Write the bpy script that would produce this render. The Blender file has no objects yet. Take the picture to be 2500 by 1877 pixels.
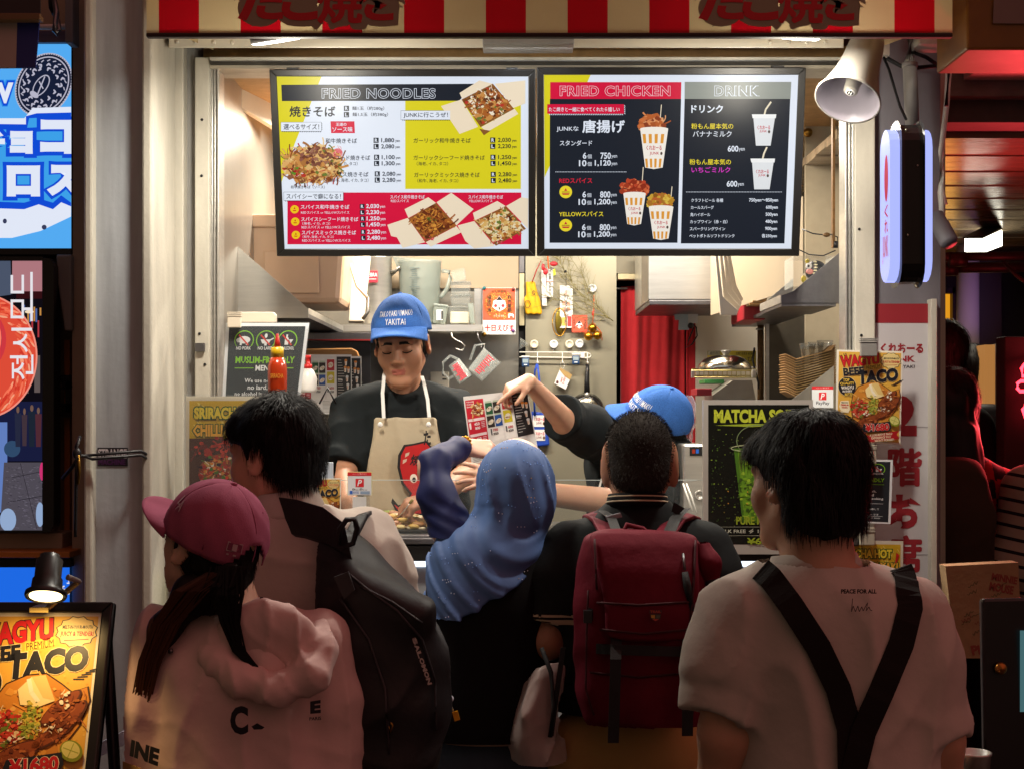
import bpy,bmesh,math,random
import numpy as np
from mathutils import Vector,Matrix,Euler
random.seed(7);RNG=np.random.default_rng(7)
R=math.radians
SC=bpy.context.scene
COL=SC.collection
F,H,HOR,CX=3434.0,1.72,1010.0,1250.0
cam=bpy.data.cameras.new('street_camera');cam_o=bpy.data.objects.new('street_camera',cam);COL.objects.link(cam_o)
cam_o.location=(0,0,H);cam_o.rotation_euler=(R(90),0,0)
cam.sensor_width=36;cam.lens=F/2500*36;cam.shift_y=(HOR-938.5)/2500;cam.clip_end=200;cam.clip_start=0.05
SC.camera=cam_o
SC.view_settings.view_transform='Standard';SC.view_settings.look='None'
SC.view_settings.exposure=0;SC.view_settings.gamma=1
w=bpy.data.worlds.new('World');SC.world=w;w.use_nodes=True
nt=w.node_tree;nt.nodes.clear()
def _n(t,**k):
 n=nt.nodes.new(t)
 for a,b in k.items():setattr(n,a,b)
 return n
wo=_n('ShaderNodeOutputWorld');bg=_n('ShaderNodeBackground');tc=_n('ShaderNodeTexCoord')
sep=_n('ShaderNodeSeparateXYZ');nt.links.new(tc.outputs['Generated'],sep.inputs[0])
r1=_n('ShaderNodeMapRange');r1.inputs[1].default_value=0.35;r1.inputs[2].default_value=-0.9
nt.links.new(sep.outputs['Y'],r1.inputs[0])
m1=_n('ShaderNodeMix',data_type='RGBA');m1.inputs[6].default_value=(0.010,0.008,0.012,1);m1.inputs[7].default_value=(0.112,0.074,0.050,1)
nt.links.new(r1.outputs[0],m1.inputs[0])
dp=_n('ShaderNodeVectorMath',operation='DOT_PRODUCT');dp.inputs[1].default_value=(0.45,-0.35,0.82)
nt.links.new(tc.outputs['Generated'],dp.inputs[0])
r2=_n('ShaderNodeMapRange');r2.inputs[1].default_value=0.55;r2.inputs[2].default_value=0.98
nt.links.new(dp.outputs['Value'],r2.inputs[0])
m2=_n('ShaderNodeMix',data_type='RGBA');m2.inputs[7].default_value=(0.55,0.19,0.17,1)
nt.links.new(r2.outputs[0],m2.inputs[0]);nt.links.new(m1.outputs[2],m2.inputs[6])
nt.links.new(m2.outputs[2],bg.inputs['Color']);bg.inputs['Strength'].default_value=0.95
nt.links.new(bg.outputs[0],wo.inputs[0])
def P(px,py,d):return Vector(((px-CX)*d/F,d,H+(HOR-py)*d/F))
def S(px,d):return px*d/F
def lin(h):
 h=h.lstrip('#');o=[]
 for i in(0,2,4):
  c=int(h[i:i+2],16)/255
  o.append(c/12.92 if c<=0.04045 else((c+0.055)/1.055)**2.4)
 return tuple(o)
_M={}
def mat(name,col,rough=.5,metal=0.,var=0.,vs=8.,vst=(1,1,1),bump=0.,bs=120.,bst=(1,1,1),emit=0.,ecol=None,sheen=0.,sss=0.,trans=0.,spec=.5,dark=None,coat=0.,detail=6.,alpha=1.):
 """Principled material; var/dark: noise variation of the base colour, bump: fine noise relief."""
 if name in _M:return _M[name]
 if isinstance(col,str):col=lin(col)
 m=bpy.data.materials.new(name);m.use_nodes=True;t=m.node_tree;b=t.nodes['Principled BSDF']
 b.inputs['Base Color'].default_value=(*col,1);b.inputs['Roughness'].default_value=rough;b.inputs['Metallic'].default_value=metal
 b.inputs['Specular IOR Level'].default_value=spec;b.inputs['Alpha'].default_value=alpha
 if sheen:b.inputs['Sheen Weight'].default_value=sheen
 if coat:b.inputs['Coat Weight'].default_value=coat;b.inputs['Coat Roughness'].default_value=.08
 if sss:b.inputs['Subsurface Weight'].default_value=sss;b.inputs['Subsurface Radius'].default_value=(1,.3,.15);b.inputs['Subsurface Scale'].default_value=.012
 if trans:b.inputs['Transmission Weight'].default_value=trans
 if emit:
  b.inputs['Emission Color'].default_value=(*(ecol or col),1);b.inputs['Emission Strength'].default_value=emit
 if var or bump:
  tcn=t.nodes.new('ShaderNodeTexCoord')
 if var:
  mp=t.nodes.new('ShaderNodeMapping');mp.inputs['Scale'].default_value=vst
  nz=t.nodes.new('ShaderNodeTexNoise');nz.inputs['Scale'].default_value=vs;nz.inputs['Detail'].default_value=detail
  nz.inputs['Roughness'].default_value=.62
  t.links.new(tcn.outputs['Object'],mp.inputs[0]);t.links.new(mp.outputs[0],nz.inputs[0])
  rp=t.nodes.new('ShaderNodeMapRange');rp.inputs[1].default_value=.32;rp.inputs[2].default_value=.68
  t.links.new(nz.outputs[0],rp.inputs[0])
  mx=t.nodes.new('ShaderNodeMix');mx.data_type='RGBA'
  dk=dark if dark is not None else tuple(c*(1-var)for c in col)
  if isinstance(dk,str):dk=lin(dk)
  mx.inputs[6].default_value=(*dk,1);mx.inputs[7].default_value=(*col,1)
  t.links.new(rp.outputs[0],mx.inputs[0]);t.links.new(mx.outputs[2],b.inputs['Base Color'])
  rr=t.nodes.new('ShaderNodeMapRange');rr.inputs[3].default_value=min(1,rough+.12);rr.inputs[4].default_value=max(.03,rough-.08)
  t.links.new(nz.outputs[0],rr.inputs[0]);t.links.new(rr.outputs[0],b.inputs['Roughness'])
 if bump:
  mp2=t.nodes.new('ShaderNodeMapping');mp2.inputs['Scale'].default_value=bst
  n2=t.nodes.new('ShaderNodeTexNoise');n2.inputs['Scale'].default_value=bs;n2.inputs['Detail'].default_value=4
  t.links.new(tcn.outputs['Object'],mp2.inputs[0]);t.links.new(mp2.outputs[0],n2.inputs[0])
  bp=t.nodes.new('ShaderNodeBump');bp.inputs['Strength'].default_value=bump;bp.inputs['Distance'].default_value=.004
  t.links.new(n2.outputs[0],bp.inputs['Height']);t.links.new(bp.outputs[0],b.inputs['Normal'])
 _M[name]=m
 return m
def thin(name,col,alpha,rough=.05,tint=(1,1,1)):
 """Clear sheet: transparent mixed with a glossy coat (no refraction)."""
 if name in _M:return _M[name]
 m=bpy.data.materials.new(name);m.use_nodes=True;t=m.node_tree;t.nodes.clear()
 o=t.nodes.new('ShaderNodeOutputMaterial');tr=t.nodes.new('ShaderNodeBsdfTransparent');tr.inputs[0].default_value=(*tint,1)
 pb=t.nodes.new('ShaderNodeBsdfPrincipled');pb.inputs['Base Color'].default_value=(*(lin(col)if isinstance(col,str)else col),1);pb.inputs['Roughness'].default_value=rough
 mx=t.nodes.new('ShaderNodeMixShader')
 lw=t.nodes.new('ShaderNodeLayerWeight');lw.inputs[0].default_value=.25
 ad=t.nodes.new('ShaderNodeMath');ad.operation='ADD';ad.inputs[1].default_value=alpha;ad.use_clamp=True
 ml=t.nodes.new('ShaderNodeMath');ml.operation='MULTIPLY';ml.inputs[1].default_value=.55
 t.links.new(lw.outputs['Facing'],ml.inputs[0]);t.links.new(ml.outputs[0],ad.inputs[0]);t.links.new(ad.outputs[0],mx.inputs[0])
 t.links.new(tr.outputs[0],mx.inputs[1]);t.links.new(pb.outputs[0],mx.inputs[2]);t.links.new(mx.outputs[0],o.inputs[0])
 _M[name]=m
 return m
def ink(c,rough=.45):return mat('print_'+c.lstrip('#')+('' if rough==.45 else '_%02d'%int(rough*100)),c,rough=rough)
def glow(c,s=1.0):return mat('backlit_%s_%d'%(c.lstrip('#'),int(s*100)),tuple(x*.08 for x in lin(c)),rough=.3,emit=s*.88,ecol=lin(c),spec=.25)
OFF={}
def thing(name,label,cat,loc=(0,0,0),group=None,kind=None):
 o=bpy.data.objects.new(name,None);COL.objects.link(o);o.location=loc;o.empty_display_size=.05
 o['label']=label;o['category']=cat
 if group:o['group']=group
 if kind:o['kind']=kind
 OFF[o.name]=Vector(loc)
 return o
def tag(o,label,cat,group=None,kind=None):
 o['label']=label;o['category']=cat
 if group:o['group']=group
 if kind:o['kind']=kind
 return o
def dup(root,loc,label,group=None):
 """A copy of a thing together with copies of its parts and sub-parts."""
 r=root.copy();COL.objects.link(r);r.location=loc;r['label']=label;OFF[r.name]=Vector(loc)
 if group:r['group']=group
 for ch in list(root.children):
  c=ch.copy();COL.objects.link(c);c.parent=r
  for g in list(ch.children):
   q=g.copy();COL.objects.link(q);q.parent=c
 return r
def link_mesh(name,verts,faces,parent=None,mats=(),fm=None,smooth=None,origin=None):
 """Link world-space mesh data as ONE object, stored relative to its thing's origin."""
 off=OFF.get(parent.name,Vector())if parent else Vector(origin or(0,0,0))
 v=np.asarray(verts,dtype=np.float64).reshape(-1,3)-np.array(off)
 me=bpy.data.meshes.new(name);me.from_pydata(v.tolist(),[],faces)
 for m in mats:me.materials.append(m)
 if fm is not None:me.polygons.foreach_set('material_index',np.asarray(fm,dtype=np.int32))
 if smooth is not None:me.polygons.foreach_set('use_smooth',np.broadcast_to(np.asarray(smooth,dtype=bool),(len(me.polygons),)).copy())
 me.update()
 o=bpy.data.objects.new(name,me);COL.objects.link(o)
 if parent:o.parent=parent;OFF[o.name]=off
 else:o.location=off;OFF[o.name]=off
 return o
class MB:
 """Collects shapes in world space; build() links them as one mesh object."""
 def __init__(s):s.v=[];s.f=[];s.m=[];s.sm=[];s.mats=[]
 def mi(s,m):
  if m not in s.mats:s.mats.append(m)
  return s.mats.index(m)
 def add(s,vs,fs,m,smooth=False):
  b=len(s.v);i=s.mi(m);s.v+=[tuple(x)for x in vs]
  for f in fs:s.f.append([b+k for k in f]);s.m.append(i);s.sm.append(smooth)
  return s
 def quad(s,a,b,c,d,m):return s.add([a,b,c,d],[(0,1,2,3)],m)
 def hexa(s,p,m):
  return s.add(p,[(0,1,2,3),(7,6,5,4),(0,4,5,1),(1,5,6,2),(2,6,7,3),(3,7,4,0)],m)
 def box(s,lo,hi,m):
  x0,y0,z0=lo;x1,y1,z1=hi
  return s.hexa([(x0,y0,z0),(x1,y0,z0),(x1,y0,z1),(x0,y0,z1),(x0,y1,z0),(x1,y1,z0),(x1,y1,z1),(x0,y1,z1)],m)
 def bpx(s,x0,y0,x1,y1,d0,d1,m):
  a=P(x0,y1,d0);b=P(x1,y0,d0)
  return s.box((a.x,d0,a.z),(b.x,d1,b.z),m)
 def slab(s,pts,th,m,nrm=None):
  """Extrude a planar polygon (world points) by th along its normal away from the camera."""
  pts=[Vector(p)for p in pts];n=nrm or(pts[1]-pts[0]).cross(pts[2]-pts[0]).normalized()
  if nrm is None and n.y<0:n=-n
  k=len(pts);q=[p+n*th for p in pts]
  return s.add(pts+q,[tuple(range(k)),tuple(range(2*k-1,k-1,-1))]+[(i,k+i,k+(i+1)%k,(i+1)%k)for i in range(k)],m)
 def tube(s,pts,r,m,seg=8,r2=None,caps=True):
  pts=[Vector(p)for p in pts];n=len(pts);vs=[];fs=[]
  up=Vector((0,0,1))
  for i,p in enumerate(pts):
   t=(pts[min(i+1,n-1)]-pts[max(i-1,0)]).normalized()
   a=t.cross(up)
   if a.length<1e-3:a=t.cross(Vector((1,0,0)))
   a.normalize();b=t.cross(a)
   rr=r if r2 is None else r+(r2-r)*i/(n-1)
   if isinstance(r,(list,tuple)):rr=r[i]
   for k in range(seg):
    an=2*math.pi*k/seg;vs.append(p+a*math.cos(an)*rr+b*math.sin(an)*rr)
  for i in range(n-1):
   for k in range(seg):fs.append((i*seg+k,i*seg+(k+1)%seg,(i+1)*seg+(k+1)%seg,(i+1)*seg+k))
  if caps:fs.append(tuple(range(seg-1,-1,-1)));fs.append(tuple((n-1)*seg+k for k in range(seg)))
  return s.add(vs,fs,m,True)
 def lathe(s,prof,o,m,axis=(0,0,1),seg=24,sq=1.0,mouth=False):
  """prof: (radius, height) pairs along axis from o."""
  ax=Vector(axis).normalized();a=ax.cross(Vector((0,1,0)))
  if a.length<1e-3:a=ax.cross(Vector((1,0,0)))
  a.normalize();b=ax.cross(a);o=Vector(o);vs=[];fs=[]
  for r,h in prof:
   for k in range(seg):
    an=2*math.pi*k/seg;vs.append(o+ax*h+a*math.cos(an)*r+b*math.sin(an)*r*sq)
  n=len(prof)
  for i in range(n-1):
   for k in range(seg):fs.append((i*seg+k,i*seg+(k+1)%seg,(i+1)*seg+(k+1)%seg,(i+1)*seg+k))
  if prof[0][0]>1e-4 and not mouth:fs.append(tuple(range(seg-1,-1,-1)))
  if prof[-1][0]>1e-4:fs.append(tuple((n-1)*seg+k for k in range(seg)))
  return s.add(vs,fs,m,True)
 def ball(s,c,r,m,seg=16,rings=9,sc=(1,1,1)):
  c=Vector(c);vs=[];fs=[]
  for i in range(rings+1):
   th=math.pi*i/rings
   for k in range(seg):
    ph=2*math.pi*k/seg
    vs.append(c+Vector((r*sc[0]*math.sin(th)*math.cos(ph),r*sc[1]*math.sin(th)*math.sin(ph),r*sc[2]*math.cos(th))))
  for i in range(rings):
   for k in range(seg):fs.append((i*seg+k,(i+1)*seg+k,(i+1)*seg+(k+1)%seg,i*seg+(k+1)%seg))
  return s.add(vs,fs,m,True)
 def band(s,pts,wv,th,m,nrm=None):
  """A flat strap: centre line pts, half-width vectors wv (one or per point), thickness th towards nrm."""
  pts=[Vector(p)for p in pts];n=len(pts);vs=[];fs=[]
  for i,p in enumerate(pts):
   wi=Vector(wv[i]if isinstance(wv,list)else wv)
   t=(pts[min(i+1,n-1)]-pts[max(i-1,0)]).normalized()
   q=(Vector(nrm)if nrm is not None else t.cross(wi).normalized())*th
   vs+=[p-wi,p+wi,p+wi+q,p-wi+q]
  for i in range(n-1):
   for k in range(4):fs.append((i*4+k,i*4+(k+1)%4,i*4+4+(k+1)%4,i*4+4+k))
  fs+=[(3,2,1,0),tuple((n-1)*4+k for k in range(4))]
  return s.add(vs,fs,m,False)
 def build(s,name,parent=None,bev=0.,origin=None,smooth_all=None):
  o=link_mesh(name,s.v,s.f,parent,s.mats,s.m,s.sm if smooth_all is None else smooth_all,origin)
  if bev:
   b=o.modifiers.new('edge','BEVEL');b.width=bev;b.segments=2;b.limit_method='ANGLE';b.angle_limit=R(40)
  return o
_fc=bpy.data.curves.new('lettering','FONT');_fo=bpy.data.objects.new('lettering',_fc);COL.objects.link(_fo);_fc.resolution_u=3
_G={}
def glyphs(body,bold=0.,spacing=1.,shear=0.):
 k=(body,bold,spacing,shear)
 if k not in _G:
  _fc.body=body;_fc.offset=bold;_fc.space_character=spacing;_fc.shear=shear
  _fc.resolution_u=3 if len(body)<14 else 1
  dg=bpy.context.evaluated_depsgraph_get();dg.update()
  ev=_fo.evaluated_get(dg);me=ev.to_mesh()
  v=np.zeros(len(me.vertices)*3);me.vertices.foreach_get('co',v);v=v.reshape(-1,3)[:,:2].copy()
  fs=[list(p.vertices)for p in me.polygons];ev.to_mesh_clear()
  if len(v)==0:v=np.zeros((1,2))
  _G[k]=(v,fs,v.min(0),v.max(0))
 return _G[k]
class Sheet:
 """A flat printed or backlit face: world corners TL,TR,BR,BL and the design rectangle (u0,v0,u1,v1) mapped on it. One mesh, many inks."""
 def __init__(s,c,uv,step=.0004):
  s.c=[np.array(x,dtype=float)for x in c];s.uv=uv;s.mb=MB();s.step=step
  n=np.cross(s.c[1]-s.c[0],s.c[3]-s.c[0]);n/=np.linalg.norm(n)
  if n[1]>0:n=-n
  s.n=n
 def pts(s,uv,L):
  uv=np.asarray(uv,dtype=float).reshape(-1,2)
  if len(s.uv)==6:
   a0,a1,b0,b1,v0,v1=s.uv;b=(uv[:,1]-v0)/(v1-v0);l=a0+(b0-a0)*b;r=a1+(b1-a1)*b;a=((uv[:,0]-l)/(r-l))[:,None];b=b[:,None]
  else:
   u0,v0,u1,v1=s.uv;a=((uv[:,0]-u0)/(u1-u0))[:,None];b=((uv[:,1]-v0)/(v1-v0))[:,None]
  p=(s.c[0]*(1-a)+s.c[1]*a)*(1-b)+(s.c[3]*(1-a)+s.c[2]*a)*b
  return p+s.n*s.step*(L+1)
 def slab(s,m,th=.004):
  s.mb.slab([Vector(x)for x in s.c],th,m,Vector(-s.n));return s
 def poly(s,uv,m,L=1):
  p=s.pts(uv,L);s.mb.add(p,[tuple(range(len(p)))],m);return s
 def rect(s,u0,v0,u1,v1,m,L=1):return s.poly([(u0,v0),(u1,v0),(u1,v1),(u0,v1)],m,L)
 def disc(s,cu,cv,ru,rv,m,L=1,n=20,rot=0.):
  a=np.linspace(0,2*np.pi,n,endpoint=False);x=ru*np.cos(a);y=rv*np.sin(a);c,q=math.cos(rot),math.sin(rot)
  return s.poly(np.stack([cu+x*c-y*q,cv+x*q+y*c],1),m,L)
 def ring(s,cu,cv,ru,rv,w,m,L=1,n=24):
  a=np.linspace(0,2*np.pi,n+1)
  for i in range(n):
   s.poly([(cu+ru*math.cos(a[i]),cv+rv*math.sin(a[i])),(cu+ru*math.cos(a[i+1]),cv+rv*math.sin(a[i+1])),(cu+(ru-w)*math.cos(a[i+1]),cv+(rv-w)*math.sin(a[i+1])),(cu+(ru-w)*math.cos(a[i]),cv+(rv-w)*math.sin(a[i]))],m,L)
  return s
 def line(s,pts,w,m,L=1):
  pts=np.asarray(pts,dtype=float)
  for a,b in zip(pts[:-1],pts[1:]):
   t=b-a;l=np.linalg.norm(t)
   if l<1e-6:continue
   n=np.array((-t[1],t[0]))/l*w/2
   s.poly([a-n,b-n,b+n,a+n],m,L)
  return s
 def text(s,body,u0,v0,u1,v1,m,L=2,bold=.0,rot=0.,spacing=1.,shear=0.,vert=False):
  """Lettering fitted to the box (u0,v0)-(u1,v1); vert: stacked characters."""
  if vert:
   n=len(body);h=(v1-v0)/n
   for i,ch in enumerate(body):
    if ch!=' ':s.text(ch,u0,v0+i*h+h*.04,u1,v0+(i+1)*h-h*.04,m,L,bold)
   return s
  if bold>0 and any('\u4e00'<=ch<='\u9fff' for ch in body):
   k=min(.034,bold*.9)*(v1-v0);n=8 if bold>.03 else 4
   for i in range(n):c_,s_=math.cos(6.2832*i/n),math.sin(6.2832*i/n);s.text(body,u0+k*c_,v0+k*s_,u1+k*c_,v1+k*s_,m,L+.012*i,0,rot,spacing,shear)
   return s
  g,fs,lo,hi=glyphs(body,bold,spacing,shear)
  sz=np.maximum(hi-lo,1e-6);q=(g-lo)/sz
  uv=np.stack([u0+q[:,0]*(u1-u0),v1-q[:,1]*(v1-v0)],1)
  if rot:
   c=np.array(((u0+u1)/2,(v0+v1)/2));cs,sn=math.cos(rot),math.sin(rot);d=uv-c
   uv=c+np.stack([d[:,0]*cs-d[:,1]*sn,d[:,0]*sn+d[:,1]*cs],1)
  s.mb.add(s.pts(uv,L),fs,m);return s
 def outline(s,body,u0,v0,u1,v1,mo,mi,L=2,w=.03,bold=0.,**k):
  g=glyphs(body,bold,k.get('spacing',1.),k.get('shear',0.));em=(v1-v0)/max(1e-6,g[3][1]-g[2][1]);e=w*em
  s.text(body,u0-e,v0-e,u1+e,v1+e,mo,L,bold+w,**k);s.text(body,u0,v0,u1,v1,mi,L+1,bold,**k);return s
 def food(s,cu,cv,ru,rv,cols,n,mf,L=3,size=.2,strips=.5,seed=1,inside=None):
  """A heap of small bits and strands in several inks."""
  r=random.Random(seed)
  for i in range(n):
   a=r.random()*6.283;q=math.sqrt(r.random());x=cu+ru*q*math.cos(a);y=cv+rv*q*math.sin(a);m=mf(r.choice(cols));z=size*(.5+r.random())*min(ru,rv)
   LL=L+i/n*4
   if inside and not inside(x,y):continue
   if r.random()<strips:
    b=r.random()*6.283;k=z*2.2;w=z*.28;bend=(r.random()-.5)*1.6;p=[(x,y)]
    for j in range(4):
     p.append((p[-1][0]+math.cos(b)*k/4,p[-1][1]+math.sin(b)*k/4));b+=bend/2
    s.line(p,w,m,LL)
   else:s.poly([(x+z*(.45+.4*r.random())*math.cos(t),y+z*(.35+.35*r.random())*math.sin(t))for t in np.linspace(0,5.4,7)],m,LL)
  return s
 def build(s,name,parent=None,**k):return s.mb.build(name,parent,**k)
def sheet_px(x0,y0,x1,y1,d,uv=None,**k):
 """A sheet facing the street at depth d covering photo pixels x0..x1, y0..y1 (design units = photo pixels)."""
 return Sheet([P(x0,y0,d),P(x1,y0,d),P(x1,y1,d),P(x0,y1,d)],uv or(x0,y0,x1,y1),**k)
def snoise(X,Y,Z,f,seed,n=5,st=(1,1,1)):
 r=np.random.default_rng(seed);o=0.
 for i in range(n):
  k=r.normal(size=3);k/=np.linalg.norm(k);k=k*f*(.6+.9*r.random())*np.array(st)
  o=o+np.sin(k[0]*X+k[1]*Y+k[2]*Z+r.random()*6.283)
 return o/n*1.4
def wrinkle(X,Y,Z,f,seed,a,st=(1,1,1)):return-a*(1-np.abs(np.clip(snoise(X,Y,Z,f,seed,4,st),-1,1)))**3
def striped(name,c1,c2,pitch,frac,slope=0.):
 m=mat(name,c1,.85,bump=.12,bs=700,spec=.2);t=m.node_tree;tc=t.nodes.new('ShaderNodeTexCoord');vm=t.nodes.new('ShaderNodeVectorMath');vm.operation='DOT_PRODUCT';vm.inputs[1].default_value=(slope/pitch,0,1/pitch)
 fr=t.nodes.new('ShaderNodeMath');fr.operation='FRACT';lt=t.nodes.new('ShaderNodeMath');lt.operation='LESS_THAN';lt.inputs[1].default_value=frac;mx=t.nodes.new('ShaderNodeMix');mx.data_type='RGBA';mx.inputs[6].default_value=(*lin(c1),1);mx.inputs[7].default_value=(*lin(c2),1)
 t.links.new(tc.outputs['Object'],vm.inputs[0]);t.links.new(vm.outputs['Value'],fr.inputs[0]);t.links.new(fr.outputs[0],lt.inputs[0]);t.links.new(lt.outputs[0],mx.inputs[0]);t.links.new(mx.outputs[2],t.nodes['Principled BSDF'].inputs['Base Color']);return m
def translucent(name,col,fr):
 m=mat(name,col,.75,var=.1,vs=6,bump=.1,bs=200);t=m.node_tree
 if not t.nodes.get('thru'):
  tr=t.nodes.new('ShaderNodeBsdfTranslucent');tr.name='thru';tr.inputs[0].default_value=(*lin(col),1);mx=t.nodes.new('ShaderNodeMixShader');mx.inputs[0].default_value=fr
  t.links.new(t.nodes['Principled BSDF'].outputs[0],mx.inputs[1]);t.links.new(tr.outputs[0],mx.inputs[2]);t.links.new(mx.outputs[0],t.nodes['Material Output'].inputs[0])
 return m
class Field:
 def __init__(s,lo,hi,h):
  s.lo=np.array(lo,float);s.h=h;n=np.ceil((np.array(hi)-s.lo)/h).astype(int)+1
  s.ax=[(s.lo[i]+h*np.arange(n[i])).astype(np.float32)for i in range(3)]
  s.d=np.full(n,.5,np.float32);s.T=None
 def grid(s):return np.meshgrid(*s.ax,indexing='ij',sparse=True)
 def _cut(s,lo,hi):
  if s.T is not None:
   c=np.array([s.T@Vector((a,b,e))for a in(lo[0],hi[0])for b in(lo[1],hi[1])for e in(lo[2],hi[2])]);lo=c.min(0);hi=c.max(0)
  sl=tuple(slice(max(0,int((lo[i]-s.lo[i])/s.h)),max(0,min(len(s.ax[i]),int((hi[i]-s.lo[i])/s.h)+2)))for i in range(3))
  if any(q.stop-q.start<=0 for q in sl):return None,None
  g=np.meshgrid(*[s.ax[i][sl[i]]for i in range(3)],indexing='ij',sparse=s.T is None)
  if s.T is not None:
   M=np.array(s.T.inverted(),dtype=np.float32);x,y,z=g
   g=[M[i,0]*x+M[i,1]*y+M[i,2]*z+M[i,3]for i in range(3)]
  return sl,g
 def _put(s,sl,d,k,op):
  a=s.d[sl];d=d.astype(np.float32)
  if op=='s':
   h=np.clip(.5-.5*(a+d)/k,0,1);r=a*(1-h)-d*h+k*h*(1-h)
  elif op=='i':
   h=np.clip(.5-.5*(d-a)/k,0,1);r=d*(1-h)+a*h+k*h*(1-h)
  else:
   h=np.clip(.5+.5*(d-a)/k,0,1);r=d*(1-h)+a*h-k*h*(1-h)
  if op=='i':s.d=np.full_like(s.d,.5)
  s.d[sl]=r
 def cap(s,a,b,ra,rb=None,k=.02,op='u'):
  a=np.array(a,float);b=np.array(b,float);rb=ra if rb is None else rb;m=max(ra,rb)+k+.01
  sl,g=s._cut(np.minimum(a,b)-m,np.maximum(a,b)+m)
  if sl is None:return s
  x,y,z=g;ba=b-a;l2=float(ba@ba)+1e-9
  t=np.clip(((x-a[0])*ba[0]+(y-a[1])*ba[1]+(z-a[2])*ba[2])/l2,0,1)
  d=np.sqrt((x-a[0]-t*ba[0])**2+(y-a[1]-t*ba[1])**2+(z-a[2]-t*ba[2])**2)-(ra+(rb-ra)*t)
  s._put(sl,d,k,op);return s
 def chain(s,pts,rs,k=.02,op='u'):
  for i in range(len(pts)-1):s.cap(pts[i],pts[i+1],rs[i],rs[i+1],k,op)
  return s
 def ell(s,c,r,k=.02,op='u',rot=None):
  c=np.array(c,float);r=np.array((r,r,r)if np.isscalar(r)else r,float);m=(r.max()if rot is not None else r)+k+.01
  sl,g=s._cut(c-m,c+m)
  if sl is None:return s
  x,y,z=g[0]-c[0],g[1]-c[1],g[2]-c[2]
  if rot is not None:
   M=np.array(Euler(rot).to_matrix().transposed());x,y,z=[M[i,0]*x+M[i,1]*y+M[i,2]*z for i in range(3)]
  k0=np.sqrt((x/r[0])**2+(y/r[1])**2+(z/r[2])**2);k1=np.sqrt((x/r[0]**2)**2+(y/r[1]**2)**2+(z/r[2]**2)**2)+1e-6
  s._put(sl,k0*(k0-1)/k1,k,op);return s
 def box(s,c,hf,r=.01,k=.01,op='u',rot=None):
  c=np.array(c,float);hf=np.array(hf,float);m=(np.linalg.norm(hf)if rot is not None else hf)+k+.02
  sl,g=s._cut(c-m,c+m)
  if sl is None:return s
  x,y,z=g[0]-c[0],g[1]-c[1],g[2]-c[2]
  if rot is not None:
   M=np.array(Euler(rot).to_matrix().transposed());x,y,z=[M[i,0]*x+M[i,1]*y+M[i,2]*z for i in range(3)]
  q=[np.abs(v)-hf[i]+r for i,v in enumerate((x,y,z))]
  d=np.sqrt(np.maximum(q[0],0)**2+np.maximum(q[1],0)**2+np.maximum(q[2],0)**2)+np.minimum(np.maximum(q[0],np.maximum(q[1],q[2])),0)-r
  s._put(sl,d,k,op);return s
 def loft(s,secs,k=.02,op='u',n=2.2,rnd=.02,axis=2):
  """Stack of (super)elliptic sections (t, c1, c2, r1, r2) along an axis (2: z, c=(x,y); 1: y, c=(x,z); 0: x, c=(y,z))."""
  A=np.array(sorted(secs),float);t0,t1=A[0,0],A[-1,0]
  oth=[i for i in range(3)if i!=axis];lo=np.zeros(3);hi=np.zeros(3);lo[axis],hi[axis]=t0-k-.03,t1+k+.03
  for j,i in enumerate(oth):lo[i]=(A[:,1+j]-A[:,3+j]).min()-k-.03;hi[i]=(A[:,1+j]+A[:,3+j]).max()+k+.03
  sl,g=s._cut(lo,hi)
  if sl is None:return s
  tt=np.linspace(t0,t1,200);D=[]
  for c in range(1,5):
   y=np.interp(tt,A[:,0],A[:,c]);wn=max(3,int(200/len(A)*.7))|1;yp=np.pad(y,wn//2,mode='edge');ys=np.convolve(yp,np.ones(wn)/wn,'valid');ys[0]=y[0];ys[-1]=y[-1];D.append(ys)
  t=g[axis];tc_=np.clip(t,t0,t1);c1,c2,r1,r2=[np.interp(tc_,tt,q)for q in D]
  a=np.abs(g[oth[0]]-c1)/r1;b=np.abs(g[oth[1]]-c2)/r2
  d=((a**n+b**n)**(1/n)-1)*np.minimum(r1,r2)
  e=np.abs(t-(t0+t1)/2)-(t1-t0)/2
  q=np.clip(.5-.5*(d-e)/rnd,0,1);d=d*(1-q)+e*q+rnd*q*(1-q)
  s._put(sl,d,k,op);return s
 def disp(s,fn):
  x,y,z=s.grid();s.d=(s.d+fn(x,y,z)).astype(np.float32);return s
 def mesh(s,smooth=1):
  d=s.d;ins=d<0;n=d.shape
  C=[(i,j,k)for i in(0,1)for j in(0,1)for k in(0,1)]
  def cs(a,c):return a[c[0]:n[0]-1+c[0],c[1]:n[1]-1+c[1],c[2]:n[2]-1+c[2]]
  cnt=sum(cs(ins,c).astype(np.int8)for c in C);act=(cnt>0)&(cnt<8)
  idx=np.full(act.shape,-1,np.int64);ids=np.argwhere(act);idx[act]=np.arange(len(ids))
  vals=np.stack([cs(d,c)[act]for c in C],1);acc=np.zeros((len(ids),3));num=np.zeros(len(ids))
  for a in range(8):
   for b in range(a+1,8):
    if sum(abs(C[a][i]-C[b][i])for i in range(3))!=1:continue
    va,vb=vals[:,a],vals[:,b];m=(va<0)!=(vb<0);t=np.where(m,va/(va-vb+1e-12),0)
    p=np.array(C[a])[None]+(np.array(C[b])-np.array(C[a]))[None]*t[:,None]
    acc[m]+=p[m];num[m]+=1
  V=(ids+acc/num[:,None])*s.h+s.lo
  Q=[]
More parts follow.
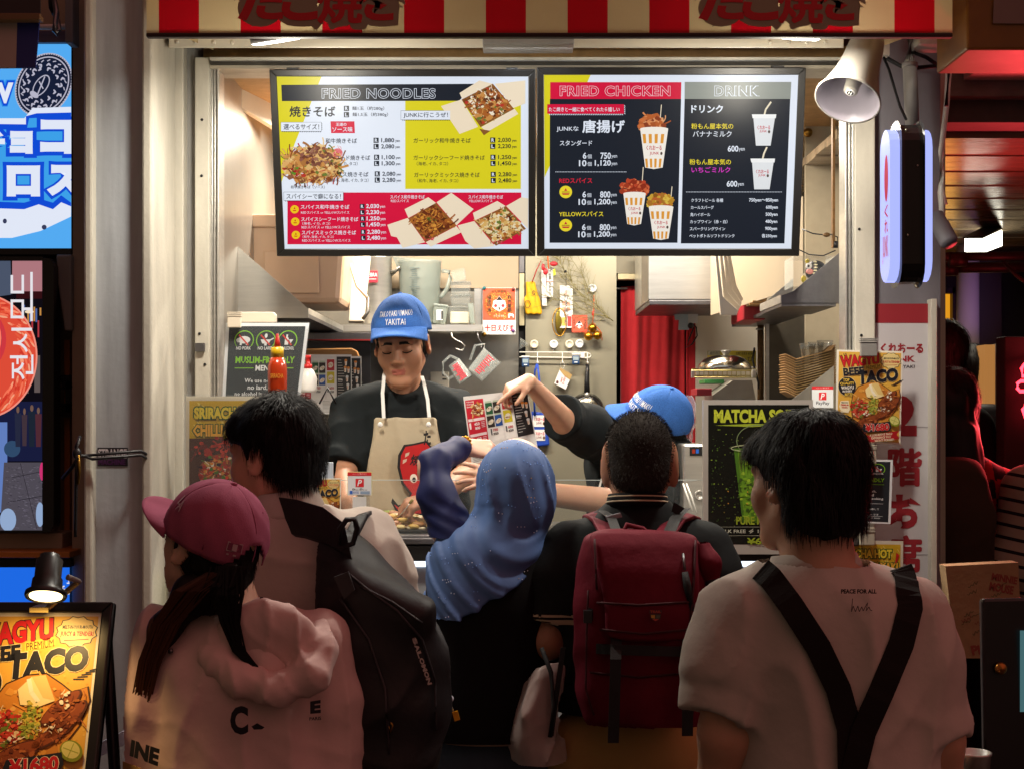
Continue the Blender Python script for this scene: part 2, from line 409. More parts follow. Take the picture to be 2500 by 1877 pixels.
  for ax in range(3):
   o=[i for i in range(3)if i!=ax]
   a=ins.take(range(n[ax]-1),ax);b=ins.take(range(1,n[ax]),ax);ch=np.argwhere(a!=b);fl=a[a!=b]
   ok=(ch[:,o[0]]>0)&(ch[:,o[1]]>0)&(ch[:,o[0]]<n[o[0]]-1)&(ch[:,o[1]]<n[o[1]]-1);ch=ch[ok];fl=fl[ok]
   q=[]
   for e in((0,0),(1,0),(1,1),(0,1)):
    c=ch.copy();c[:,o[0]]-=e[0];c[:,o[1]]-=e[1];q.append(idx[c[:,0],c[:,1],c[:,2]])
   q=np.stack(q,1);fl2=fl if ax!=1 else~fl
   q[~fl2]=q[~fl2][:,::-1];Q.append(q)
  Q=np.concatenate(Q);Q=Q[(Q>=0).all(1)]
  t3=V[Q[:,:3]]
  if np.einsum('ij,ij->i',t3[:,0],np.cross(t3[:,1],t3[:,2])).sum()<0:Q=Q[:,::-1]
  L=np.arange(len(V))
  for _ in range(400):
   M_=L.copy();mq=L[Q].min(1)
   for i in range(4):np.minimum.at(M_,Q[:,i],mq)
   M_=np.minimum(M_,M_[M_]);M_=M_[M_]
   if(M_==L).all():break
   L=M_
  big=np.bincount(L[Q[:,0]]).argmax();Q=Q[L[Q[:,0]]==big];use=np.zeros(len(V),bool);use[Q]=True;mp_=np.cumsum(use)-1;V=V[use];Q=mp_[Q]
  E=np.concatenate([Q[:,[i,(i+1)%4]]for i in range(4)])
  for _ in range(smooth):
   su=np.zeros_like(V);ct=np.zeros(len(V))
   for i in range(3):su[:,i]=np.bincount(E[:,0],V[E[:,1],i],len(V))+np.bincount(E[:,1],V[E[:,0],i],len(V))
   ct=np.bincount(E[:,0],minlength=len(V))+np.bincount(E[:,1],minlength=len(V))
   V=V*.4+.6*su/np.maximum(ct,1)[:,None]
  return V,Q
 def build(s,name,parent,mats,pick=None,smooth=1):
  """pick(x,y,z) -> material slot per face centre."""
  V,Q=s.mesh(smooth);fm=None
  if pick is not None:
   c=V[Q].mean(1);fm=pick(c[:,0],c[:,1],c[:,2]).astype(np.int32)
  o=link_mesh(name,V,Q.tolist(),parent,mats,fm,True)
  return o,V,Q
def frame(c,fwd=0.,tilt=0.,roll=0.,sc=1.):
 """Head frame at c: fwd = turn to the left (deg, 0 looks along +Y), tilt = look down (deg), roll = towards the right shoulder."""
 return Matrix.Translation(c)@Matrix.Rotation(R(fwd),4,'Z')@Matrix.Rotation(R(-tilt),4,'X')@Matrix.Rotation(R(roll),4,'Y')@Matrix.Scale(sc,4)
def head(f,T,ears=1.,face=True):
 f.T=T
 f.ell((0,-.014,.035),(.074,.093,.083),.02)
 f.ell((0,.026,-.034),(.057,.064,.082),.03)
 for q in(-1,1):
  f.cap((q*.047,-.004,-.052),(q*.014,.068,-.097),.018,.0165,.03)
  f.ell((q*.040,.056,-.026),(.024,.022,.026),.03)
 f.ell((0,.074,-.098),(.018,.016,.015),.02)
 if face:
  f.cap((-.040,.076,.024),(.040,.076,.024),.011,k=.02)
  for q in(-1,1):
   f.ell((q*.031,.094,.006),(.019,.014,.011),.014,'s')
   f.ell((q*.031,.075,.001),(.0155,.0125,.0125),.004)
  f.cap((0,.085,.014),(0,.103,-.028),.0065,.0105,.012)
  for q in(-1,1):f.ell((q*.0125,.094,-.034),(.0085,.011,.008),.006)
  f.ell((0,.082,-.064),(.022,.011,.013),.014)
  f.ell((0,.0895,-.0600),(.0175,.0062,.0042),.004);f.ell((0,.0885,-.0695),(.017,.0066,.0048),.004)
  [f.cap((q*.022,.0885,-.0672),(0,.0930,-.0645),.0020,k=.003,op='s')for q in(-1,1)]
 if ears:
  for q in(-1,1):
   f.ell((q*.079,-.012,-.004),(.009*ears,.021,.034*ears),.010,rot=(.12,0,q*-.45))
   f.ell((q*.087,-.004,-.000),(.006,.0105,.020),.006,'s',rot=(.12,0,q*-.45))
 f.T=None
def strands(V,Q,n,flow,length,width,seed,lift=.3,segs=4,keep=None,jit=.35,hug=None):
 """Thin ribbons combed over a surface: returns verts, faces."""
 r=np.random.default_rng(seed);C=V[Q].mean(1);e1=V[Q[:,2]]-V[Q[:,0]];e2=V[Q[:,3]]-V[Q[:,1]];N=np.cross(e1,e2);N/=np.linalg.norm(N,axis=1)[:,None]+1e-9
 ii=np.arange(len(Q))
 if keep is not None:ii=ii[keep(C[:,0],C[:,1],C[:,2])]
 ii=r.choice(ii,n);p=C[ii]+r.normal(size=(n,3))*.001;nn=N[ii];L=length*(.55+.9*r.random(n))[:,None]
 vs=[];
 t=flow(p)+r.normal(size=(n,3))*jit;t-=nn*(t*nn).sum(1)[:,None]*(1-lift*.3);t/=np.linalg.norm(t,axis=1)[:,None]+1e-9
 if hug is not None:
  hc=np.array(hug);q0=p-hc;q0[:,2]=np.maximum(q0[:,2],0);r0=np.linalg.norm(q0,axis=1)
 for k in range(segs+1):
  wv=np.cross(t,nn);wv/=np.linalg.norm(wv,axis=1)[:,None]+1e-9
  ww=width*(1-.75*(k/segs)**2)
  q=p+nn*(.002+lift*.012*math.sin(min(1,k/segs*1.2)*2.2))
  vs+=[q-wv*ww/2,q+wv*ww/2]
  f2=flow(p);f2/=np.linalg.norm(f2,axis=1)[:,None]+1e-9
  t=t*.7+f2*.35;t/=np.linalg.norm(t,axis=1)[:,None]+1e-9
  p=p+t*L/segs
  if hug is not None:
   q=p-hc;zz=np.minimum(q[:,2],0);q[:,2]=np.maximum(q[:,2],0);q*=(r0*(1+.012*lift*(k+1))/np.maximum(np.linalg.norm(q,axis=1),1e-4))[:,None];q[:,2]+=zz;p=hc+q
 A=np.stack(vs,1).reshape(-1,3);m=2*(segs+1);fs=[]
 for i in range(n):
  b=i*m
  for k in range(segs):fs.append((b+2*k,b+2*k+1,b+2*k+3,b+2*k+2))
 return A,fs
def merge_mesh(*parts):
 V=[];Fc=[];b=0
 for v,f in parts:
  V.append(np.asarray(v));Fc+=[[int(x)+b for x in q]for q in f];b+=len(v)
 return np.concatenate(V),Fc
def lamp_area(name,loc,aim,sx,sy,power,col,parent=None,spread=math.pi):
 l=bpy.data.lights.new(name,'AREA');l.shape='RECTANGLE';l.size=sx;l.size_y=sy;l.energy=power;l.color=col;l.spread=spread
 o=bpy.data.objects.new(name,l);COL.objects.link(o);o.location=loc;o.rotation_euler=(Vector(aim)-Vector(loc)).to_track_quat('-Z','Y').to_euler()
 if parent:o.parent=parent;o.location=Vector(loc)-OFF[parent.name]
 return o
def lamp_spot(name,loc,aim,power,col,size,blend=.4,r=.02,parent=None):
 l=bpy.data.lights.new(name,'SPOT');l.energy=power;l.color=col;l.spot_size=R(size);l.spot_blend=blend;l.shadow_soft_size=r
 o=bpy.data.objects.new(name,l);COL.objects.link(o);o.location=loc;o.rotation_euler=(Vector(aim)-Vector(loc)).to_track_quat('-Z','Y').to_euler()
 if parent:o.parent=parent;o.location=Vector(loc)-OFF[parent.name]
 return o
white_paint=mat('worn_white_paint','#c9c3b4',.5,var=.3,vs=9,vst=(1,1,.25),bump=.25,bs=90)
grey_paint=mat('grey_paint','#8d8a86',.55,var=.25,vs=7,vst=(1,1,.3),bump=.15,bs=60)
soffit_m=mat('cream_sheet_metal','#e4decb',.32,var=.2,vs=6,vst=(.5,1,2),spec=.6)
steel=mat('brushed_steel','#cfccc4',.3,metal=.72,var=.22,vs=14,vst=(.25,1,3),bump=.06,bs=300,bst=(.05,1,1))
steel_dull=mat('dull_steel_panel','#a5a196',.38,metal=.9,var=.28,vs=6,bump=.06,bs=160)
steel_warm=mat('warm_steel_wall','#b0a89c',.3,metal=.75,var=.25,vs=4,vst=(1,1,.3),bump=.05,bs=30)
steel_dark=mat('scuffed_steel','#7c7a7c',.4,metal=.9,var=.35,vs=12,vst=(1,1,.6),bump=.1,bs=100)
kit_white=mat('kitchen_white_board','#d5cdbd',.45,var=.12,vs=3)
kit_cream=mat('cream_wall_board','#d8c6a8',.5,var=.12,vs=2.5)
ply=mat('ceiling_board','#b08a58',.75,var=.25,vs=26)
rust=mat('rusty_iron','#7a5a35',.7,metal=.3,var=.6,vs=35)
black=mat('black_plastic','#17171a',.4);blackm=mat('matt_black','#0e0e10',.75)
frame_m=mat('black_display_frame','#1d1b19',.33,var=.3,vs=14)
plastic_w=mat('milky_plastic','#d9cdb8',.35,sss=.0,var=.06,vs=4)
plastic_p=mat('peach_plastic_tub','#d9b492',.38,var=.08,vs=3)
clear=thin('clear_plastic','#b9bfbc',.16,.12);clearer=thin('acrylic_sheet','#cfd8d6',.035,.04);milky=thin('frosted_jug','#9aa49c',.5,.3)
red_cloth=mat('red_curtain_cloth','#b8101c',.8,var=.12,vs=30,bump=.2,bs=500,sheen=.2)
wood=mat('light_wood','#a8763c',.5,var=.3,vs=6,vst=(1,1,12));gold=mat('gold_foil','#c9932a',.28,metal=1);brass=mat('brass','#a7823a',.35,metal=1,var=.2)
wire_w=mat('white_wire','#d8d5cc',.35);paper=mat('white_paper','#dcdbd8',.6);card_b=mat('kraft_card','#a9824f',.7,var=.15,vs=60)
concrete=mat('rough_concrete','#7f7a66',.9,var=.3,vs=40,bump=.8,bs=110)
g=MB();g.quad((-20,-8,0),(20,-8,0),(20,22,0),(-20,22,0),mat('street_paving','#3a3532',.65,var=.4,vs=3,bump=.3,bs=60));g.build('pavement')['kind']='structure'
DF=4.0
st=thing('takoyaki_stall','bright takoyaki stall with white painted posts, steel kitchen and glass fronted counter','food stall',(0,DF,0))
XL,XR=P(535,0,4.08).x,P(2066,0,4.08).x
b=MB();b.bpx(475,140,512,2800,4.0,4.10,white_paint);b.build('post',st,.004)
b=MB();b.bpx(2086,90,2137,2800,4.0,4.10,white_paint);b.build('post',st,.004)
b=MB()
for a in((513,519),(521,526),(529,534)):b.bpx(a[0],160,a[1],2800,4.012,4.09,steel)
b.build('sliding_track',st,.001)
b=MB()
for a in((2064,2069),(2072,2077),(2080,2085)):b.bpx(a[0],160,a[1],2800,4.012,4.09,steel)
b.build('sliding_track',st,.001)
for(x,y)in((493,293),(487,815),(500,890),(492,430),(2103,819),(2098,560)):MB().ball(P(x,y,3.999),.0042,blackm,8,5).build('bolt',st)
MB().bpx(476,838,498,858,3.985,4.0,steel_dark).build('catch_plate',st)
b=MB()
pts_f=[P(412,60,3.84),P(2062,60,3.84),P(2062,118,3.84),P(420,118,3.84)]
b.hexa([P(412,118,3.84),P(2060,118,3.84),P(2060,40,3.84),P(412,40,3.84),P(428,118,4.02),P(2060,118,4.02),P(2060,40,4.02),P(412,40,4.02)],soffit_m)
b.build('soffit',st,.003)
for x in list(range(432,600,45))+list(range(1880,2050,45)):MB().ball(P(x,104,3.838),.006,soffit_m,10,5,(1,.5,1)).build('rivet',st)
b=MB();b.bpx(512,148,2086,157,3.985,4.10,mat('grimy_trim','#3d372c',.7,var=.6,vs=20,vst=(.4,1,2)));b.bpx(512,158,2086,168,4.0,4.12,mat('trim_rail','#b9ae98',.45,var=.5,vs=14,vst=(.3,1,3)))
b.bpx(512,140,2086,147,3.97,4.10,white_paint);b.build('header_trim',st,.001)
zc=2.74;DB=5.6
xb=MB();xb.box((XL-.05,4.10,zc),(XR+.30,DB+1.2,zc+.05),ply);xb.build('ceiling',st)
b=MB();b.box((XL-.1,4.03,P(0,60,4.03).z),(XR+.1,4.10,3.3),soffit_m);b.build('fascia',st)
b=MB();b.box((XL-.05,4.085,0),(XL,DB+1.2,zc),steel_warm);b.build('side_wall',st)
b=MB();b.box((XR+.25,4.12,0),(XR+.30,DB+1.2,zc),steel_warm);b.build('side_wall',st)
def bw(x0,y0,x1,y1,m,dd=0.,th=.03):
 q=MB();a=P(x0,y1,DB+dd);c=P(x1,y0,DB+dd);q.box((a.x,DB+dd,a.z),(c.x,DB+dd+th,c.z),m);return q
bw(700,300,1266,2000,steel_dull).build('back_wall',st)
bw(1283,300,1505,2000,mat('olive_grey_panel','#a39d88',.38,metal=.5,var=.1,vs=2.2),-.01).build('back_panel',st)
bw(1266,300,1283,2000,blackm,.02).build('panel_gap',st)
bw(1268,668,1280,795,mat('cream_batten','#cbbf98',.6,var=.2,vs=9),-.012).build('batten',st)
bw(1268,600,1280,666,steel_dark,-.012).build('batten',st)
bw(1505,300,2020,668,mat('grey_lintel','#76705f',.5,metal=.3),-.005).build('lintel',st)
bw(1700,668,2020,2000,kit_white,-.004).build('back_wall',st)
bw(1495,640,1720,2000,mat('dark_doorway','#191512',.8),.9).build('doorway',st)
b=MB();b.box((XL,4.09,.28),(XR+.25,DB+1.2,.30),mat('kitchen_floor','#4c4744',.6));b.build('kitchen_floor',st)
b=MB();b.slab([P(545,235,4.3),P(700,330,4.75),P(700,180,4.75),P(545,180,4.3)],.02,kit_cream);b.build('duct_board',st)
bw(720,470,1266,704,mat('peach_wall_board','#a8977e',.4,metal=.3,var=.08,vs=2),-.02).build('wall_board',st)
cz=P(0,1302,3.93).z
b=MB();b.box((XL,3.93,cz-.035),(XR,4.36,cz-.004),steel_dark);b.build('counter_top',st,.004)
b=MB();b.bpx(536,1330,2064,1369,3.915,3.99,mat('counter_black_band','#141414',.4));b.build('counter_band',st,.002)
b=MB();b.bpx(536,1383,2064,2900,3.94,3.99,mat('counter_front_panel','#aab0b4',.5,var=.05));b.build('counter_front',st)
b=MB();b.bpx(536,1370,2064,1382,3.935,3.99,glow('#dfeaff',2.2));b.build('light_strip',st)
b=MB();b.bpx(536,1313,2064,1329,3.905,3.93,steel_dark);b.build('counter_lip',st,.003)
b=MB();a0=P(832,1172,3.93);a1=P(1722,1306,3.93);b.box((a0.x,3.93,a1.z),(a1.x,3.936,a0.z),clearer);gl=b.build('sneeze_guard',st)
b=MB();b.box((a0.x,3.929,a0.z),(a1.x,3.937,a0.z+.0018),mat('acrylic_edge','#b9c4c2',.2));b.build('guard_edge',st)
s=sheet_px(440,1395,476,1480,3.9);s.slab(black,.02);s.rect(440,1395,476,1480,glow('#c9d433',.9));s.rect(462,1430,474,1445,ink('#5a6a3a'),2);o=s.build('panel');tag(o,'lit yellow green panel low beside the stall post','panel')
s=sheet_px(975,1398,989,1437,3.93);s.slab(paper,.003);s.rect(978,1404,985,1430,ink('#88909a'),1);tag(s.build('notice'),'small white notice on the grey counter front','notice')
s=sheet_px(1294,1855,1326,1880,3.93);s.slab(paper,.003)
for k in range(4):s.rect(1296,1858+k*6,1324,1860+k*6,ink('#9aa0a8'),1)
tag(s.build('price_list'),'ruled white price list low on the counter front','notice')
for i,(x,y,e)in enumerate(((-.42,4.75,1),(.46,4.75,1))):
 t=thing('ceiling_light',('long white ceiling lamp above the steel shelf with tubs','long white ceiling lamp above the red curtain')[i],'lamp',(x,y,zc),group='kitchen ceiling lamps')
 b=MB();b.box((x-.32,y-.06,zc-.025),(x+.32,y+.06,zc-.001),paper);b.build('housing',t,.004)
 b=MB();b.box((x-.30,y-.045,zc-.045),(x+.30,y+.045,zc-.026),mat('lamp_diffuser_kitchen','#fff2dc',.4,emit=9,ecol=(1,.88,.70)));b.build('diffuser',t,.006)
 lamp_area('ceiling_lamp_light',(x,y,zc-.05),(x,y+.05,0),.6,.09,31,(1,.90,.76),t)
def plate_shelf(name,label,tri,under,m,cat='shelf'):
 t=thing(name,label,cat,tri[0])
 return t
t=thing('wall_shelf','steel shelf with big triangular end plate below the peach tubs','shelf',P(580,775,4.35))
b=MB();b.slab([P(581,603,4.35),P(581,777,4.35),P(753,777,4.35),P(753,755,4.35)],.004,steel);b.build('end_plate',t)
b=MB();b.slab([P(536,640,4.16),P(536,777,4.16),P(580,777,4.349),P(580,603,4.349)],.003,steel,Vector((-.2,.9,0)).normalized());b.build('side_flange',t)
b=MB();z0=P(0,776,4.35).z;b.box((P(581,0,4.35).x,4.355,z0),(P(753,0,4.35).x,5.25,z0+.012),steel_dark);b.box((P(753,0,4.35).x-.004,4.355,z0+.012),(P(753,0,4.35).x,5.25,z0+.03),steel);b.build('shelf_plate',t)
t=thing('wall_shelf','narrow steel wall shelf carrying the pot, jug and clear containers','shelf',P(900,800,5.3))
zs=P(0,794,5.3).z;xa,xb_=P(700,0,5.3).x,P(1178,0,5.3).x
b=MB();b.box((xa,5.3,zs-.006),(xb_,5.58,zs),steel);b.box((xa,5.296,zs-.024),(xb_,5.3,zs+.001),steel);b.build('shelf_plate',t)
b=MB();b.box((P(1158,0,5.5).x,5.5,P(0,810,5.5).z),(P(1176,0,5.5).x,5.585,P(0,705,5.5).z),steel);b.build('bracket',t)
t=thing('steel_worktop','dark steel worktop with red edge along the back wall','worktop',P(800,830,5.0))
b=MB();b.bpx(742,812,1000,832,5.0,5.55,steel_dark);b.build('top',t,.003)
b=MB();b.bpx(742,833,905,990,5.02,5.5,black);b.build('body',t)
b=MB();b.bpx(742,829,905,832,4.995,5.0,ink('#9a1f1f'));b.build('red_edge',t)
def tub(px0,py0,px1,py1,d0,dep,m,label,taper=.12,rim=.02,roll=0.):
 """Open plastic storage tub: tapering body with a fat rim and a pressed panel."""
 c=P((px0+px1)/2,py1,d0+dep/2);t=thing('storage_tub',label,'tub',c,group='plastic storage tubs')
 w,hh=S(px1-px0,d0)/2,S(py1-py0,d0);M=Matrix.Rotation(roll,3,'Y')
 def q(x,y,z):return Vector(c)+M@Vector((x,y,z))
 b=MB();k=1-taper;r=[]
 for(z,f)in((0,k),(hh,1)):r.append([q(-w*f,-dep/2*f,z),q(w*f,-dep/2*f,z),q(w*f,dep/2*f,z),q(-w*f,dep/2*f,z)])
 b.add(r[0]+r[1],[(3,2,1,0),(0,1,5,4),(1,2,6,5),(2,3,7,6),(3,0,4,7),(4,5,6,7)],m);b.build('body',t,.02)
 b=MB();b.hexa([q(-w*1.05,-dep/2*1.06,hh-.03),q(w*1.05,-dep/2*1.06,hh-.03),q(w*1.05,-dep/2*1.06,hh+.012),q(-w*1.05,-dep/2*1.06,hh+.012),q(-w*1.05,dep/2*1.06,hh-.03),q(w*1.05,dep/2*1.06,hh-.03),q(w*1.05,dep/2*1.06,hh+.012),q(-w*1.05,dep/2*1.06,hh+.012)],m);b.build('rim',t,.006)
 b=MB();y=-dep/2*(k+.5*taper)-.003
 b.hexa([q(-w*.5,y,hh*.12),q(w*.5,y,hh*.12),q(w*.5,y-.004,hh*.62),q(-w*.5,y-.004,hh*.62),q(-w*.5,y+.02,hh*.12),q(w*.5,y+.02,hh*.12),q(w*.5,y+.02,hh*.62),q(-w*.5,y+.02,hh*.62)],m);b.build('pressed_panel',t,.003)
 return t
tub(598,545,868,752,4.62,.40,plastic_p,'large peach plastic tub directly behind the triangular steel plate')
tub(520,545,590,752,4.62,.40,plastic_p,'peach plastic tub squeezed against the stall side wall')
t=thing('tub_lid','white ribbed tub lid leaning beside the large tub','lid',P(900,780,4.9))
b=MB();b.slab([P(862,620,4.95),P(905,620,4.95),P(888,785,4.85),P(850,785,4.85)],.02,plastic_w);b.build('panel',t,.004)
b=MB();b.tube([P(848,622,4.84),P(872,700,4.80),P(897,728,4.78),P(900,760,4.78),P(885,780,4.78)],.006,steel,8);b.build('handle',t)
t=thing('stock_pot','tall steel stock pot with red sticker on the back shelf','pot',P(922,800,5.4))
c=P(922,794,5.42);b=MB();b.lathe([(.052,0),(.055,.004),(.055,.255),(.058,.262),(.053,.262),(.052,.05)],c,steel,seg=32);b.build('body',t)
b=MB();b.tube([P(953,665,5.40),P(966,660,5.37),P(974,652,5.36),P(976,655,5.38),P(955,673,5.41)],.005,steel,8);b.build('handle',t)
s=sheet_px(897,662,922,690,5.352);s.slab(ink('#c31d33'),.001);s.text('EBRA',900,667,921,676,ink('#f2f2f2'));s.rect(900,681,919,683,ink('#f0c0c0'),1);s.build('sticker',t)
t=thing('measuring_jug','large frosted measuring jug with black scale marks on the back shelf','jug',P(1030,800,5.4))
c=P(1025,794,5.42);b=MB();b.lathe([(.066,0),(.070,.01),(.083,.235),(.086,.245),(.080,.245),(.068,.012),(.0,.012)],c,milky,seg=36)
b.slab([c+Vector((-.08,-.02,.205)),c+Vector((-.105,-.02,.262)),c+Vector((-.02,-.05,.246)),c+Vector((-.03,-.05,.20))],.03,milky);b.build('body',t)
b=MB();b.tube([P(1078,662,5.42),P(1096,664,5.42),P(1099,680,5.42),P(1092,705,5.42),P(1078,724,5.42),P(1066,724,5.42)],.0085,milky,10);b.build('handle',t)
b=MB()
for k in range(26):
 a=P(1004 if k%5 else 999,655+k*4.6,5.325);bb=P(1018 if k%5 else 1024,655+k*4.6,5.325);b.box((a.x,5.334,a.z),(bb.x,5.336,a.z+.0022),ink('#4a5a5a'))
b.build('scale_marks',t)
def container(x0,y0,x1,y1,d,label,m=clear,roll=0.,lid=True,fill=None):
 c=P((x0+x1)/2,y1,d+.05);t=thing('food_container',label,'container',c,group='clear food containers on the shelf');w=S(x1-x0,d)/2;h=S(y1-y0,d);M=Matrix.Rotation(roll,3,'Y')
 def q(x,y,z):return Vector(c)+M@Vector((x,y,z))
 b=MB();lo=[q(-w*.86,-.045,0),q(w*.86,-.045,0),q(w*.86,.045,0),q(-w*.86,.045,0)];hi=[q(-w,-.05,h*.92),q(w,-.05,h*.92),q(w,.05,h*.92),q(-w,.05,h*.92)]
 b.add(lo+hi,[(3,2,1,0),(0,1,5,4),(1,2,6,5),(2,3,7,6),(3,0,4,7)],m);b.build('box',t,.006)
 if lid:
  b=MB();b.hexa([q(-w*1.04,-.053,h*.88),q(w*1.04,-.053,h*.88),q(w*1.04,-.053,h),q(-w*1.04,-.053,h),q(-w*1.04,.053,h*.88),q(w*1.04,.053,h*.88),q(w*1.04,.053,h),q(-w*1.04,.053,h)],m);b.build('lid',t,.003)
 if fill:
  b=MB();b.hexa([q(-w*.8,-.04,h*.05),q(w*.8,-.04,h*.05),q(w*.82,-.04,h*.7),q(-w*.82,-.04,h*.7),q(-w*.8,.04,h*.05),q(w*.8,.04,h*.05),q(w*.82,.04,h*.7),q(-w*.82,.04,h*.7)],fill);b.build('contents',t,.004)
 return t
cont=mat('pale_contents','#cfc9b0',.6)
container(1094,750,1152,793,5.36,'widest clear container at the bottom of the stack',fill=cont)
container(1100,722,1150,749,5.36,'clear container in the middle of the stack')
container(1100,690,1150,722,5.36,'clear container on top of the stack with bright reflection')
container(1106,658,1142,690,5.38,'tilted clear container balanced on top of the stack',roll=-.22,lid=False)
t=container(1055,745,1090,793,5.33,'grey container with a black label standing beside the stack',roll=.12,m=milky)
s=sheet_px(1066,757,1081,782,5.325);s.rect(1066,757,1081,782,paper,0);s.rect(1077,759,1081,780,ink('#222222'));s.rect(1068,760,1070,778,ink('#555555'));s.build('label_sticker',t)
container(1148,738,1162,793,5.32,'slim clear lid box leaning at the shelf end',roll=-.1,m=milky,lid=False)
for i,(x,y,pts,lab)in enumerate(((1102,812,[(1102,812),(1103,822),(1112,830),(1126,836),(1134,844),(1132,853),(1124,856),(1112,851)],'bright steel hook with the handled cup below the shelf'),(1166,812,[(1166,812),(1168,826),(1175,836),(1176,848),(1173,855)],'dark steel hook carrying the tilted measuring cup'))):
 b=MB();b.tube([P(a,c,5.29)for a,c in pts],.0028,steel if i==0 else steel_dark,6);tag(b.build('hanging_hook',origin=P(x,y,5.29)),lab,'hook')
def cup(cx,cy,r,h,ax,label,mark,hand):
 t=thing('measuring_cup',label,'measuring cup',P(cx,cy,5.27));c=P(cx,cy,5.27);A=Vector(ax).normalized()
 b=MB();b.lathe([(r*.82,0),(r*.86,.006),(r,h),(r*1.06,h+.004),(r*.97,h),(r*.8,.006)],c-A*h/2,clear,tuple(A),28);b.build('cup',t)
 b=MB();sd=A.cross(Vector((0,1,0))).normalized()
 for k in range(9):
  q=c+Vector((0,-r*.97,0))+A*(h*(.42-.095*k));b.band([q-sd*.012*(1 if k%3 else 1.6),q+sd*.012],A*.0022,.001,ink(mark),(0,-1,0))
 b.build('scale_marks',t)
 b=MB();b.tube([c+Vector(p)for p in hand],.005,clear,8);b.build('handle',t)
cup(1180,893,.042,.095,(.62,0,.72),'clear measuring cup tilted on its hook with a red bar','#c63a48',[(-.05,0,.02),(-.03,0,.075),(.005,0,.08),(.0,0,.05)])
cup(1122,905,.030,.075,(.55,0,-.8),'clear measuring cup with octagonal handle and red scale','#c63a48',[(-.0,0,.04),(-.035,0,.055),(-.062,0,.03),(-.062,0,-.01),(-.04,0,-.03),(-.005,0,-.01)])
t=thing('festival_poster','orange lucky god poster pinned beside the shelf','poster',P(1217,800,5.5))
s=sheet_px(1177,703,1259,817,5.49);s.slab(paper,.001);s.rect(1179,704,1258,782,ink('#d8573a'));s.disc(1219,744,37,38,ink('#b9541c'),2,30)
r=random.Random(3)
for k in range(230):
 a=r.random()*6.28;q=36*math.sqrt(r.random());x,y=1219+q*math.cos(a),744+q*math.sin(a);s.rect(x,y,x+2.2,y+2,ink(r.choice(['#e0a23a','#d98a25','#c4451f','#eab04e'])),3)
for(x0,x1,tx)in((1189,1199,'福徳円満'),(1239,1249,'商売繁昌')):s.text(tx,x0,721,x1,763,ink('#26211c'),5,.01,vert=True)
s.text('十日戎奉拝',1200,709,1236,716,ink('#3a2a20'),5)
s.poly([(1219,723),(1226,732),(1233,735),(1236,750),(1229,756),(1219,761),(1209,756),(1202,750),(1205,735),(1212,732)],ink('#efe6df'),5)
s.poly([(1219,724),(1227,734),(1211,734)],ink('#1c1516'),6);s.disc(1210,747,4,4,ink('#cf2f3a'),6);s.disc(1228,747,4,4,ink('#cf2f3a'),6);s.poly([(1216,751),(1222,751),(1219,760)],ink('#2a1a1c'),6)
s.line([(1211,740),(1215,738),(1217,740)],1,ink('#2a1a1c'),6);s.line([(1221,740),(1223,738),(1227,740)],1,ink('#2a1a1c'),6)
s.poly([(1241,768),(1244,765),(1252,767),(1255,770),(1255,776),(1252,776),(1251,772),(1245,772),(1244,777),(1241,777)],ink('#efe6df'),6);s.text('十日 戎 神札',1205,769,1232,775,ink('#f0d9c0'),5)
s.text('十日えびす',1184,793,1255,809,ink('#c8242c'),2,.03);s.build('sheet',t)
for x,y,c in((1182,704,'#1f6a70'),(1253,707,'#6a1f1c'),(1253,808,'#6a3a78')):MB().ball(P(x,y,5.485),.007,ink(c,.3),12,8).build('push_pin',t)
b=MB();b.ball(P(1182,817,5.48),.009,brass,12,8);b.tube([P(1177,706,5.485),P(1177,812,5.485)],.0016,black,6);tag(b.build('brass_bell',origin=P(1182,817,5.48)),'small round brass bell hanging at the poster corner','bell')
t=thing('outlet_plate','cream outlet plate on the steel wall behind the first cook','outlet',P(1072,920,5.59));b=MB();b.bpx(1050,908,1096,945,5.585,5.6,kit_white);b.build('plate',t,.003)
b=MB();b.bpx(1080,915,1090,918,5.583,5.585,blackm);b.bpx(1080,924,1090,927,5.583,5.585,blackm);b.build('slots',t)
DP=5.575
t=thing('drawstring_pouch','yellow drawstring charm pouch with black crest print','pouch',P(1302,768,DP))
f=Field((P(1270,0,DP).x,DP-.03,P(0,780,DP).z),(P(1340,0,DP).x,DP+.02,P(0,680,DP).z),.003)
f.loft([(P(0,768,DP).z,P(1304,0,DP).x,DP-.004,S(23,DP),.012),(P(0,735,DP).z,P(1301,0,DP).x,DP-.005,S(20,DP),.015),(P(0,700,DP).z,P(1297,0,DP).x,DP-.004,S(13,DP),.009),(P(0,688,DP).z,P(1297,0,DP).x,DP-.004,S(12,DP),.009)],n=2.6,rnd=.006)
f.disp(lambda x,y,z:.0015*np.sin(x*260+z*60));f.build('bag',t,[mat('yellow_cloth','#d9a400',.7,bump=.2,bs=400)])
b=MB();b.tube([P(1299,690,DP-.02),P(1310,660,DP-.015),P(1321,637,DP-.01),P(1327,650,DP-.015)],.0022,ink('#a01a1c'),6);b.build('cord',t)
s=sheet_px(1282,700,1320,760,DP-.0225);s.ring(1288,743,8,10,1.6,ink('#3a2c10'),0,6);s.ring(1303,716,4,5,1.2,ink('#3a2c10'),0,10);s.line([(1305,709),(1300,712),(1307,722)],1.4,ink('#3a2c10'),0);s.text('えべっさん',1305,722,1309,738,ink('#6a5520'),0,vert=True);s.build('crest',t)
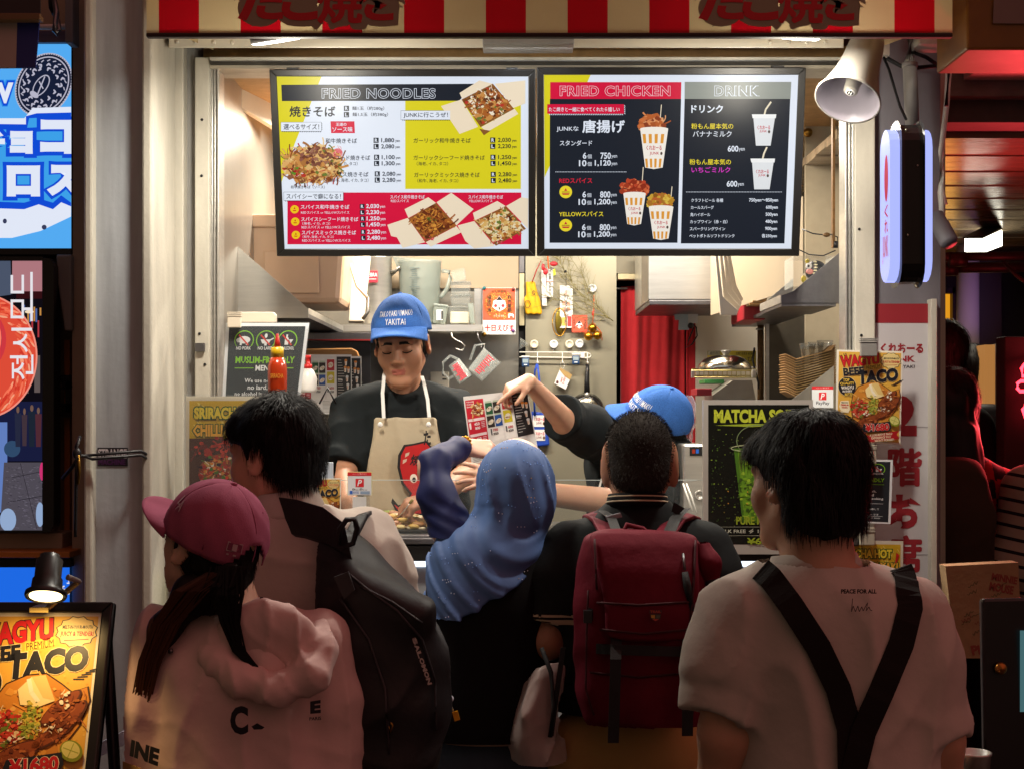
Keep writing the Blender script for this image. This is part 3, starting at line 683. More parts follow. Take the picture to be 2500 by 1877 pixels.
def strip(x0,y0,x1,y1,d,label,red=None,txt=None,tilt=0,name='paper_charm',extra=None):
 t=thing(name,label,'charm',P((x0+x1)/2,y0,d),group='paper charms on the grey panel');s=Sheet([P(x0+tilt,y0,d-.01),P(x1+tilt,y0,d-.01),P(x1,y1,d-.01),P(x0,y1,d-.01)],(0,0,100,400));s.slab(paper,.004)
 if red:s.rect(0,red,100,red+12,ink('#d8523a'))
 if txt:s.text(txt,32,40,68,370,ink('#3a3f48'),2,vert=True)
 if extra:extra(s)
 s.build('strip',t);return t
strip(1334,653,1350,726,DP,'narrow paper charm with one red band and black brush writing',190,'内符璽 西宮神社',1)
strip(1324,660,1335,747,DP+.005,'plain white folded paper charm behind the red bow',None,None,-3)
def ex(s):
 for v in(150,200):s.rect(18,v,45,v+40,ink('#e0a08a'));s.rect(55,v,82,v+40,ink('#e0a08a'))
 s.rect(15,300,45,380,ink('#cfa84a'));s.disc(60,70,28,26,ink('#e3b8a8'));s.rect(60,290,90,385,ink('#c23a35'))
strip(1367,698,1398,801,DP,'wide white talisman strip with red seals and gold print',None,'えびす御守札',0,extra=ex)
b=MB();b.tube([P(1382,660,DP-.012),P(1382,700,DP-.012)],.0012,black,5);b.ball(P(1380,664,DP-.012),.006,black,8,5);tag(b.build('cord',origin=P(1382,660,DP)),'thin black cord holding the wide white talisman','cord')
t=thing('ribbon_charm','red ribbon bow charm with gold cord under the menu board','charm',P(1338,640,DP))
b=MB();rc=mat('red_ribbon','#b01222',.45,sheen=.2)
b.ball(P(1352,645,DP-.03),.016,rc,12,8,(1,.45,.62));b.ball(P(1326,653,DP-.03),.012,rc,12,8,(.6,.4,1.1));b.ball(P(1332,664,DP-.03),.013,rc,12,8,(.75,.4,1.0));b.build('bow',t)
b=MB();b.tube([P(1337,620,DP-.02),P(1338,640,DP-.025),P(1340,658,DP-.03)],.003,mat('orange_cord','#c2571d',.7),6);b.build('cord',t)
b=MB();b.slab([P(1350,660,DP-.02),P(1355,656,DP-.02),P(1357,671,DP-.02),P(1351,674,DP-.02)],.004,ink('#b5c21c'));b.build('tag',t)
t=thing('coin_charm','oval golden coin charm beside the wide white talisman','charm',P(1366,790,DP))
b=MB();b.ball(P(1367,786,DP-.006),.03,mat('dull_gold','#a08a3a',.3,metal=1,var=.3,vs=50),20,10,(.62,.15,1.75));b.build('coin',t)
b=MB();a=[P(1366+17*math.cos(q),787+34*math.sin(q),DP-.012)for q in np.linspace(0,6.283,26)];b.tube(a,.0022,gold,6,caps=False);b.build('rim',t)
t=thing('charm_card','small square orange card with lucky god face','card',P(1415,812,DP));s=sheet_px(1396,770,1434,812,DP-.012);s.slab(ink('#d24b35'),.002);s.rect(1398,772,1432,810,ink('#c8573c'));s.poly([(1414,783),(1420,790),(1424,796),(1414,803),(1405,796),(1408,790)],ink('#efe6df'),2);s.poly([(1414,783),(1419,790),(1409,790)],ink('#1c1516'),3)
s.disc(1409,796,2.4,2.4,ink('#cf2f3a'),3);s.disc(1419,796,2.4,2.4,ink('#cf2f3a'),3);s.text('商売繁昌',1426,780,1431,804,ink('#3a1a16'),2,vert=True);s.text('福徳円満',1399,780,1404,804,ink('#3a1a16'),2,vert=True);s.build('sheet',t)
t=thing('bell_cluster','three golden net wrapped bells hanging from an orange cord','charm',P(1448,815,DP))
for(x,y)in((1446,801),(1436,821),(1458,819)):
 b=MB();c=P(x,y,DP-.03);b.ball(c,.0175,gold,18,10)
 b.build('bell',t)
 b=MB()
 for k in range(3):
  a=k*math.pi/3;b.tube([c+Vector((.0178*math.sin(q)*math.cos(a),-.0178*math.sin(q)*abs(math.sin(a))-.001,.0178*math.cos(q)))for q in np.linspace(0,3.14,9)],.0009,mat('brown_net','#8a5a12',.6),5)
 b.build('net',t)
b=MB();b.tube([P(1450,722,DP-.01),P(1450,750,DP-.012),P(1447,790,DP-.02)],.002,mat('orange_cord','#c2571d',.7),6);b.tube([P(1450,790,DP-.02),P(1468,812,DP-.02),P(1470,832,DP-.02)],.0022,mat('orange_cord','#c2571d',.7),6);b.ball(P(1448,766,DP-.014),.008,ink('#b8231c'),10,6,(.7,.5,1.4));b.build('cord',t)
b=MB();r=random.Random(11);br=mat('dried_twig','#8d8456',.8,var=.2,vs=60)
main=[(1497,784),(1478,770),(1455,750),(1432,728),(1405,705),(1382,668),(1366,640),(1358,622)]
def twig(pts,r0,lev):
 P3=[P(x,y,DP-.008-.012*r.random())for x,y in pts];b.tube(P3,r0,br,5,r2=r0*.5)
 if lev==0:return
 for i in range(len(pts)-1):
  for k in range(3 if lev==2 else 2):
   f=r.random();x=pts[i][0]+(pts[i+1][0]-pts[i][0])*f;y=pts[i][1]+(pts[i+1][1]-pts[i][1])*f
   a=math.atan2(pts[i+1][1]-pts[i][1],pts[i+1][0]-pts[i][0])+(r.random()-.5)*1.7;L=(26+50*r.random())*(1 if lev==2 else.42)
   q=[(x,y)]
   for j in range(3):a+=(r.random()-.5)*.5;q.append((q[-1][0]+math.cos(a)*L/3,q[-1][1]+math.sin(a)*L/3))
   if max(v[0]for v in q)<1500 and min(v[0]for v in q)>1284:twig(q,r0*.6,lev-1)
twig(main,.0022,2);twig([(1480,772),(1450,768),(1420,755),(1390,740),(1350,728),(1330,722)],.0016,2);twig([(1450,735),(1435,700),(1420,670),(1400,640),(1390,625)],.0014,2)
tag(b.build('dried_branch',origin=P(1497,784,DP)),'dried lucky bamboo branch fanned across the grey panel','branch')
for i,(x,y,l,hv)in enumerate(((1304,841,'second magnet knob from the clear funnel end of the rail',1),(1352,841,'white magnet knob above the middle of the wire rail',1),(1390,841,'cream magnet knob beside the white one near the bells',1),(1415,840,'white magnet knob nearest the golden bells',1),(1446,705,'single white magnet knob holding the bell cord',0))):
 l=('cream magnet knob next to the clear funnel above the rail' if i==0 else l)
 t=thing('magnet_knob',l,'knob',P(x,y,DP),group='magnet knobs on the grey panel');b=MB();b.lathe([(.0165,0),(.0175,.006),(.016,.014),(.011,.0155),(.011,.0145),(0,.0145)],P(x,y,DP+.012),mat('knob_cream' if i in(0,2)else 'knob_white','#d9d0ba' if i in(0,2)else '#dfe2e4',.3),(0,-1,0),22);b.build('disc',t)
 b=MB();b.tube([P(x,y+10,DP-.003),P(x-1,y+16,DP-.008),P(x-1,y+22,DP-.004)],.0018,steel_dark,6);b.build('hook',t)
b=MB();b.lathe([(.004,.0),(.022,.03),(.024,.033)],P(1289,841,DP-.01),clear,(-1,0,0.1),20);tag(b.build('funnel',origin=P(1275,841,DP)),'clear plastic funnel hanging at the end of the rail','funnel')
t=thing('hook_rail','white wire hook rail fixed across the grey panel','rail',P(1350,866,DP));b=MB();dr=DP-.014
b.tube([P(1268,860,dr),P(1432,861,dr),P(1441,864,dr),P(1443,868,dr),P(1440,873,dr),P(1430,874,dr),P(1268,872,dr)],.0026,wire_w,7);b.build('rail_wire',t)
for x in(1312,1373,1434):
 b=MB();b.tube([P(x,861,dr),P(x,885,dr),P(x+3,889,dr-.012),P(x+1,884,dr-.02)],.0024,wire_w,7);b.build('rail_hook',t)
b=MB();b.bpx(1417,861,1427,874,dr-.004,dr+.01,paper);b.build('clip',t,.001)
for i,(x,y,l)in enumerate(((1283,885,'blue kitchen timer clipped near the funnel end of the rail'),(1406,879,'blue kitchen timer clipped near the pan end of the rail'))):
 t=thing('kitchen_timer',l,'timer',P(x,y,dr),group='blue timers on the wire rail');b=MB();b.bpx(x-9,y-11,x+9,y+11,dr-.02,dr-.005,mat('timer_blue','#1d3f6a',.4));b.build('case',t,.003)
 s=sheet_px(x-7,y-8,x+7,y+1,dr-.0205);s.rect(x-7,y-8,x+7,y+1,mat('lcd_grey','#8fa0a8',.2),0);s.build('display',t)
 b=MB();b.bpx(x-4,y+4,x+4,y+7,dr-.023,dr-.02,ink('#c9d2da'));b.build('button',t)
 b=MB();b.bpx(x-10,y-16,x+10,y-13,dr-.012,dr-.004,paper);b.build('clip',t)
t=thing('label_pouch','blue hanging pouch with two shop stickers on a blue strap','pouch',P(1325,1088,DP));blue=mat('royal_blue_cloth','#0f3fa8',.6,bump=.15,bs=300)
b=MB();b.tube([P(1311,888,dr-.01),P(1306,905,dr-.01),P(1303,960,dr-.01),P(1306,1015,dr-.01)],.004,blue,7);b.tube([P(1312,888,dr-.01),P(1317,930,dr-.01),P(1322,1000,dr-.01)],.004,blue,7);b.build('strap',t)
b=MB();b.slab([P(1296,1003,dr),P(1333,1008,dr),P(1342,1086,dr),P(1303,1091,dr)],.03,blue);b.build('pouch',t,.006)
for(y0,y1)in((1013,1041),(1048,1075)):
 s=sheet_px(1301,y0,1331,y1,dr-.002);s.slab(paper,.0008);s.text('くれおーる',1304,y0+5,1329,y0+14,ink('#c01f35'),2,.02);s.text('JUNK',1309,y0+16,1323,y0+23,ink('#8a2030'),2);s.disc(1328,y0+20,3,4,ink('#6a4a2a'),2);s.build('sticker',t)
t=thing('card_block','tilted block of white shop cards hanging on a ring','cards',P(1373,950,dr));M=lambda x,y,d=dr-.012:P(x,y,d)
b=MB();b.slab([M(1368,898),M(1397,915),M(1381,951),M(1353,936)],.02,paper);b.build('cards',t,.001)
s=Sheet([M(1368,898,dr-.0125),M(1397,915,dr-.0125),M(1381,951,dr-.0125),M(1353,936,dr-.0125)],(0,0,100,130));s.poly([(0,0),(100,0),(100,45),(50,40),(0,18)],mat('tan_card','#a98a55',.7),1);s.text('くれおーる',30,62,92,80,ink('#c02a3c'),2,.02,rot=1.45);s.text('JUNK',20,70,60,84,ink('#c02a3c'),2,.02,rot=1.45);s.disc(18,108,10,12,ink('#5a2a2a'),2);s.build('printed_face',t)
b=MB();b.tube([P(1373+5*math.cos(q),892+8*math.sin(q),dr-.012)for q in np.linspace(0,6.283,16)],.0014,steel,5);b.build('ring',t)
t=thing('frying_pan','black frying pan with perforated steel base hanging from the rail','pan',P(1434,990,dr));c=P(1433,1001,dr-.01)
b=MB();b.lathe([(0,-.01),(.045,-.012),(.066,.014),(.070,.018),(.067,.022)],c+Vector((0,.02,0)),mat('pan_black','#191919',.25,spec=.6),(0,-1,0),40);
b2=MB();b2.lathe([(.070,.0),(.069,.01),(.060,.035),(.046,.042),(0,.042)],c+Vector((0,.03,0)),mat('pan_black','#191919',.25,spec=.6),(0,-1,0),40);b2.build('pan_body',t)
b=MB();b.lathe([(.047,0),(.045,.002),(.0,.002)],c+Vector((0,-.0125,0)),mat('pan_base_steel','#a09a88',.3,metal=1),(0,-1,0),36);b.build('base_disc',t)
b=MB()
for rr,n in((.012,8),(.02,14),(.028,20),(.036,26)):
 for k in range(n):q=6.283*k/n;b.ball(c+Vector((rr*math.cos(q),-.0146,rr*math.sin(q))),.0021,blackm,6,4,(1,.4,1))
b.build('base_holes',t)
b=MB();b.tube([P(1434,890,dr-.005),P(1434,905,dr-.01),P(1433,930,dr-.014),P(1433,958,dr-.016)],[.0075,.008,.010,.012],black,10);b.build('handle',t)
b=MB();b.tube([P(1433,956,dr-.016),P(1433,972,dr-.016)],.010,steel,10);b.build('ferrule',t)
t=thing('door_curtain','red split door curtain hanging in the kitchen doorway','curtain',P(1600,700,5.68))
def cloth_panel(x0,x1,y0,y1,d,m,nx=40,amp=.012,fr=9.,ph=0.):
 vs=[];fs=[];
 for j in range(13):
  for i in range(nx+1):
   a=i/nx;v=j/12;p=P(x0+(x1-x0)*a,y0+(y1-y0)*v,d);p.y+=amp*(.4+.6*v)*math.sin(fr*a*6.283/3+ph+.5*math.sin(v*3+a*4))+.004*math.sin(a*40+v*5);vs.append(p)
 for j in range(12):
  for i in range(nx):fs.append((j*(nx+1)+i,j*(nx+1)+i+1,(j+1)*(nx+1)+i+1,(j+1)*(nx+1)+i))
 b=MB();b.add(vs,fs,m,True);return b
o=cloth_panel(1516,1672,700,1240,5.66,red_cloth,ph=1.2,amp=.02,fr=7).build('panel',t);mo=o.modifiers.new('th','SOLIDIFY');mo.thickness=.003
o=cloth_panel(1676,1712,700,1240,5.66,red_cloth,16,.012,4).build('panel',t);mo=o.modifiers.new('th','SOLIDIFY');mo.thickness=.003
b=MB();b.tube([P(1506,705,5.66),P(1720,705,5.66)],.004,wire_w,8);b.build('rod',t)
b=MB();b.bpx(1509,669,1568,682,5.58,5.64,mat('cream_batten','#cbbf98',.6));tag(b.build('curtain_pelmet',origin=P(1530,680,5.6)),'pale wooden pelmet strip over the red curtain','pelmet')
t=thing('steel_hood','boxy brushed steel hood above the red curtain','hood',P(1670,740,4.95));b=MB();b.bpx(1583,560,1790,733,4.95,5.5,steel);b.build('box',t,.004)
b=MB();b.bpx(1585,734,1790,745,4.945,5.5,steel_dark);b.build('drip_edge',t,.002)
b=MB();a=[P(1582,560,4.95),P(1582,736,4.95)];b.add([a[0],a[1],P(1566,745,5.0),P(1566,560,5.0)],[(0,1,2,3)],steel_dull);b.build('side_flange',t)
t=thing('wall_board','warm cream wall board behind the stacked white lids','wall panel',P(1880,700,4.8))
b=MB();b.slab([P(1735,560,4.80),P(1960,480,4.70),P(1960,700,4.70),P(1735,770,4.80)],.012,kit_cream);b.build('board',t)
for i,x in enumerate((1741,1751,1760,1768)):
 b=MB();y1=770-9*i;b.slab([P(x,560,4.62+.03*i),P(x+4,560,4.62+.03*i),P(x+24+2*i,y1-46,4.62+.03*i),P(x+24+2*i+38-7*i,y1-12,4.62+.03*i),P(x+20+38-7*i,y1,4.62+.03*i),P(x+18,y1,4.62+.03*i)],.012,plastic_w)
 tag(b.build('tub_lid',bev=.002,origin=P(x,y1,4.7)),('white lid at the front of the upright lid stack','second white lid from the steel hood in the lid stack','third white lid from the steel hood in the lid stack','white lid at the back against the cream board')[i],'lid','upright stack of white lids')
t=thing('wall_shelf','scuffed dark steel shelf with triangular end plate at the stall opening','shelf',P(2000,745,4.22))
b=MB();b.slab([P(2079,593,4.2),P(2079,742,4.2),P(1908,742,4.2),P(1908,722,4.2),P(1936,712,4.2)],.004,steel_dark);b.build('end_plate',t)
z0=P(0,745,4.2).z;b=MB();b.box((P(1908,0,4.2).x,4.2,z0-.004),(XR-.002,4.55,z0+.006),steel_dark);b.box((P(1908,0,4.2).x-.003,4.2,z0+.006),(P(1908,0,4.2).x,4.55,z0+.03),steel);b.build('shelf_plate',t)
t=thing('wall_shelf','smaller steel shelf behind with red box under the cream board','shelf',P(1880,780,4.75))
b=MB();b.slab([P(1936,680,4.6),P(1936,742,4.6),P(1908,760,4.6),P(1872,752,4.6),P(1872,735,4.6)],.004,steel);b.build('end_plate',t)
z1=P(0,762,4.6).z;b=MB();b.box((P(1868,0,4.6).x,4.58,z1-.006),(XR-.002,5.3,z1+.004),steel_dark);b.build('shelf_plate',t)
b=MB();b.bpx(1816,744,1868,781,4.82,5.1,mat('red_box_card','#8d1420',.5));b.build('drawer_front',t,.003)
for i in range(3):
 b=MB();b.bpx(1830+8*i,740-6*i,1872,745-6*i,4.75,4.9,card_b);tag(b.build('flat_carton',origin=P(1840,740,4.75)),('flat brown carton lying lowest beside the red box','flat brown carton between two others beside the red box','flat brown carton lying topmost beside the red box')[i],'carton','flat cartons')
t=thing('lucky_doll','boxed dark lucky doll with painted eyes behind the triangular plate','doll',P(1985,690,4.42));dd=4.36
b=MB();b.ball(P(1992,662,dd),.034,mat('doll_black','#1c1a22',.4),18,12,(1,.8,.95));b.build('body',t)
b=MB();b.ball(P(1975,650,dd-.026),.010,ink('#e9e4dc'),12,8,(1,.4,1));b.ball(P(1974,650,dd-.030),.004,ink('#201a1a'),8,6,(1,.4,1));b.ball(P(1977,664,dd-.026),.012,ink('#d98a80'),12,8,(1,.3,.7));b.build('face',t)
b=MB()
for k in range(6):b.ball(P(1990+2*math.sin(k),640+7*k,dd-.029),.004,ink('#e6d9b0'),8,5,(1.6,.4,.7))
b.build('trim',t)
b=MB();b.ball(P(1962,682,dd-.02),.009,ink('#c9b02a'),10,7,(.9,.5,1.3));b.ball(P(1971,638,dd-.02),.007,ink('#c9b02a'),10,7);b.build('tassel',t)
b=MB();b.bpx(1937,625,2040,700,dd-.06,dd+.08,clearer);tag(b.build('display_box',origin=P(1985,700,dd)),'clear plastic box around the lucky doll','box')
b=MB();b.tube([P(1958,560,4.3),P(1985,571,4.28),P(2010,574,4.26),P(2030,573,4.25),P(2045,580,4.25),P(2044,605,4.25)],.0022,black,6);b.tube([P(1950,610,4.3),P(1975,622,4.3),P(2010,625,4.28),P(2040,612,4.26)],.002,black,6);b.ball(P(2018,574,4.25),.008,rust,8,6,(1.4,.8,.9));b.tube([P(2041,590,4.24),P(2040,606,4.24)],.007,black,8)
tag(b.build('power_cable',origin=P(2000,575,4.28)),'thin black power cable sagging below the horn speaker','cable')
b=MB();b.lathe([(.016,0),(.016,.004),(.010,.006),(.010,.02),(.012,.022),(0,.022)],P(1972,325,4.985),brass,(0,-1,0),20);b.build('brass_knob',st)
b=MB();b.bpx(2033,190,2039,605,4.24,4.26,mat('brown_angle','#7a5424',.5,metal=.4,var=.5,vs=40));tag(b.build('angle_bar',origin=P(2036,600,4.25)),'thin rusty brown angle bar standing by the stall opening','bar')
b=MB();b.tube([P(1857,780,5.2),P(1857,1010,5.2)],.012,rust,12);b.tube([P(1845,804,5.19),P(1862,804,5.19)],.004,steel,8);tag(b.build('rusty_pole',origin=P(1857,1010,5.2)),'rust streaked upright pole beside the white wall','pole')
b=MB();b.bpx(1870,768,1878,1000,5.12,5.14,steel);tag(b.build('steel_upright',origin=P(1874,1000,5.12)),'slim polished steel upright next to the rusty pole','post')
b=MB();b.bpx(1878,770,1966,1010,5.16,5.18,mat('greasy_steel','#6d675c',.45,metal=.7,var=.3,vs=6));tag(b.build('steel_board',origin=P(1920,1000,5.16)),'greasy steel board behind the paper trays','panel')
b=MB();b.bpx(1967,190,2060,1010,5.0,5.02,mat('pale_niche','#b3a78f',.35,metal=.4,var=.2));tag(b.build('niche_board',origin=P(2000,1000,5.0)),'tall pale steel board behind the stacks of clear cups','panel')
t=thing('memo_papers','bunch of white memo papers hung by the curtain edge','papers',P(1670,750,5.4))
for i,q in enumerate(((1648,745,1674,782,-6),(1656,752,1682,806,3),(1680,748,1704,790,0))):
 s=Sheet([P(q[0]+q[4],q[1],5.42-.012*i),P(q[2]+q[4],q[1],5.42-.012*i),P(q[2],q[3],5.42-.012*i),P(q[0],q[3],5.42-.012*i)],(0,0,10,10));s.slab(mat('memo_blue','#b9cdd6',.6)if i<2 else paper,.0015)
 if i==2:s.rect(2,1,4,3,ink('#b82a3a'))
 s.build('sheet',t)
b=MB();b.tube([P(1690,790,5.4),P(1700,800,5.38),P(1702,820,5.38),P(1690,840,5.38),P(1676,850,5.38),P(1682,828,5.38),P(1694,800,5.38)],.003,black,6);b.ball(P(1686,796,5.38),.012,black,10,6);tag(b.build('coiled_cable',origin=P(1690,790,5.4)),'coiled black cable hanging under the memo papers','cable')
t=thing('dish_rack','yellowish wire dish rack under the upturned steel bowl','rack',P(1770,915,4.9));rw=mat('rack_wire','#a89a62',.35,metal=.8);b=MB()
for y in(905,921):b.tube([P(1690,y,4.78),P(1846,y,4.78),P(1846,y-4,5.1),P(1690,y-4,5.1),P(1690,y,4.78)],.0026,rw,6)
for k in range(14):b.tube([P(1696+11.3*k,905,4.78),P(1696+11.3*k,921,4.78)],.0016,rw,5)
for k in range(8):b.tube([P(1700+20*k,921,4.78),P(1700+20*k,917,5.1)],.0016,rw,5)
b.build('basket',t)
b=MB();b.bpx(1688,905,1696,923,4.76,4.775,steel);b.bpx(1836,903,1846,921,4.76,4.775,steel);b.build('end_cap',t,.002)
t=thing('steel_bowl','upturned shiny steel mixing bowl on the wire rack','bowl',P(1769,905,4.92));b=MB();b.lathe([(.093,0),(.094,.004),(.088,.022),(.070,.040),(.045,.050),(0,.053)],P(1769,904,4.92),mat('polished_steel','#b8b3a6',.16,metal=1),seg=40);b.build('shell',t)
b=MB();b.lathe([(.008,0),(.010,.006),(.018,.018),(.017,.020),(0,.020)],P(1772,870,4.9),mat('lid_knob_grey','#8f8d86',.3,metal=.6),seg=20);b.build('knob',t)
t=thing('notice_sign','yellow notice with black brush writing behind the steel bowl','sign',P(1790,880,5.2));s=sheet_px(1727,857,1846,895,5.2);s.slab(ink('#b8a52a'),.004);s.rect(1727,857,1758,868,ink('#8d8a74'));s.text('のりの',1733,859,1752,866,ink('#2a2a20'),2);s.text('世田谷',1796,860,1838,867,ink('#2a2a18'),2);s.text('のび',1808,872,1840,884,ink('#2a2a18'),2,rot=-.2);s.build('plate',t)
b=MB();b.tube([P(1842,850,5.15),P(1838,880,5.13),P(1843,905,5.13),P(1852,935,5.12),P(1852,950,5.12)],.004,black,7);tag(b.build('black_hose',origin=P(1842,850,5.15)),'thin black hose hanging before the rusty pole','hose')
b=MB();b.slab([P(1740,965,4.7),P(1790,928,4.7),P(1836,928,4.7),P(1850,1000,4.7),P(1740,1000,4.7)],.2,steel_dull);tag(b.build('steel_cover',origin=P(1790,1000,4.7)),'dull steel machine cover under the dish rack','cover')
b=MB();b.bpx(1701,948,1738,965,4.65,4.8,mat('red_box_card','#8d1420',.5));tag(b.build('red_carton',bev=.002,origin=P(1720,965,4.7)),'small dark red carton under the dish rack','carton')
b=MB();b.bpx(1720,926,1768,936,4.86,5.0,mat('green_pack','#3c8a4a',.4));tag(b.build('green_packet',bev=.002,origin=P(1740,936,4.9)),'green packet lying under the wire rack','packet')
for i,(x,y0)in enumerate(((1972,840),(1992,836),(2014,832))):
 c=P(x,890,4.5);b=MB();hgt=S(890-y0,4.5)
 b.lathe([(.017,0),(.024,hgt*.95),(.026,hgt*.955),(.026,hgt)],c,clear,seg=22)
 for k in range(3):b.lathe([(.0242+.0006*k,hgt*(.72+.07*k)),(.0252,hgt*(.74+.07*k))],c,clear,seg=22)
 tag(b.build('cup_stack',origin=c),('stack of clear plastic cups nearest the greasy steel board','middle stack of clear plastic cups above the trays','tallest stack of clear plastic cups near the opening')[i],'cups','stacks of clear cups')
for k in range(16):
 y=968-6.0*k;b=MB();x0=1918-(k%3);L=P(x0,y,4.42);Rr=P(2040,y-22,4.40)
 pts=[L+Vector((0,0,.018)),L+Vector((.03,-.03,0)),Rr+Vector((-.02,-.03,0)),Rr+Vector((0,0,.018)),Rr+Vector((0,.10,.018)),Rr+Vector((-.02,.12,0)),L+Vector((.03,.12,0)),L+Vector((0,.10,.018))]
 b.add(pts,[(0,1,6,7),(1,2,5,6),(2,3,4,5)],card_b);o=b.build('paper_tray',origin=L);mo=o.modifiers.new('th','SOLIDIFY');mo.thickness=.0018
 tag(o,'kraft paper food tray nested in the tall stack beside the clear cups','tray','nested kraft paper trays')
t=thing('tray_divider','triangular steel divider plate with a payment sticker','divider',P(1990,1000,4.2));b=MB();b.slab([P(2036,893,4.1),P(2036,1030,4.1),P(1915,1030,4.1),P(1928,980,4.1)],.004,steel_dull);b.build('plate',t)
def paypay(s,x0,y0,x1,y1,strip=True):
 w,h=x1-x0,y1-y0;X=lambda a:x0+w*a;Y=lambda a:y0+h*a
 s.rect(X(0),Y(0),X(1),Y(1),mat('sticker_white','#dfe1e4',.3),1)
 if strip:s.rect(X(0),Y(0),X(1),Y(.15),ink('#d3202a'),2);s.text('ペイペイ使えます',X(.2),Y(.04),X(.8),Y(.115),ink('#f6c8c8'),3)
 s.rect(X(.33),Y(.28),X(.68),Y(.64),ink('#d8202c'),2);s.text('P',X(.40),Y(.33),X(.60),Y(.60),ink('#f4f4f4'),3,.02,shear=.25);s.text('PayPay',X(.2),Y(.7),X(.82),Y(.9),ink('#3a3f46'),2,.01)
s=sheet_px(1982,943,2034,995,4.095);paypay(s,1982,943,2034,995);s.build('payment_sticker',t)
t=thing('drink_machine','steel counter machine with a small coloured control panel','machine',P(1690,1300,4.25));b=MB();b.bpx(1668,1084,1722,1300,4.2,4.5,steel);b.build('body',t,.006)
s=sheet_px(1684,1090,1716,1112,4.197);s.slab(black,.003);s.rect(1690,1096,1697,1106,glow('#d8452a',.5));s.rect(1699,1096,1706,1106,glow('#3a78d8',.7));s.build('control_panel',t)
b=MB();b.lathe([(.016,0),(.016,.008),(.011,.010),(.011,.004),(0,.004)],P(1708,1208,4.2),steel,(0,-1,0),22);b.build('dial',t)
b=MB();b.tube([P(1668,1180,4.15),P(1680,1215,4.12),P(1690,1245,4.1)],.003,wire_w,6);b.tube([P(1676,1180,4.15),P(1690,1215,4.12),P(1700,1250,4.1)],.003,wire_w,6);b.build('wire_stand',t)
f=Field((P(1625,0,4.4).x,4.33,P(0,1120,4.4).z),(P(1715,0,4.4).x,4.5,P(0,965,4.4).z),.005)
f.ell(P(1672,1000,4.42),(.035,.03,.05),.03);f.ell(P(1660,1050,4.42),(.04,.03,.06),.03);f.ell(P(1650,1095,4.42),(.028,.025,.03),.03)
f.disp(lambda x,y,z:.008*np.abs(snoise(x,y,z,60,5))-.004+.004*snoise(x,y,z,140,9));o,_,_=f.build('plastic_bag',None,[thin('crinkly_film','#dfe6ea',.16,.1)],smooth=0);tag(o,'crumpled clear plastic bag hanging behind the tilted blue cap','bag')
t=thing('griddle','counter griddle heaped with chopped takoyaki batter','griddle',P(950,1300,4.1));b=MB();b.box((P(838,0,4.0).x,3.99,cz-.003),(P(1480,0,4.0).x,4.3,cz+.006),mat('griddle_iron','#23201d',.45,var=.4,vs=30));b.build('plate',t,.003)
b=MB();r=random.Random(5);fm=[mat('batter_%s'%n,c,.5)for n,c in(('cream','#d9c489'),('golden','#c9a456'),('pale','#e3d7b0'),('green','#9aa65a'),('brown','#9c6a35'),('pink','#cf9a7a'))]
for k in range(900):
 x=835+230*r.random();dep=4.02+.26*r.random();hh=.035*(1-((x-950)/130)**2)*r.random();c=P(x,0,dep);b.ball((c.x,dep,cz+.006+max(0,hh)),.006+.007*r.random(),r.choice(fm),6,4,(1+r.random(),1,.7))
o=b.build('batter_heap',t)
b=MB()
for k in range(7):a=P(1486,0,4.0).x+.004;b.tube([(a,4.0+.035*k,cz+.012),(P(1560,0,4.0).x,4.0+.035*k,cz+.012)],.0025,steel,6)
tag(b.build('cooling_grid',origin=P(1500,1300,4.0)),'steel wire grid on the counter beside the blue headscarf','rack')
LW,LK,LY,LR,LG=glow('#e0e8f6',.95),glow('#1d222c',1.),glow('#d9cf22',.95),glow('#d3163e',.95),glow('#8e948e',.9)
LC,LB=glow('#ecdcc2',.95),glow('#8a5a2c',.9)
FOODC=['#7a3f1e','#a8602a','#c98d4a','#5a2c16','#d9a868','#8c4a22','#e6c690','#6a7a35','#b8382a']
def gl9(c):return glow(c,.9)
NV=gl9('#141a2c')
def bp1(u,v,d):return P(640+u/3.206,130+v/3.206,d)
def bp2(u,v,d):return P(1290+u/3.16,130+v/3.16,d)
DT,DBt=3.90,4.03
def board(name,label,fn,lit,outer,hooks):
 t=thing(name,label,'menu board',fn((lit[0]+lit[1])/2,lit[5],DBt),group='backlit menu boards')
 s=Sheet([fn(lit[0],lit[4],DT),fn(lit[1],lit[4],DT),fn(lit[3],lit[5],DBt),fn(lit[2],lit[5],DBt)],lit,step=.0003);s.slab(LW,.02)
 a0,a1,b0,b1,v0,v1=outer;k=(DBt-DT)/(lit[5]-lit[4]);dd=lambda v:DT+(v-lit[4])*k
 O=[fn(a0,v0,dd(v0)-.006),fn(a1,v0,dd(v0)-.006),fn(b1,v1,dd(v1)-.006),fn(b0,v1,dd(v1)-.006)];I=[fn(lit[0],lit[4],DT-.006),fn(lit[1],lit[4],DT-.006),fn(lit[3],lit[5],DBt-.006),fn(lit[2],lit[5],DBt-.006)]
 n=Vector(-s.n)
 for i in range(4):
  j=(i+1)%4;b=MB();b.slab([O[i],O[j],I[j],I[i]],.045,frame_m,n);b.build('frame_bar',t,.002)
 for h in hooks:
  b=MB();b.slab([fn(h-45,v0-14,dd(v0)),fn(h+45,v0-14,dd(v0)),fn(h+45,v0+4,dd(v0)),fn(h-45,v0+4,dd(v0))],.03,black,n);b.build('hanger',t)
 return t,s
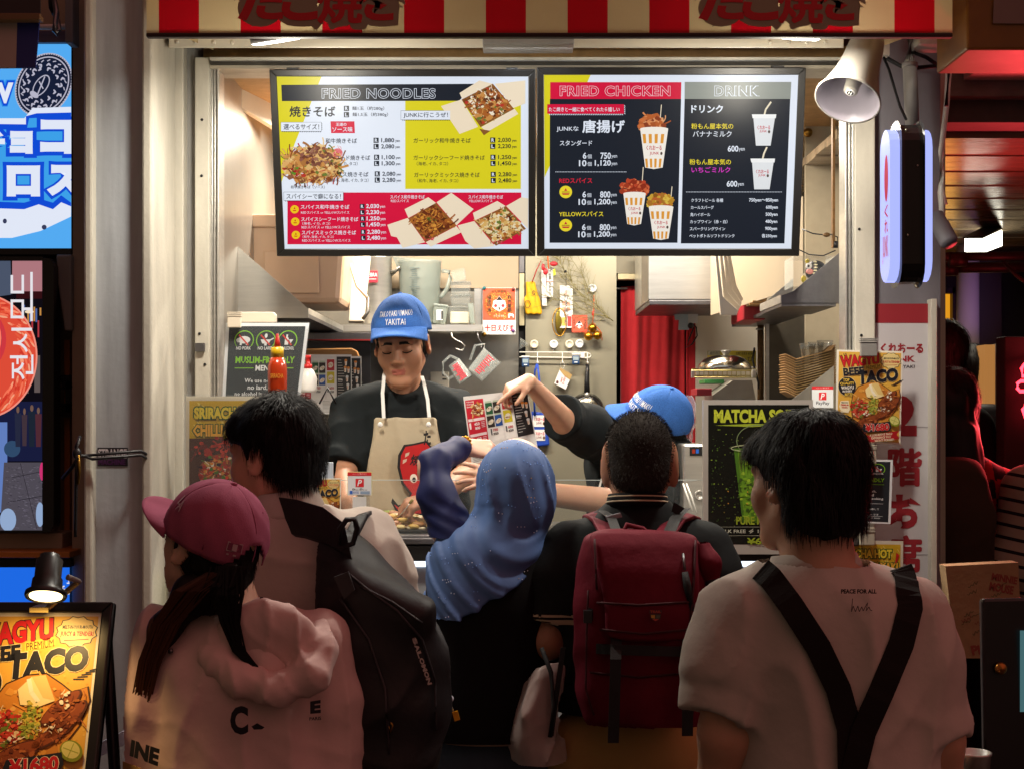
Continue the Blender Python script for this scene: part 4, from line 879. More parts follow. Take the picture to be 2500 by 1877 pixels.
def food_box(s,inner,flaps,cu,cv,ru,rv,seed,cols):
 for f in flaps:s.poly(f,LC,3)
 s.poly(inner,LB,4)
 q=np.array(inner,float);c0=q.mean(0);q2=c0+(q-c0)*.86
 s.poly(q2,gl9('#5a2f18'),4.3)
 def ins(x,y):
  k=len(q2);ok=True;sg=None
  for i in range(k):
   a,b=q2[i],q2[(i+1)%k];z=(b[0]-a[0])*(y-a[1])-(b[1]-a[1])*(x-a[0])
   if sg is None:sg=z>0
   elif(z>0)!=sg:return False
  return True
 s.food(cu,cv,ru,rv,cols[:3],120,gl9,4.4,.2,.2,seed+50,ins);s.food(cu,cv,ru,rv,cols,420,gl9,5.2,.11,.55,seed,ins)
t,s=board('menu_board','lit noodle menu board in white, yellow and red under the awning',bp1,(112,2083,175,2085,185,1535),(55,2140,115,2140,130,1592),(235,1955))
s.poly([(112,185),(465,185),(255,700),(152,1000)],LY);s.rect(1120,370,2025,1055,LY);s.rect(198,1083,2028,1497,LR)
s.poly([(150,248),(1680,240),(1540,370),(155,372)],LK,2)
s.outline('FRIED NOODLES',470,277,1355,350,LW,LK,3,.035,.01,spacing=1.12)
s.text('焼きそば',215,412,572,492,LK,2,.028)
def rl(x,y,w,c,m=LK):s.rect(x,y,x+w,y+w,m,3);s.text(c,x+w*.24,y+w*.16,x+w*.78,y+w*.84,LW,4,.03)
rl(640,408,40,'R');rl(640,456,40,'L');s.text('麺1玉（約280g）',705,413,955,445,NV,2,.012);s.text('麺1,5玉（約380g）',707,460,985,492,NV,2,.012)
def tagbox(s,x0,y0,x1,y1,tx,bg,fg,hat):
 for k in range(int((x1-x0)/14)):s.poly([(x0+6+14*k,y1),(x0+13+14*k,y1),(x0+20+14*k,y1+8),(x0+13+14*k,y1+8)],hat,2)
 for k in range(int((y1-y0)/14)):s.poly([(x1,y0+4+14*k),(x1+6,y0+10+14*k),(x1+6,y0+17+14*k),(x1,y0+11+14*k)],hat,2)
 s.rect(x0-2,y0-2,x1+2,y1+2,fg,2);s.rect(x0,y0,x1,y1,bg,3);s.text(tx,x0+20,y0+12,x1-18,y1-12,fg,4,.013)
tagbox(s,148,535,464,603,'選べるサイズ！',LW,NV,NV);tagbox(s,1087,446,1472,514,'JUNKに行こうぜ！',LW,NV,NV);tagbox(s,170,1080,634,1146,'スパイシーで癖になる！',LW,NV,NV)
s.poly([(535,527),(722,527),(726,618),(540,618)],LR,3);s.text('王道の',578,538,660,563,LW,4,.02);s.text('ソース味',550,570,708,608,LW,4,.02)
def item(x0,x1,y,tx,sub,rx,p1,p2,col=NV,sx=None):
 s.text(tx,x0,y,x1,y+38,col,9,.013)
 if sub:s.text(sub,x0+25,y+50,x0+(sx or 250),y+80,col,9,.008)
 for k,(c,p)in enumerate((('R',p1),('L',p2))):
  yy=y-4+k*48;rl(rx,yy,40,c,LK);s.text(p,rx+60,yy+2,rx+162,yy+40,NV,9,.02);s.text('yen',rx+170,yy+18,rx+206,yy+38,NV,9,.02)
s.food(395,865,215,120,['#c98d4a','#a8703a','#d9b070'],160,gl9,2.2,.35,.2,14);s.food(395,860,235,150,FOODC+['#d8a55a','#c98d4a','#d9b070','#7a4a32','#8c5a40'],520,gl9,2.5,.17,.62,4)
s.food(430,800,130,70,['#7a4a38','#8c5646','#6a3a2c','#9a6a54'],60,gl9,6.6,.3,.0,8);s.disc(590,770,40,34,gl9('#e0727a'),4);s.food(590,770,42,36,['#e0727a','#d84a56','#ea9a9a'],30,gl9,5,.3,.5,9);s.food(265,915,36,36,['#5d8a2a','#a01f24','#7aa53a'],12,gl9,6.6,.4,.2,3)
item(497,742,658,'和牛焼きそば',None,872,'1,880','2,080');item(497,845,790,'シーフード焼きそば','（海老､イカ､タコ）',876,'1,100','1,300');item(508,832,920,'ミックス焼きそば','（和牛､海老､イカ､タコ）',881,'2,080','2,280',sx=325)
s.text('和牛焼きそば（ソース）',225,1026,490,1052,NV,8,.012)
item(1185,1632,656,'ガーリック和牛焼きそば',None,1785,'2,030','2,230');item(1185,1742,790,'ガーリックシーフード焼きそば','（海老､イカ､タコ）',1787,'1,250','1,450',sx=270);item(1190,1702,924,'ガーリックミックス焼きそば','（和牛､海老､イカ､タコ）',1789,'2,280','2,480',sx=345)
for i,(y,tx,sub,p1,p2,x1)in enumerate(((1180,'スパイス和牛焼きそば',None,'2,030','2,230',682),(1278,'スパイスシーフード焼きそば','（海老､イカ､タコ）','1,250','1,450',752),(1385,'スパイスミックス焼きそば','（和牛､海老､イカ､タコ）','2,280','2,480',735))):
 s.disc(254+5*i,y+36,33,33,gl9('#f0c81e'),3);s.poly([(240+5*i,y+42),(268+5*i,y+42),(264+5*i,y+50),(244+5*i,y+50)],gl9('#c83a1e'),4);s.poly([(254+5*i,y+16),(262+5*i,y+34),(246+5*i,y+34)],gl9('#c83a1e'),4)
 s.text(tx,302+4*i,y,x1,y+34,LW,3,.012)
 if sub:s.text(sub,310+4*i,y+40,505+28*i,y+62,LW,3)
 s.text('REDスパイス or YELLOWスパイス',304+5*i,y+(50 if not sub else 68),682+5*i,y+(72 if not sub else 92),LW,3)
 for k,(c,p)in enumerate((('R',p1),('L',p2))):
  yy=y-6+k*48;rl(764+4*i,yy,38,c,LK);s.text(p,814+4*i,yy,916+4*i,yy+38,LW,4,.02);s.text('yen',922+4*i,yy+14,962+4*i,yy+38,LW,4)
s.text('スパイス和牛焼きそば',1003,1103,1272,1133,LW,3,.01);s.text('REDスパイス',1008,1137,1148,1160,LW,3);s.text('スパイス和牛焼きそば',1614,1103,1885,1133,LW,6,.01);s.text('YELLOWスパイス',1618,1137,1802,1160,LW,6)
food_box(s,[(1806,240),(1972,432),(1710,572),(1560,360)],[[(1560,360),(1400,410),(1545,625),(1690,570)],[(1806,240),(1565,355),(1545,310),(1700,215)],[(1820,240),(2060,215),(2060,390),(1965,425)],[(1715,572),(1975,430),(2005,470),(1760,610)],],1755,415,200,170,21,FOODC+['#f0e2c8','#eadfc0','#f4ead8'])
s.poly([(1700,585),(1788,600),(1735,635)],LB,4)
food_box(s,[(1360,1165),(1520,1345),(1280,1478),(1145,1290)],[[(1360,1165),(1145,1285),(1115,1215),(1300,1120)],[(1365,1160),(1480,1085),(1655,1215),(1520,1345)],[(1140,1285),(980,1340),(1010,1430),(1055,1440),(1100,1525),(1275,1480)],[(1280,1480),(1520,1350),(1560,1400),(1320,1515)]],1335,1330,190,150,22,['#8c4a22','#a8602a','#6a3018','#c98438','#b8702a','#5a2c16','#d9963e'])
food_box(s,[(1905,1190),(2065,1372),(1830,1508),(1665,1310)],[[(1905,1190),(1665,1305),(1650,1245),(1840,1150)],[(1910,1190),(2030,1120),(2083,1130),(2080,1370)],[(1660,1310),(1530,1345),(1590,1470),(1660,1530),(1820,1510)]],1865,1350,190,160,23,['#e8d3a0','#d9b068','#c98d4a','#f0e2c8','#a8602a','#eadcb8','#6a7a35'])
s.food(1330,1300,40,22,['#3f6a24','#547a2e'],14,gl9,9.5,.4,.3,5);s.food(1840,1480,45,22,['#d8525a','#c83a44'],16,gl9,9.5,.4,.4,6);s.food(1300,1450,45,20,['#d8525a','#c83a44'],16,gl9,9.5,.4,.4,7)
s.build('menu_face',t)
t,s=board('menu_board','lit chicken and drink menu board with black panels under the awning',bp2,(120,2085,125,2030,170,1512),(66,2143,66,2090,113,1568),(1930,))
s.poly([(120,170),(480,170),(300,560),(125,950)],LY);s.poly([(166,350),(1178,350),(1150,1463),(163,1463)],LK,2);s.poly([(168,224),(1180,224),(1177,350),(168,350)],LR,3)
s.poly([(1205,350),(2020,350),(1975,1468),(1176,1468)],LK,2);s.poly([(1206,222),(2028,222),(2022,350),(1205,350)],LG,3)
s.outline('FRIED CHICKEN',245,254,1092,326,gl9('#f6cdd6'),LR,4,.035,.01,spacing=1.12);s.outline('DRINK',1438,254,1782,326,LW,LG,4,.035,.01,spacing=1.12)
s.rect(145,390,738,462,LR,3);s.text('たこ焼きと一緒に食べてくれたら嬉しい',158,412,704,446,LW,4,.01)
for k in range(41):s.poly([(158+14*k,463),(165+14*k,463),(172+14*k,472),(165+14*k,472)],LW,3)
for k in range(5):s.poly([(739,396+14*k),(747,404+14*k),(747,411+14*k),(739,403+14*k)],LW,3)
s.text('JUNKな',218,556,388,600,LW,3,.008);s.text('唐揚げ',418,510,742,606,LW,3,.03)
s.text('スタンダード',242,664,492,706,LW,3,.01)
GY=gl9('#f0dc32');GR=gl9('#e0253c');GM=gl9('#e23ad0');RD=gl9('#c3263c');ORG=gl9('#e09a3a')
def pr(y,n,p,dx=0):
 s.text(n,(420 if n=='6' else 390)+dx,y,448+dx,y+48,LW,3,.02);s.text('個',455+dx,y+14,488+dx,y+46,LW,3);s.text(p,(556 if len(p)<4 else 512)+dx,y,636+dx,y+50,LW,3,.02);s.text('yen',640+dx,y+20,684+dx,y+48,LW,3)
pr(758,'6','750');pr(816,'10','1,120')
for k in range(46):s.rect(208+12*k,905,216+12*k,909,LW,3)
s.text('REDスパイス',238,954,492,994,GR,3,.012);pr(1058,'6','800',-3);pr(1117,'10','1,200',-3);s.text('YELLOWスパイス',236,1215,578,1254,GY,3,.012);pr(1315,'6','800',-6);pr(1372,'10','1,200',-6)
for y in(1063,1324):
 s.disc(288,y,49,49,GY,3);s.poly([(256,y+10),(320,y+10),(310,y+22),(266,y+22)],RD,4);s.poly([(288,y-30),(300,y-8),(276,y-8)],RD,4);s.rect(258,y-2,318,y+3,gl9('#7a2a1e'),4)
def popcup(x0,x1,y0,x2,x3,y1,fc,cols,sk,seed):
 W=gl9('#f4efe6');s.line([sk,(sk[0]-14,y0-10)],6,gl9('#efe2c8'),4)
 s.food(fc[0],fc[1],fc[2],fc[3],cols,120,gl9,4.5,.42,.05,seed)
 s.poly([(x0,y0),(x1,y0),(x3,y1-12),((x2+x3)/2,y1),(x2,y1-12)],W,9);s.disc((x0+x1)/2,y0,(x1-x0)/2,14,W,8.8)
 L=lambda a,v:(x0+(x1-x0)*a)+((x2+(x3-x2)*a)-(x0+(x1-x0)*a))*(v-y0)/(y1-y0)
 h=y1-y0
 for a in(.06,.29,.52,.76):
  for(f0,f1)in((.13,.36),(.74,.96)):s.poly([(L(a,y0+h*f0),y0+h*f0),(L(a+.12,y0+h*f0),y0+h*f0),(L(a+.12,y0+h*f1),y0+h*f1),(L(a,y0+h*f1),y0+h*f1)],ORG,10)
 s.text('くれおーる',L(.17,y0+h*.45),y0+h*.41,L(.83,y0+h*.45),y0+h*.53,RD,10,.02);s.text('JUNK',L(.3,y0+h*.6),y0+h*.57,L(.74,y0+h*.6),y0+h*.66,RD,10,.01);s.disc(L(.84,y0+h*.6),y0+h*.61,9,12,gl9('#5a4a42'),10)
CH=['#c9703e','#a8552a','#d98a55','#8c3f22','#e0a070','#b8602f']
popcup(862,1078,575,900,1035,885,(955,545,92,72),CH,(1026,393),31);popcup(732,905,1075,762,868,1325,(820,1035,105,70),['#b8452a','#a03a22','#c9603a','#8c2f1c','#d9754a'],(886,870),32);popcup(928,1118,1180,962,1080,1440,(1018,1140,98,62),['#b8862a','#a8702a','#c9a03a','#8c5a1c','#d9b84a','#b85f2f'],(1108,1020),33)
s.text('ドリンク',1256,395,1502,456,LW,3,.03);s.text('粉もん屋本気の',1258,535,1580,578,GY,3,.012);s.text('バナナミルク',1268,592,1568,638,LW,3,.008);s.text('粉もん屋本気の',1244,808,1562,852,GY,3,.012);s.text('いちごミルク',1258,868,1558,912,GM,3,.008)
for(x,y)in((1538,705),(1530,976)):s.text('600',x,y,x+82,y+46,LW,3,.02);s.text('yen',x+86,y+18,x+131,y+48,LW,3)
for(x0,x1,y0,x2,x3,y1,st0,st1)in((1735,1902,490,1755,1868,705,(1818,480),(1872,372)),(1725,1892,828,1742,1860,1042,(1805,815),(1840,716))):
 W=gl9('#dfe3e8');s.line([st0,(st0[0]+12,st0[1]-50),st1],13,gl9('#e9dfc6'),4);s.poly([(x0,y0),(x1,y0),(x3,y1),(x2,y1)],W,5);s.poly([(x0-12,y0-24),(x1+10,y0-24),(x1+6,y0+6),(x0-6,y0+6)],gl9('#f0f2f4'),6)
 s.text('くれおーる',x0+30,y0+60,x1-38,y0+92,RD,7,.02);s.text('JUNK',x0+48,y0+96,x1-62,y0+118,RD,7,.01);s.disc(x1-46,y0+108,9,12,gl9('#5a4a42'),7)
for k in range(62):s.rect(1216+12*k,1061,1224+12*k,1065,LW,3)
for i,(tx,x1,p,px)in enumerate((('クラフトビール 各種',1502,'750yen～850yen',1702),('カールスバーグ',1430,'600yen',1832),('角ハイボール',1402,'500yen',1830),('カップワイン（赤・白）',1535,'480yen',1828),('スパークリングワイン',1518,'900yen',1826),('ペットボトルソフトドリンク',1590,'各250yen',1800))):
 y=1114+56*i;s.text(tx,1256-3*i,y,x1,y+28,LW,3,.013);s.text(p,px,y-2,1926-2*i,y+32,LW,3,.02)
s.build('menu_face',t)
def wagyu(s,I,k=1.):
 """Taco poster drawn in a 480 x 680 design."""
 BG,BK,RE,YL=I('#dcab45'),I('#191c26'),I('#c01c24'),I('#e8c24a')
 s.rect(0,0,480,680,I('#e9e2d0'),0);s.rect(12,14,468,668,BG,1)
 r=random.Random(2)
 for q in range(160):x,y=14+450*r.random(),16+648*r.random();s.disc(x,y,5,4,I(r.choice(['#e3b856','#d3a03a','#cf9a38'])),1.5,7)
 for(x0,y0,x1,y1)in((30,40,42,60),(46,28,54,50),(62,24,66,46)):s.line([(x0,y0),(x1,y1)],5,BK,2)
 pts=[]
 for q in range(24):a=q/24*6.283;rr=1 if q%2 else.88;pts.append((393+76*rr*math.cos(a),72+58*rr*math.sin(a)))
 s.poly([(393+(x-393)*1.06,72+(y-72)*1.06)for x,y in pts],BK,2);s.poly(pts,I('#e6cf8a'),3);s.text('MELT-IN-YOUR-MOUTH',340,48,452,62,BK,4,.02);s.text('JUICY & TENDER!',334,70,458,94,RE,4,.03);s.line([(350,106),(440,101)],3,RE,4)
 s.outline('WAGYU',22,32,306,118,BK,RE,2,.03,.05,rot=-.10);s.outline('BEEF',44,128,196,186,I('#e9d6a0'),BK,4,.03,.045,rot=-.12);s.poly([(205,112),(318,90),(322,122),(210,150)],YL,3);s.text('PREMIUM',214,108,314,136,I('#3a2410'),4,.0,rot=-.16)
 s.outline('TACO',152,138,450,236,I('#e9d6a0'),BK,4,.025,.06,rot=-.13,shear=.1)
 s.disc(76,270,68,72,I('#e9d6a0'),3,28);s.disc(76,270,65,69,BK,4,28)
 for(tx,y0,y1,x0,x1,c)in(('TOP',212,234,44,92,YL),('QUALITY',238,262,24,128,YL),('WAGYU',266,292,32,124,I('#efe8da')),('IN EVERY',298,314,42,114,I('#efe8da')),('BITE!',318,340,60,116,YL)):s.text(tx,x0,y0,x1,y1,c,5,.03,rot=-.08)
 for k2 in range(5):a=.15+k2*.2;s.line([(400+28*k2*.5,250-8*k2),(440+12*k2,232-10*k2+18)],5,BK,3)
 sh=[(108,420),(120,330),(160,270),(230,238),(300,232),(360,270),(400,300),(455,280),(468,330),(440,420),(380,510),(300,560),(190,600),(130,540)]
 s.poly([(285+(x-285)*1.03,420+(y-420)*1.03)for x,y in sh],I('#3a2412'),5);s.poly(sh,I('#c98430'),6)
 s.food(270,410,140,150,['#c98430','#b8702a','#d9983e','#e0aa55'],120,I,6.3,.13,.2,41,lambda x,y:True)
 s.food(170,430,70,66,['#b02a20','#c83a2a','#8c2218','#d95a3e','#e0c9a0','#6a7a2a'],200,I,10.5,.17,.1,42);s.food(265,400,46,70,['#8a9a35','#a8b04a','#c9b84a','#6a7a24'],140,I,11,.2,.1,43)
 s.poly([(205,290),(250,242),(300,236),(345,330),(290,352),(220,345)],I('#efdca0'),12);s.poly([(250,242),(300,236),(345,330),(300,320)],I('#dfc27a'),12.3);s.line([(240,250),(256,300),(285,335)],16,I('#f3ead0'),12.6)
 for(x,y,a,b,ro)in((370,355,92,30,-.75),(395,400,96,34,-.8),(350,455,90,28,-.6),(230,520,96,34,-.4),(170,560,60,30,-.5)):s.disc(x,y,a,b,I('#4f2412'),12.4,20,ro);s.disc(x-2,y-2,a*.92,b*.8,I('#8c4420'),12.8,20,ro);s.food(x,y,a*.6,b*.9,['#a85a2c','#6a2f16','#b86a38','#7a3a1c'],26,I,13,.35,.5,int(x))
 s.food(400,330,55,30,['#f1e9d5','#e6d9ba','#a8602a'],24,I,17,.3,.3,44);s.food(335,430,60,14,['#f1e9d5','#e6d9ba'],16,I,17,.5,.6,45);s.food(210,470,24,14,['#f1e9d5'],10,I,17,.6,.3,46)
 s.poly([(30,380),(88,374),(100,440),(88,466),(60,462),(36,470),(20,420)],I('#e9dcb8'),4);s.text('MADE WITH',36,386,84,396,BK,5,.02);s.text('PREMIUM',32,402,88,414,RE,5,.03);s.text('WAGYU',38,420,84,432,RE,5,.03)
 for i,tx in enumerate(('FLAVOR','PERFECTLY','GRILLED','TO A BITE')):s.text(tx,22,530+26*i,110,550+26*i,BK,5,.02)
 s.disc(58,505,6,6,RE,5)
 s.disc(425,512,44,36,I('#7f8c22'),18,24,.6);s.disc(423,508,36,28,I('#d3cf7a'),18.3,24,.6);s.line([(395,500),(452,520)],3,I('#9aa53a'),18.6);s.line([(432,485),(415,535)],3,I('#9aa53a'),18.6)
 s.poly([(196,545),(392,516),(404,560),(386,588),(200,606),(188,576)],BK,19);s.outline('¥1680',208,534,386,590,I('#f2e6d0'),RE,20,.03,.045,rot=-.09);s.text('(TAX INCLUDED)',390,572,452,580,BK,19)
 s.poly([(205,632),(460,580),(444,610),(462,640),(225,678),(236,652)],I('#a8141c'),19)
 for(tx,x0,x1,y0,y1)in(('A LUXURIOUS TACO',242,412,606,624),('EXPERIENCE YOU',256,400,628,645),("WON'T FORGET!",280,424,646,664)):s.text(tx,x0,y0,x1,y1,I('#f0e2c0'),20,.025,rot=-.13)
 s.disc(160,632,34,34,I('#e9e2c0'),20,26);s.ring(160,632,33,33,4,I('#4f7a35'),21);s.text('HALAL',142,640,178,652,I('#2f5a24'),21,.02);s.line([(146,632),(152,618),(158,634),(166,616),(174,632)],3,I('#2f5a24'),21);s.rect(130,660,192,672,I('#2f6a35'),21)
def clip(name_label,px,py,d,w=36,h=36,m=None):
 t=thing('sign_clip',name_label,'clip',P(px,py+h,d),group='plastic clips holding the signs');m=m or mat('clip_plastic','#a9a291',.4)
 b=MB();b.bpx(px-w/2,py+10,px+w/2,py+h,d-.012,d+.004,m);b.build('jaw',t,.002);b=MB()
 for k in range(3):b.bpx(px-w/2-1,py+k*4,px+w/2+1,py+k*4+2.6,d-.014,d+.006,m)
 b.build('grip',t,.001);return t
t=thing('taco_poster','yellow taco poster clipped to the white post beside the banner','poster',P(2120,1085,3.93));s=Sheet([P(2044,854,3.93),P(2204,858,3.95),P(2198,1084,3.95),P(2040,1076,3.93)],(0,0,480,680));s.slab(paper,.002);wagyu(s,ink);s.build('sheet',t)
clip('grey sign clip gripping the top of the yellow taco poster',2122,826,3.915,40,44,mat('clip_grey','#7d7a76',.4));clip('beige sign clip between the taco poster and the halal notice',2120,1086,3.915,40,46);clip('beige sign clip between the halal notice and the chilli poster',2118,1288,3.925,36,42)
def muslim(s,I,u0=0):
 """Halal notice in a 400 x 560 design (0..400)."""
 G,W=I('#7fc21e'),I('#e6e9ea');s.rect(0,0,400,560,I('#dfe3e6'),0);s.rect(16,16,384,545,I('#1b2229'),1)
 for i,tx in enumerate(('NO PORK','NO LARD','NO ALCOHOL')):
  cx=92+106*i;s.ring(cx,84,48,48,5,G,2)
  if i==0:s.disc(cx,82,30,18,W,3);s.disc(cx-26,84,12,11,W,3);s.rect(cx-20,90,cx-10,108,W,3);s.rect(cx+10,90,cx+20,108,W,3)
  elif i==1:s.poly([(cx-26,80),(cx+26,80),(cx+16,100),(cx-16,100)],W,3);s.disc(cx,62,7,11,W,3);s.line([(cx+20,84),(cx+38,74)],6,W,3);s.rect(cx-6,100,cx+6,110,W,3)
  else:s.rect(cx-8,56,cx,72,W,3);s.rect(cx-13,72,cx+5,106,W,3);s.poly([(cx+6,80),(cx+28,80),(cx+17,98)],W,3);s.rect(cx+15,94,cx+19,108,W,3)
  s.line([(cx-26,58),(cx+22,108)],7,I('#d2362c'),4);s.rect(cx-38,112,cx+38,132,I('#1b2229'),4);s.text(tx,cx-36,114,cx+36,130,W,5,.02)
 s.text('MUSLIM-FRIENDLY',56,162,350,196,G,3,.03);s.text('MENU',158,204,248,232,W,3,.03);s.rect(54,216,148,220,G,3);s.rect(258,216,348,220,G,3)
 for i,(tx,x0,x1)in enumerate((('We use no pork,',108,300),('no lard, and',126,284),('no alcohol in our cooking.',62,350))):s.text(tx,x0,268+32*i,x1,294+32*i,W,3,.012)
 s.rect(64,386,346,388,W,3)
 for i,tx in enumerate(('当店では豚肉・','ラード・アルコールを使用して','おりません。','ハラール対応メニューです')):s.text(tx,80,402+24*i,200+(120 if i%2 else 40),420+24*i,W,3)
 s.rect(64,496,346,498,W,3);s.text('Please ask our staff for ingredient details',70,506,330,522,W,3)
t=thing('halal_notice','black halal menu notice on the white post above the chilli poster','notice',P(2130,1280,3.95));s=Sheet([P(2028,1120,3.94),P(2180,1122,3.95),P(2174,1278,3.95),P(2024,1272,3.94)],(0,0,400,430));s.slab(paper,.002)
s.c[3]=s.c[0]+(s.c[3]-s.c[0]);s.uv=(0,0,400,560);muslim(s,ink);s.build('sheet',t)
def sriracha(s,I,tk=False):
 """Chilli takoyaki poster in a 400 x 520 design."""
 s.rect(0,0,400,520,I('#cfc8b4'),0);s.rect(14,18,386,505,I('#c9a520'),1)
 r=random.Random(9)
 for k in range(90):x,y=20+350*r.random(),24+150*r.random();s.line([(x,y),(x+14,y+22)],5,I(r.choice(['#d9ba3a','#b8921c','#e0c95a'])),1.5)
 s.rect(14,170,386,505,I('#4a2416'),2);s.food(200,215,180,50,['#a8281c','#c83a24','#6a1a12','#3a1a12'],120,I,2.5,.3,.2,3)
 s.outline('SRIRACHA HOT',34,44,340,92,I('#1f5a24'),I('#e6cf38'),4,.08,.05);s.outline('CHILLI TAKOYAKI',28,112,372,164,I('#1f5a24'),I('#e8b038'),4,.08,.05)
 s.poly([(362,60),(380,74),(366,112),(354,124),(360,92)],I('#c0241c'),5)
 for(x,y)in((140,310),(285,335),(150,430),(290,450)):s.disc(x,y,88,76,I('#8a4a22'),5,24);s.food(x,y,84,72,['#b8301f','#d0452a','#8c2016','#e9dfc8','#4f7a2a','#2a1a2a','#d98a3a','#c9a04a'],260,I,5.5,.14,.3,int(x+y))
 s.disc(330,300,40,46,I('#c9cf6a'),11,20);s.disc(330,300,32,38,I('#dfe09a'),11.5,20)
t=thing('chilli_poster','chilli takoyaki poster at the foot of the white post','poster',P(2140,1500,3.94));s=Sheet([P(2020,1318,3.94),P(2205,1320,3.95),P(2203,1560,3.95),P(2016,1556,3.94)],(0,0,400,520));s.slab(paper,.002);sriracha(s,ink);s.build('sheet',t)
t=thing('chilli_poster','chilli takoyaki poster in acrylic holder before the stall post','poster',P(560,1300,3.8));s=Sheet([P(454,967,3.82),P(692,967,3.82),P(692,1280,3.82),P(454,1280,3.82)],(0,0,400,520));s.slab(paper,.004);sriracha(s,ink);s.build('sheet',t)
b=MB();b.bpx(450,962,697,1286,3.812,3.816,clearer);b.build('acrylic_cover',t)
t=thing('halal_notice','black halal menu board hanging below the peach tubs','notice',P(650,1000,3.98));s=Sheet([P(552,789,3.97),P(755,789,3.99),P(728,1010,4.0),P(541,1010,3.98)],(0,0,400,430));s.slab(paper,.004);s.uv=(0,0,400,440);muslim(s,ink);s.build('sheet',t)
b=MB();b.slab([P(549,786,3.955),P(758,786,3.975),P(731,1015,3.985),P(538,1015,3.965)],.002,clearer);b.build('acrylic_cover',t)
clip('cream sign clip on the corner of the large halal board',571,762,3.945,32,38,plastic_w)
b=MB();b.slab([P(586,762,4.1),P(668,762,4.1),P(674,770,4.1),P(674,788,4.1),P(586,788,4.1)],.02,plastic_w);tag(b.build('tub_lid',bev=.003,origin=P(630,788,4.1)),'white plastic lid standing behind the large halal board','lid')
t=thing('menu_tray','round cornered wooden tray behind the folded paper menus','tray',P(810,950,4.7));b=MB();b.slab([P(745,852,4.7),P(858,850,4.7),P(872,857,4.7),P(877,872,4.7),P(880,960,4.7),P(745,960,4.7)],.02,wood);b.build('tray',t,.004)
def menu_sheet(s,I,L=1):
 """Double page takoyaki menu in a 500 x 340 design."""
 s.rect(0,0,500,340,I('#d9d6d3'),0);s.rect(10,26,150,330,I('#c3172f'),1);s.text('Takoyaki',18,34,76,46,I('#f0e0e0'),2,.02);s.text('Octopus',18,50,76,62,I('#f0e0e0'),2,.02);s.text('Dumpling',18,66,76,78,I('#f0e0e0'),2,.02)
 s.food(95,92,48,46,['#c98438','#8c4a22','#e0b878','#e9d9b0','#7a2a1c'],70,I,2.5,.3,.2,3)
 for y in(150,250):
  s.rect(16,y,144,y+18,I('#ead5d8'),2);s.text('450',58,y+28,100,y+48,I('#f6eaea'),3,.03);s.text('800',62,y+56,100,y+74,I('#f6eaea'),3,.03);s.rect(20,y+26,34,y+66,I('#efdfe0'),3)
  for k in range(4):s.rect(112,y+28+11*k,140,y+32+11*k,I('#e6c4ca'),3)
 s.rect(158,26,270,330,I('#dfdcd8'),1)
 for i,(x,y,c)in enumerate(((160,60,'#1f5a35'),(220,60,'#2a211c'),(160,150,'#2a211c'),(220,150,'#1f4f9a'))):s.rect(x,y,x+54,y+78,I(c),2);s.rect(x+4,y-12,x+50,y-2,I('#b9c9b0'),2);s.disc(x+27,y+42,24,15,I('#e9e2d2'),3,16,-.5);s.food(x+27,y+40,20,10,['#c98438','#8c4a22','#d9c9a0','#5a7a3a'],22,I,3.5,.35,.3,i)
 s.rect(284,26,360,330,I('#e3e0dc'),1);s.rect(288,36,352,120,I('#b8232f'),2);s.rect(288,128,352,215,I('#c9b81f'),2)
 for(y)in(78,172):s.disc(320,y,24,20,I('#e9e2d2'),3,16,-.5);s.food(320,y,20,14,['#c98438','#8c4a22','#d9c9a0'],22,I,3.5,.35,.3,y)
 for(x,p,q)in((176,'750','950'),(292,'650','820')):s.text(p,x+18,240,x+56,258,I('#b8232f'),3,.03);s.text(q,x+18,268,x+56,284,I('#2a2a2e'),3,.03);s.rect(x,238,x+10,280,I('#4a4a4e'),3)
 s.rect(372,16,494,335,I('#1d1b1e'),1)
 for i in range(14):s.rect(382,40+20*i,382+(30+(i*37)%32),44+20*i,I('#bdb8b4'),2)
 s.text('Drinks',384,178,424,194,I('#efecea'),3,.02)
 for(x,y)in((452,48),(446,98),(474,104),(462,168),(468,226)):s.poly([(x-11,y),(x+11,y),(x+7,y+34),(x-7,y+34)],I('#e9e2d6'),3);s.disc(x,y-4,13,10,I('#d98a3a' if y<150 else '#e3e3e3'),3.5,10);s.rect(x-6,y+8,x-2,y+28,I('#d9803a'),4)
 for k in range(9):
  for x in(16,130,250):s.rect(x,345+10*k,x+60+(k*23)%40,348+10*k,I('#8a8884'),1)
for i,(x0,x1,lab)in enumerate(((748,858,'printed takoyaki menu leaning in front of the wooden tray'),(770,882,'second printed menu half hidden behind the leaning one'))):
 s=Sheet([P(x0,866-(i*-4),4.6+.05*i),P(x1,866-(i*-4),4.6+.05*i),P(x1+1,1010,4.58+.05*i),P(x0,1010,4.58+.05*i)],(110,0,500,440));s.slab(paper,.002);menu_sheet(s,ink);s.rect(110,340,368,440,ink('#d9d6d3'),.5)
 tag(s.build('paper_menu',origin=P(x0,1010,4.6)),lab,'menu')
b=MB();b.tube([P(780,985,4.3),P(800,946,4.28),P(820,985,4.3)],.003,black,6);tag(b.build('wire_stand',origin=P(800,985,4.3)),'bent black wire stand before the leaning menu','stand')
t=thing('sauce_bottle','chilli sauce bottle with red nozzle and yellow cap','bottle',P(677,965,3.75));c=P(677,960,3.78);m1=mat('chilli_sauce','#a8320f',.22,coat=.4)
b=MB();b.lathe([(.024,0),(.026,.01),(.0265,.06),(.025,.075),(.018,.095)],c,m1,seg=24);b.build('body',t);b=MB();b.lathe([(.0172,0),(.0172,.026),(.012,.028)],c+Vector((0,0,.0955)),mat('yellow_cap','#c9a010',.35),seg=22);b.build('cap',t)
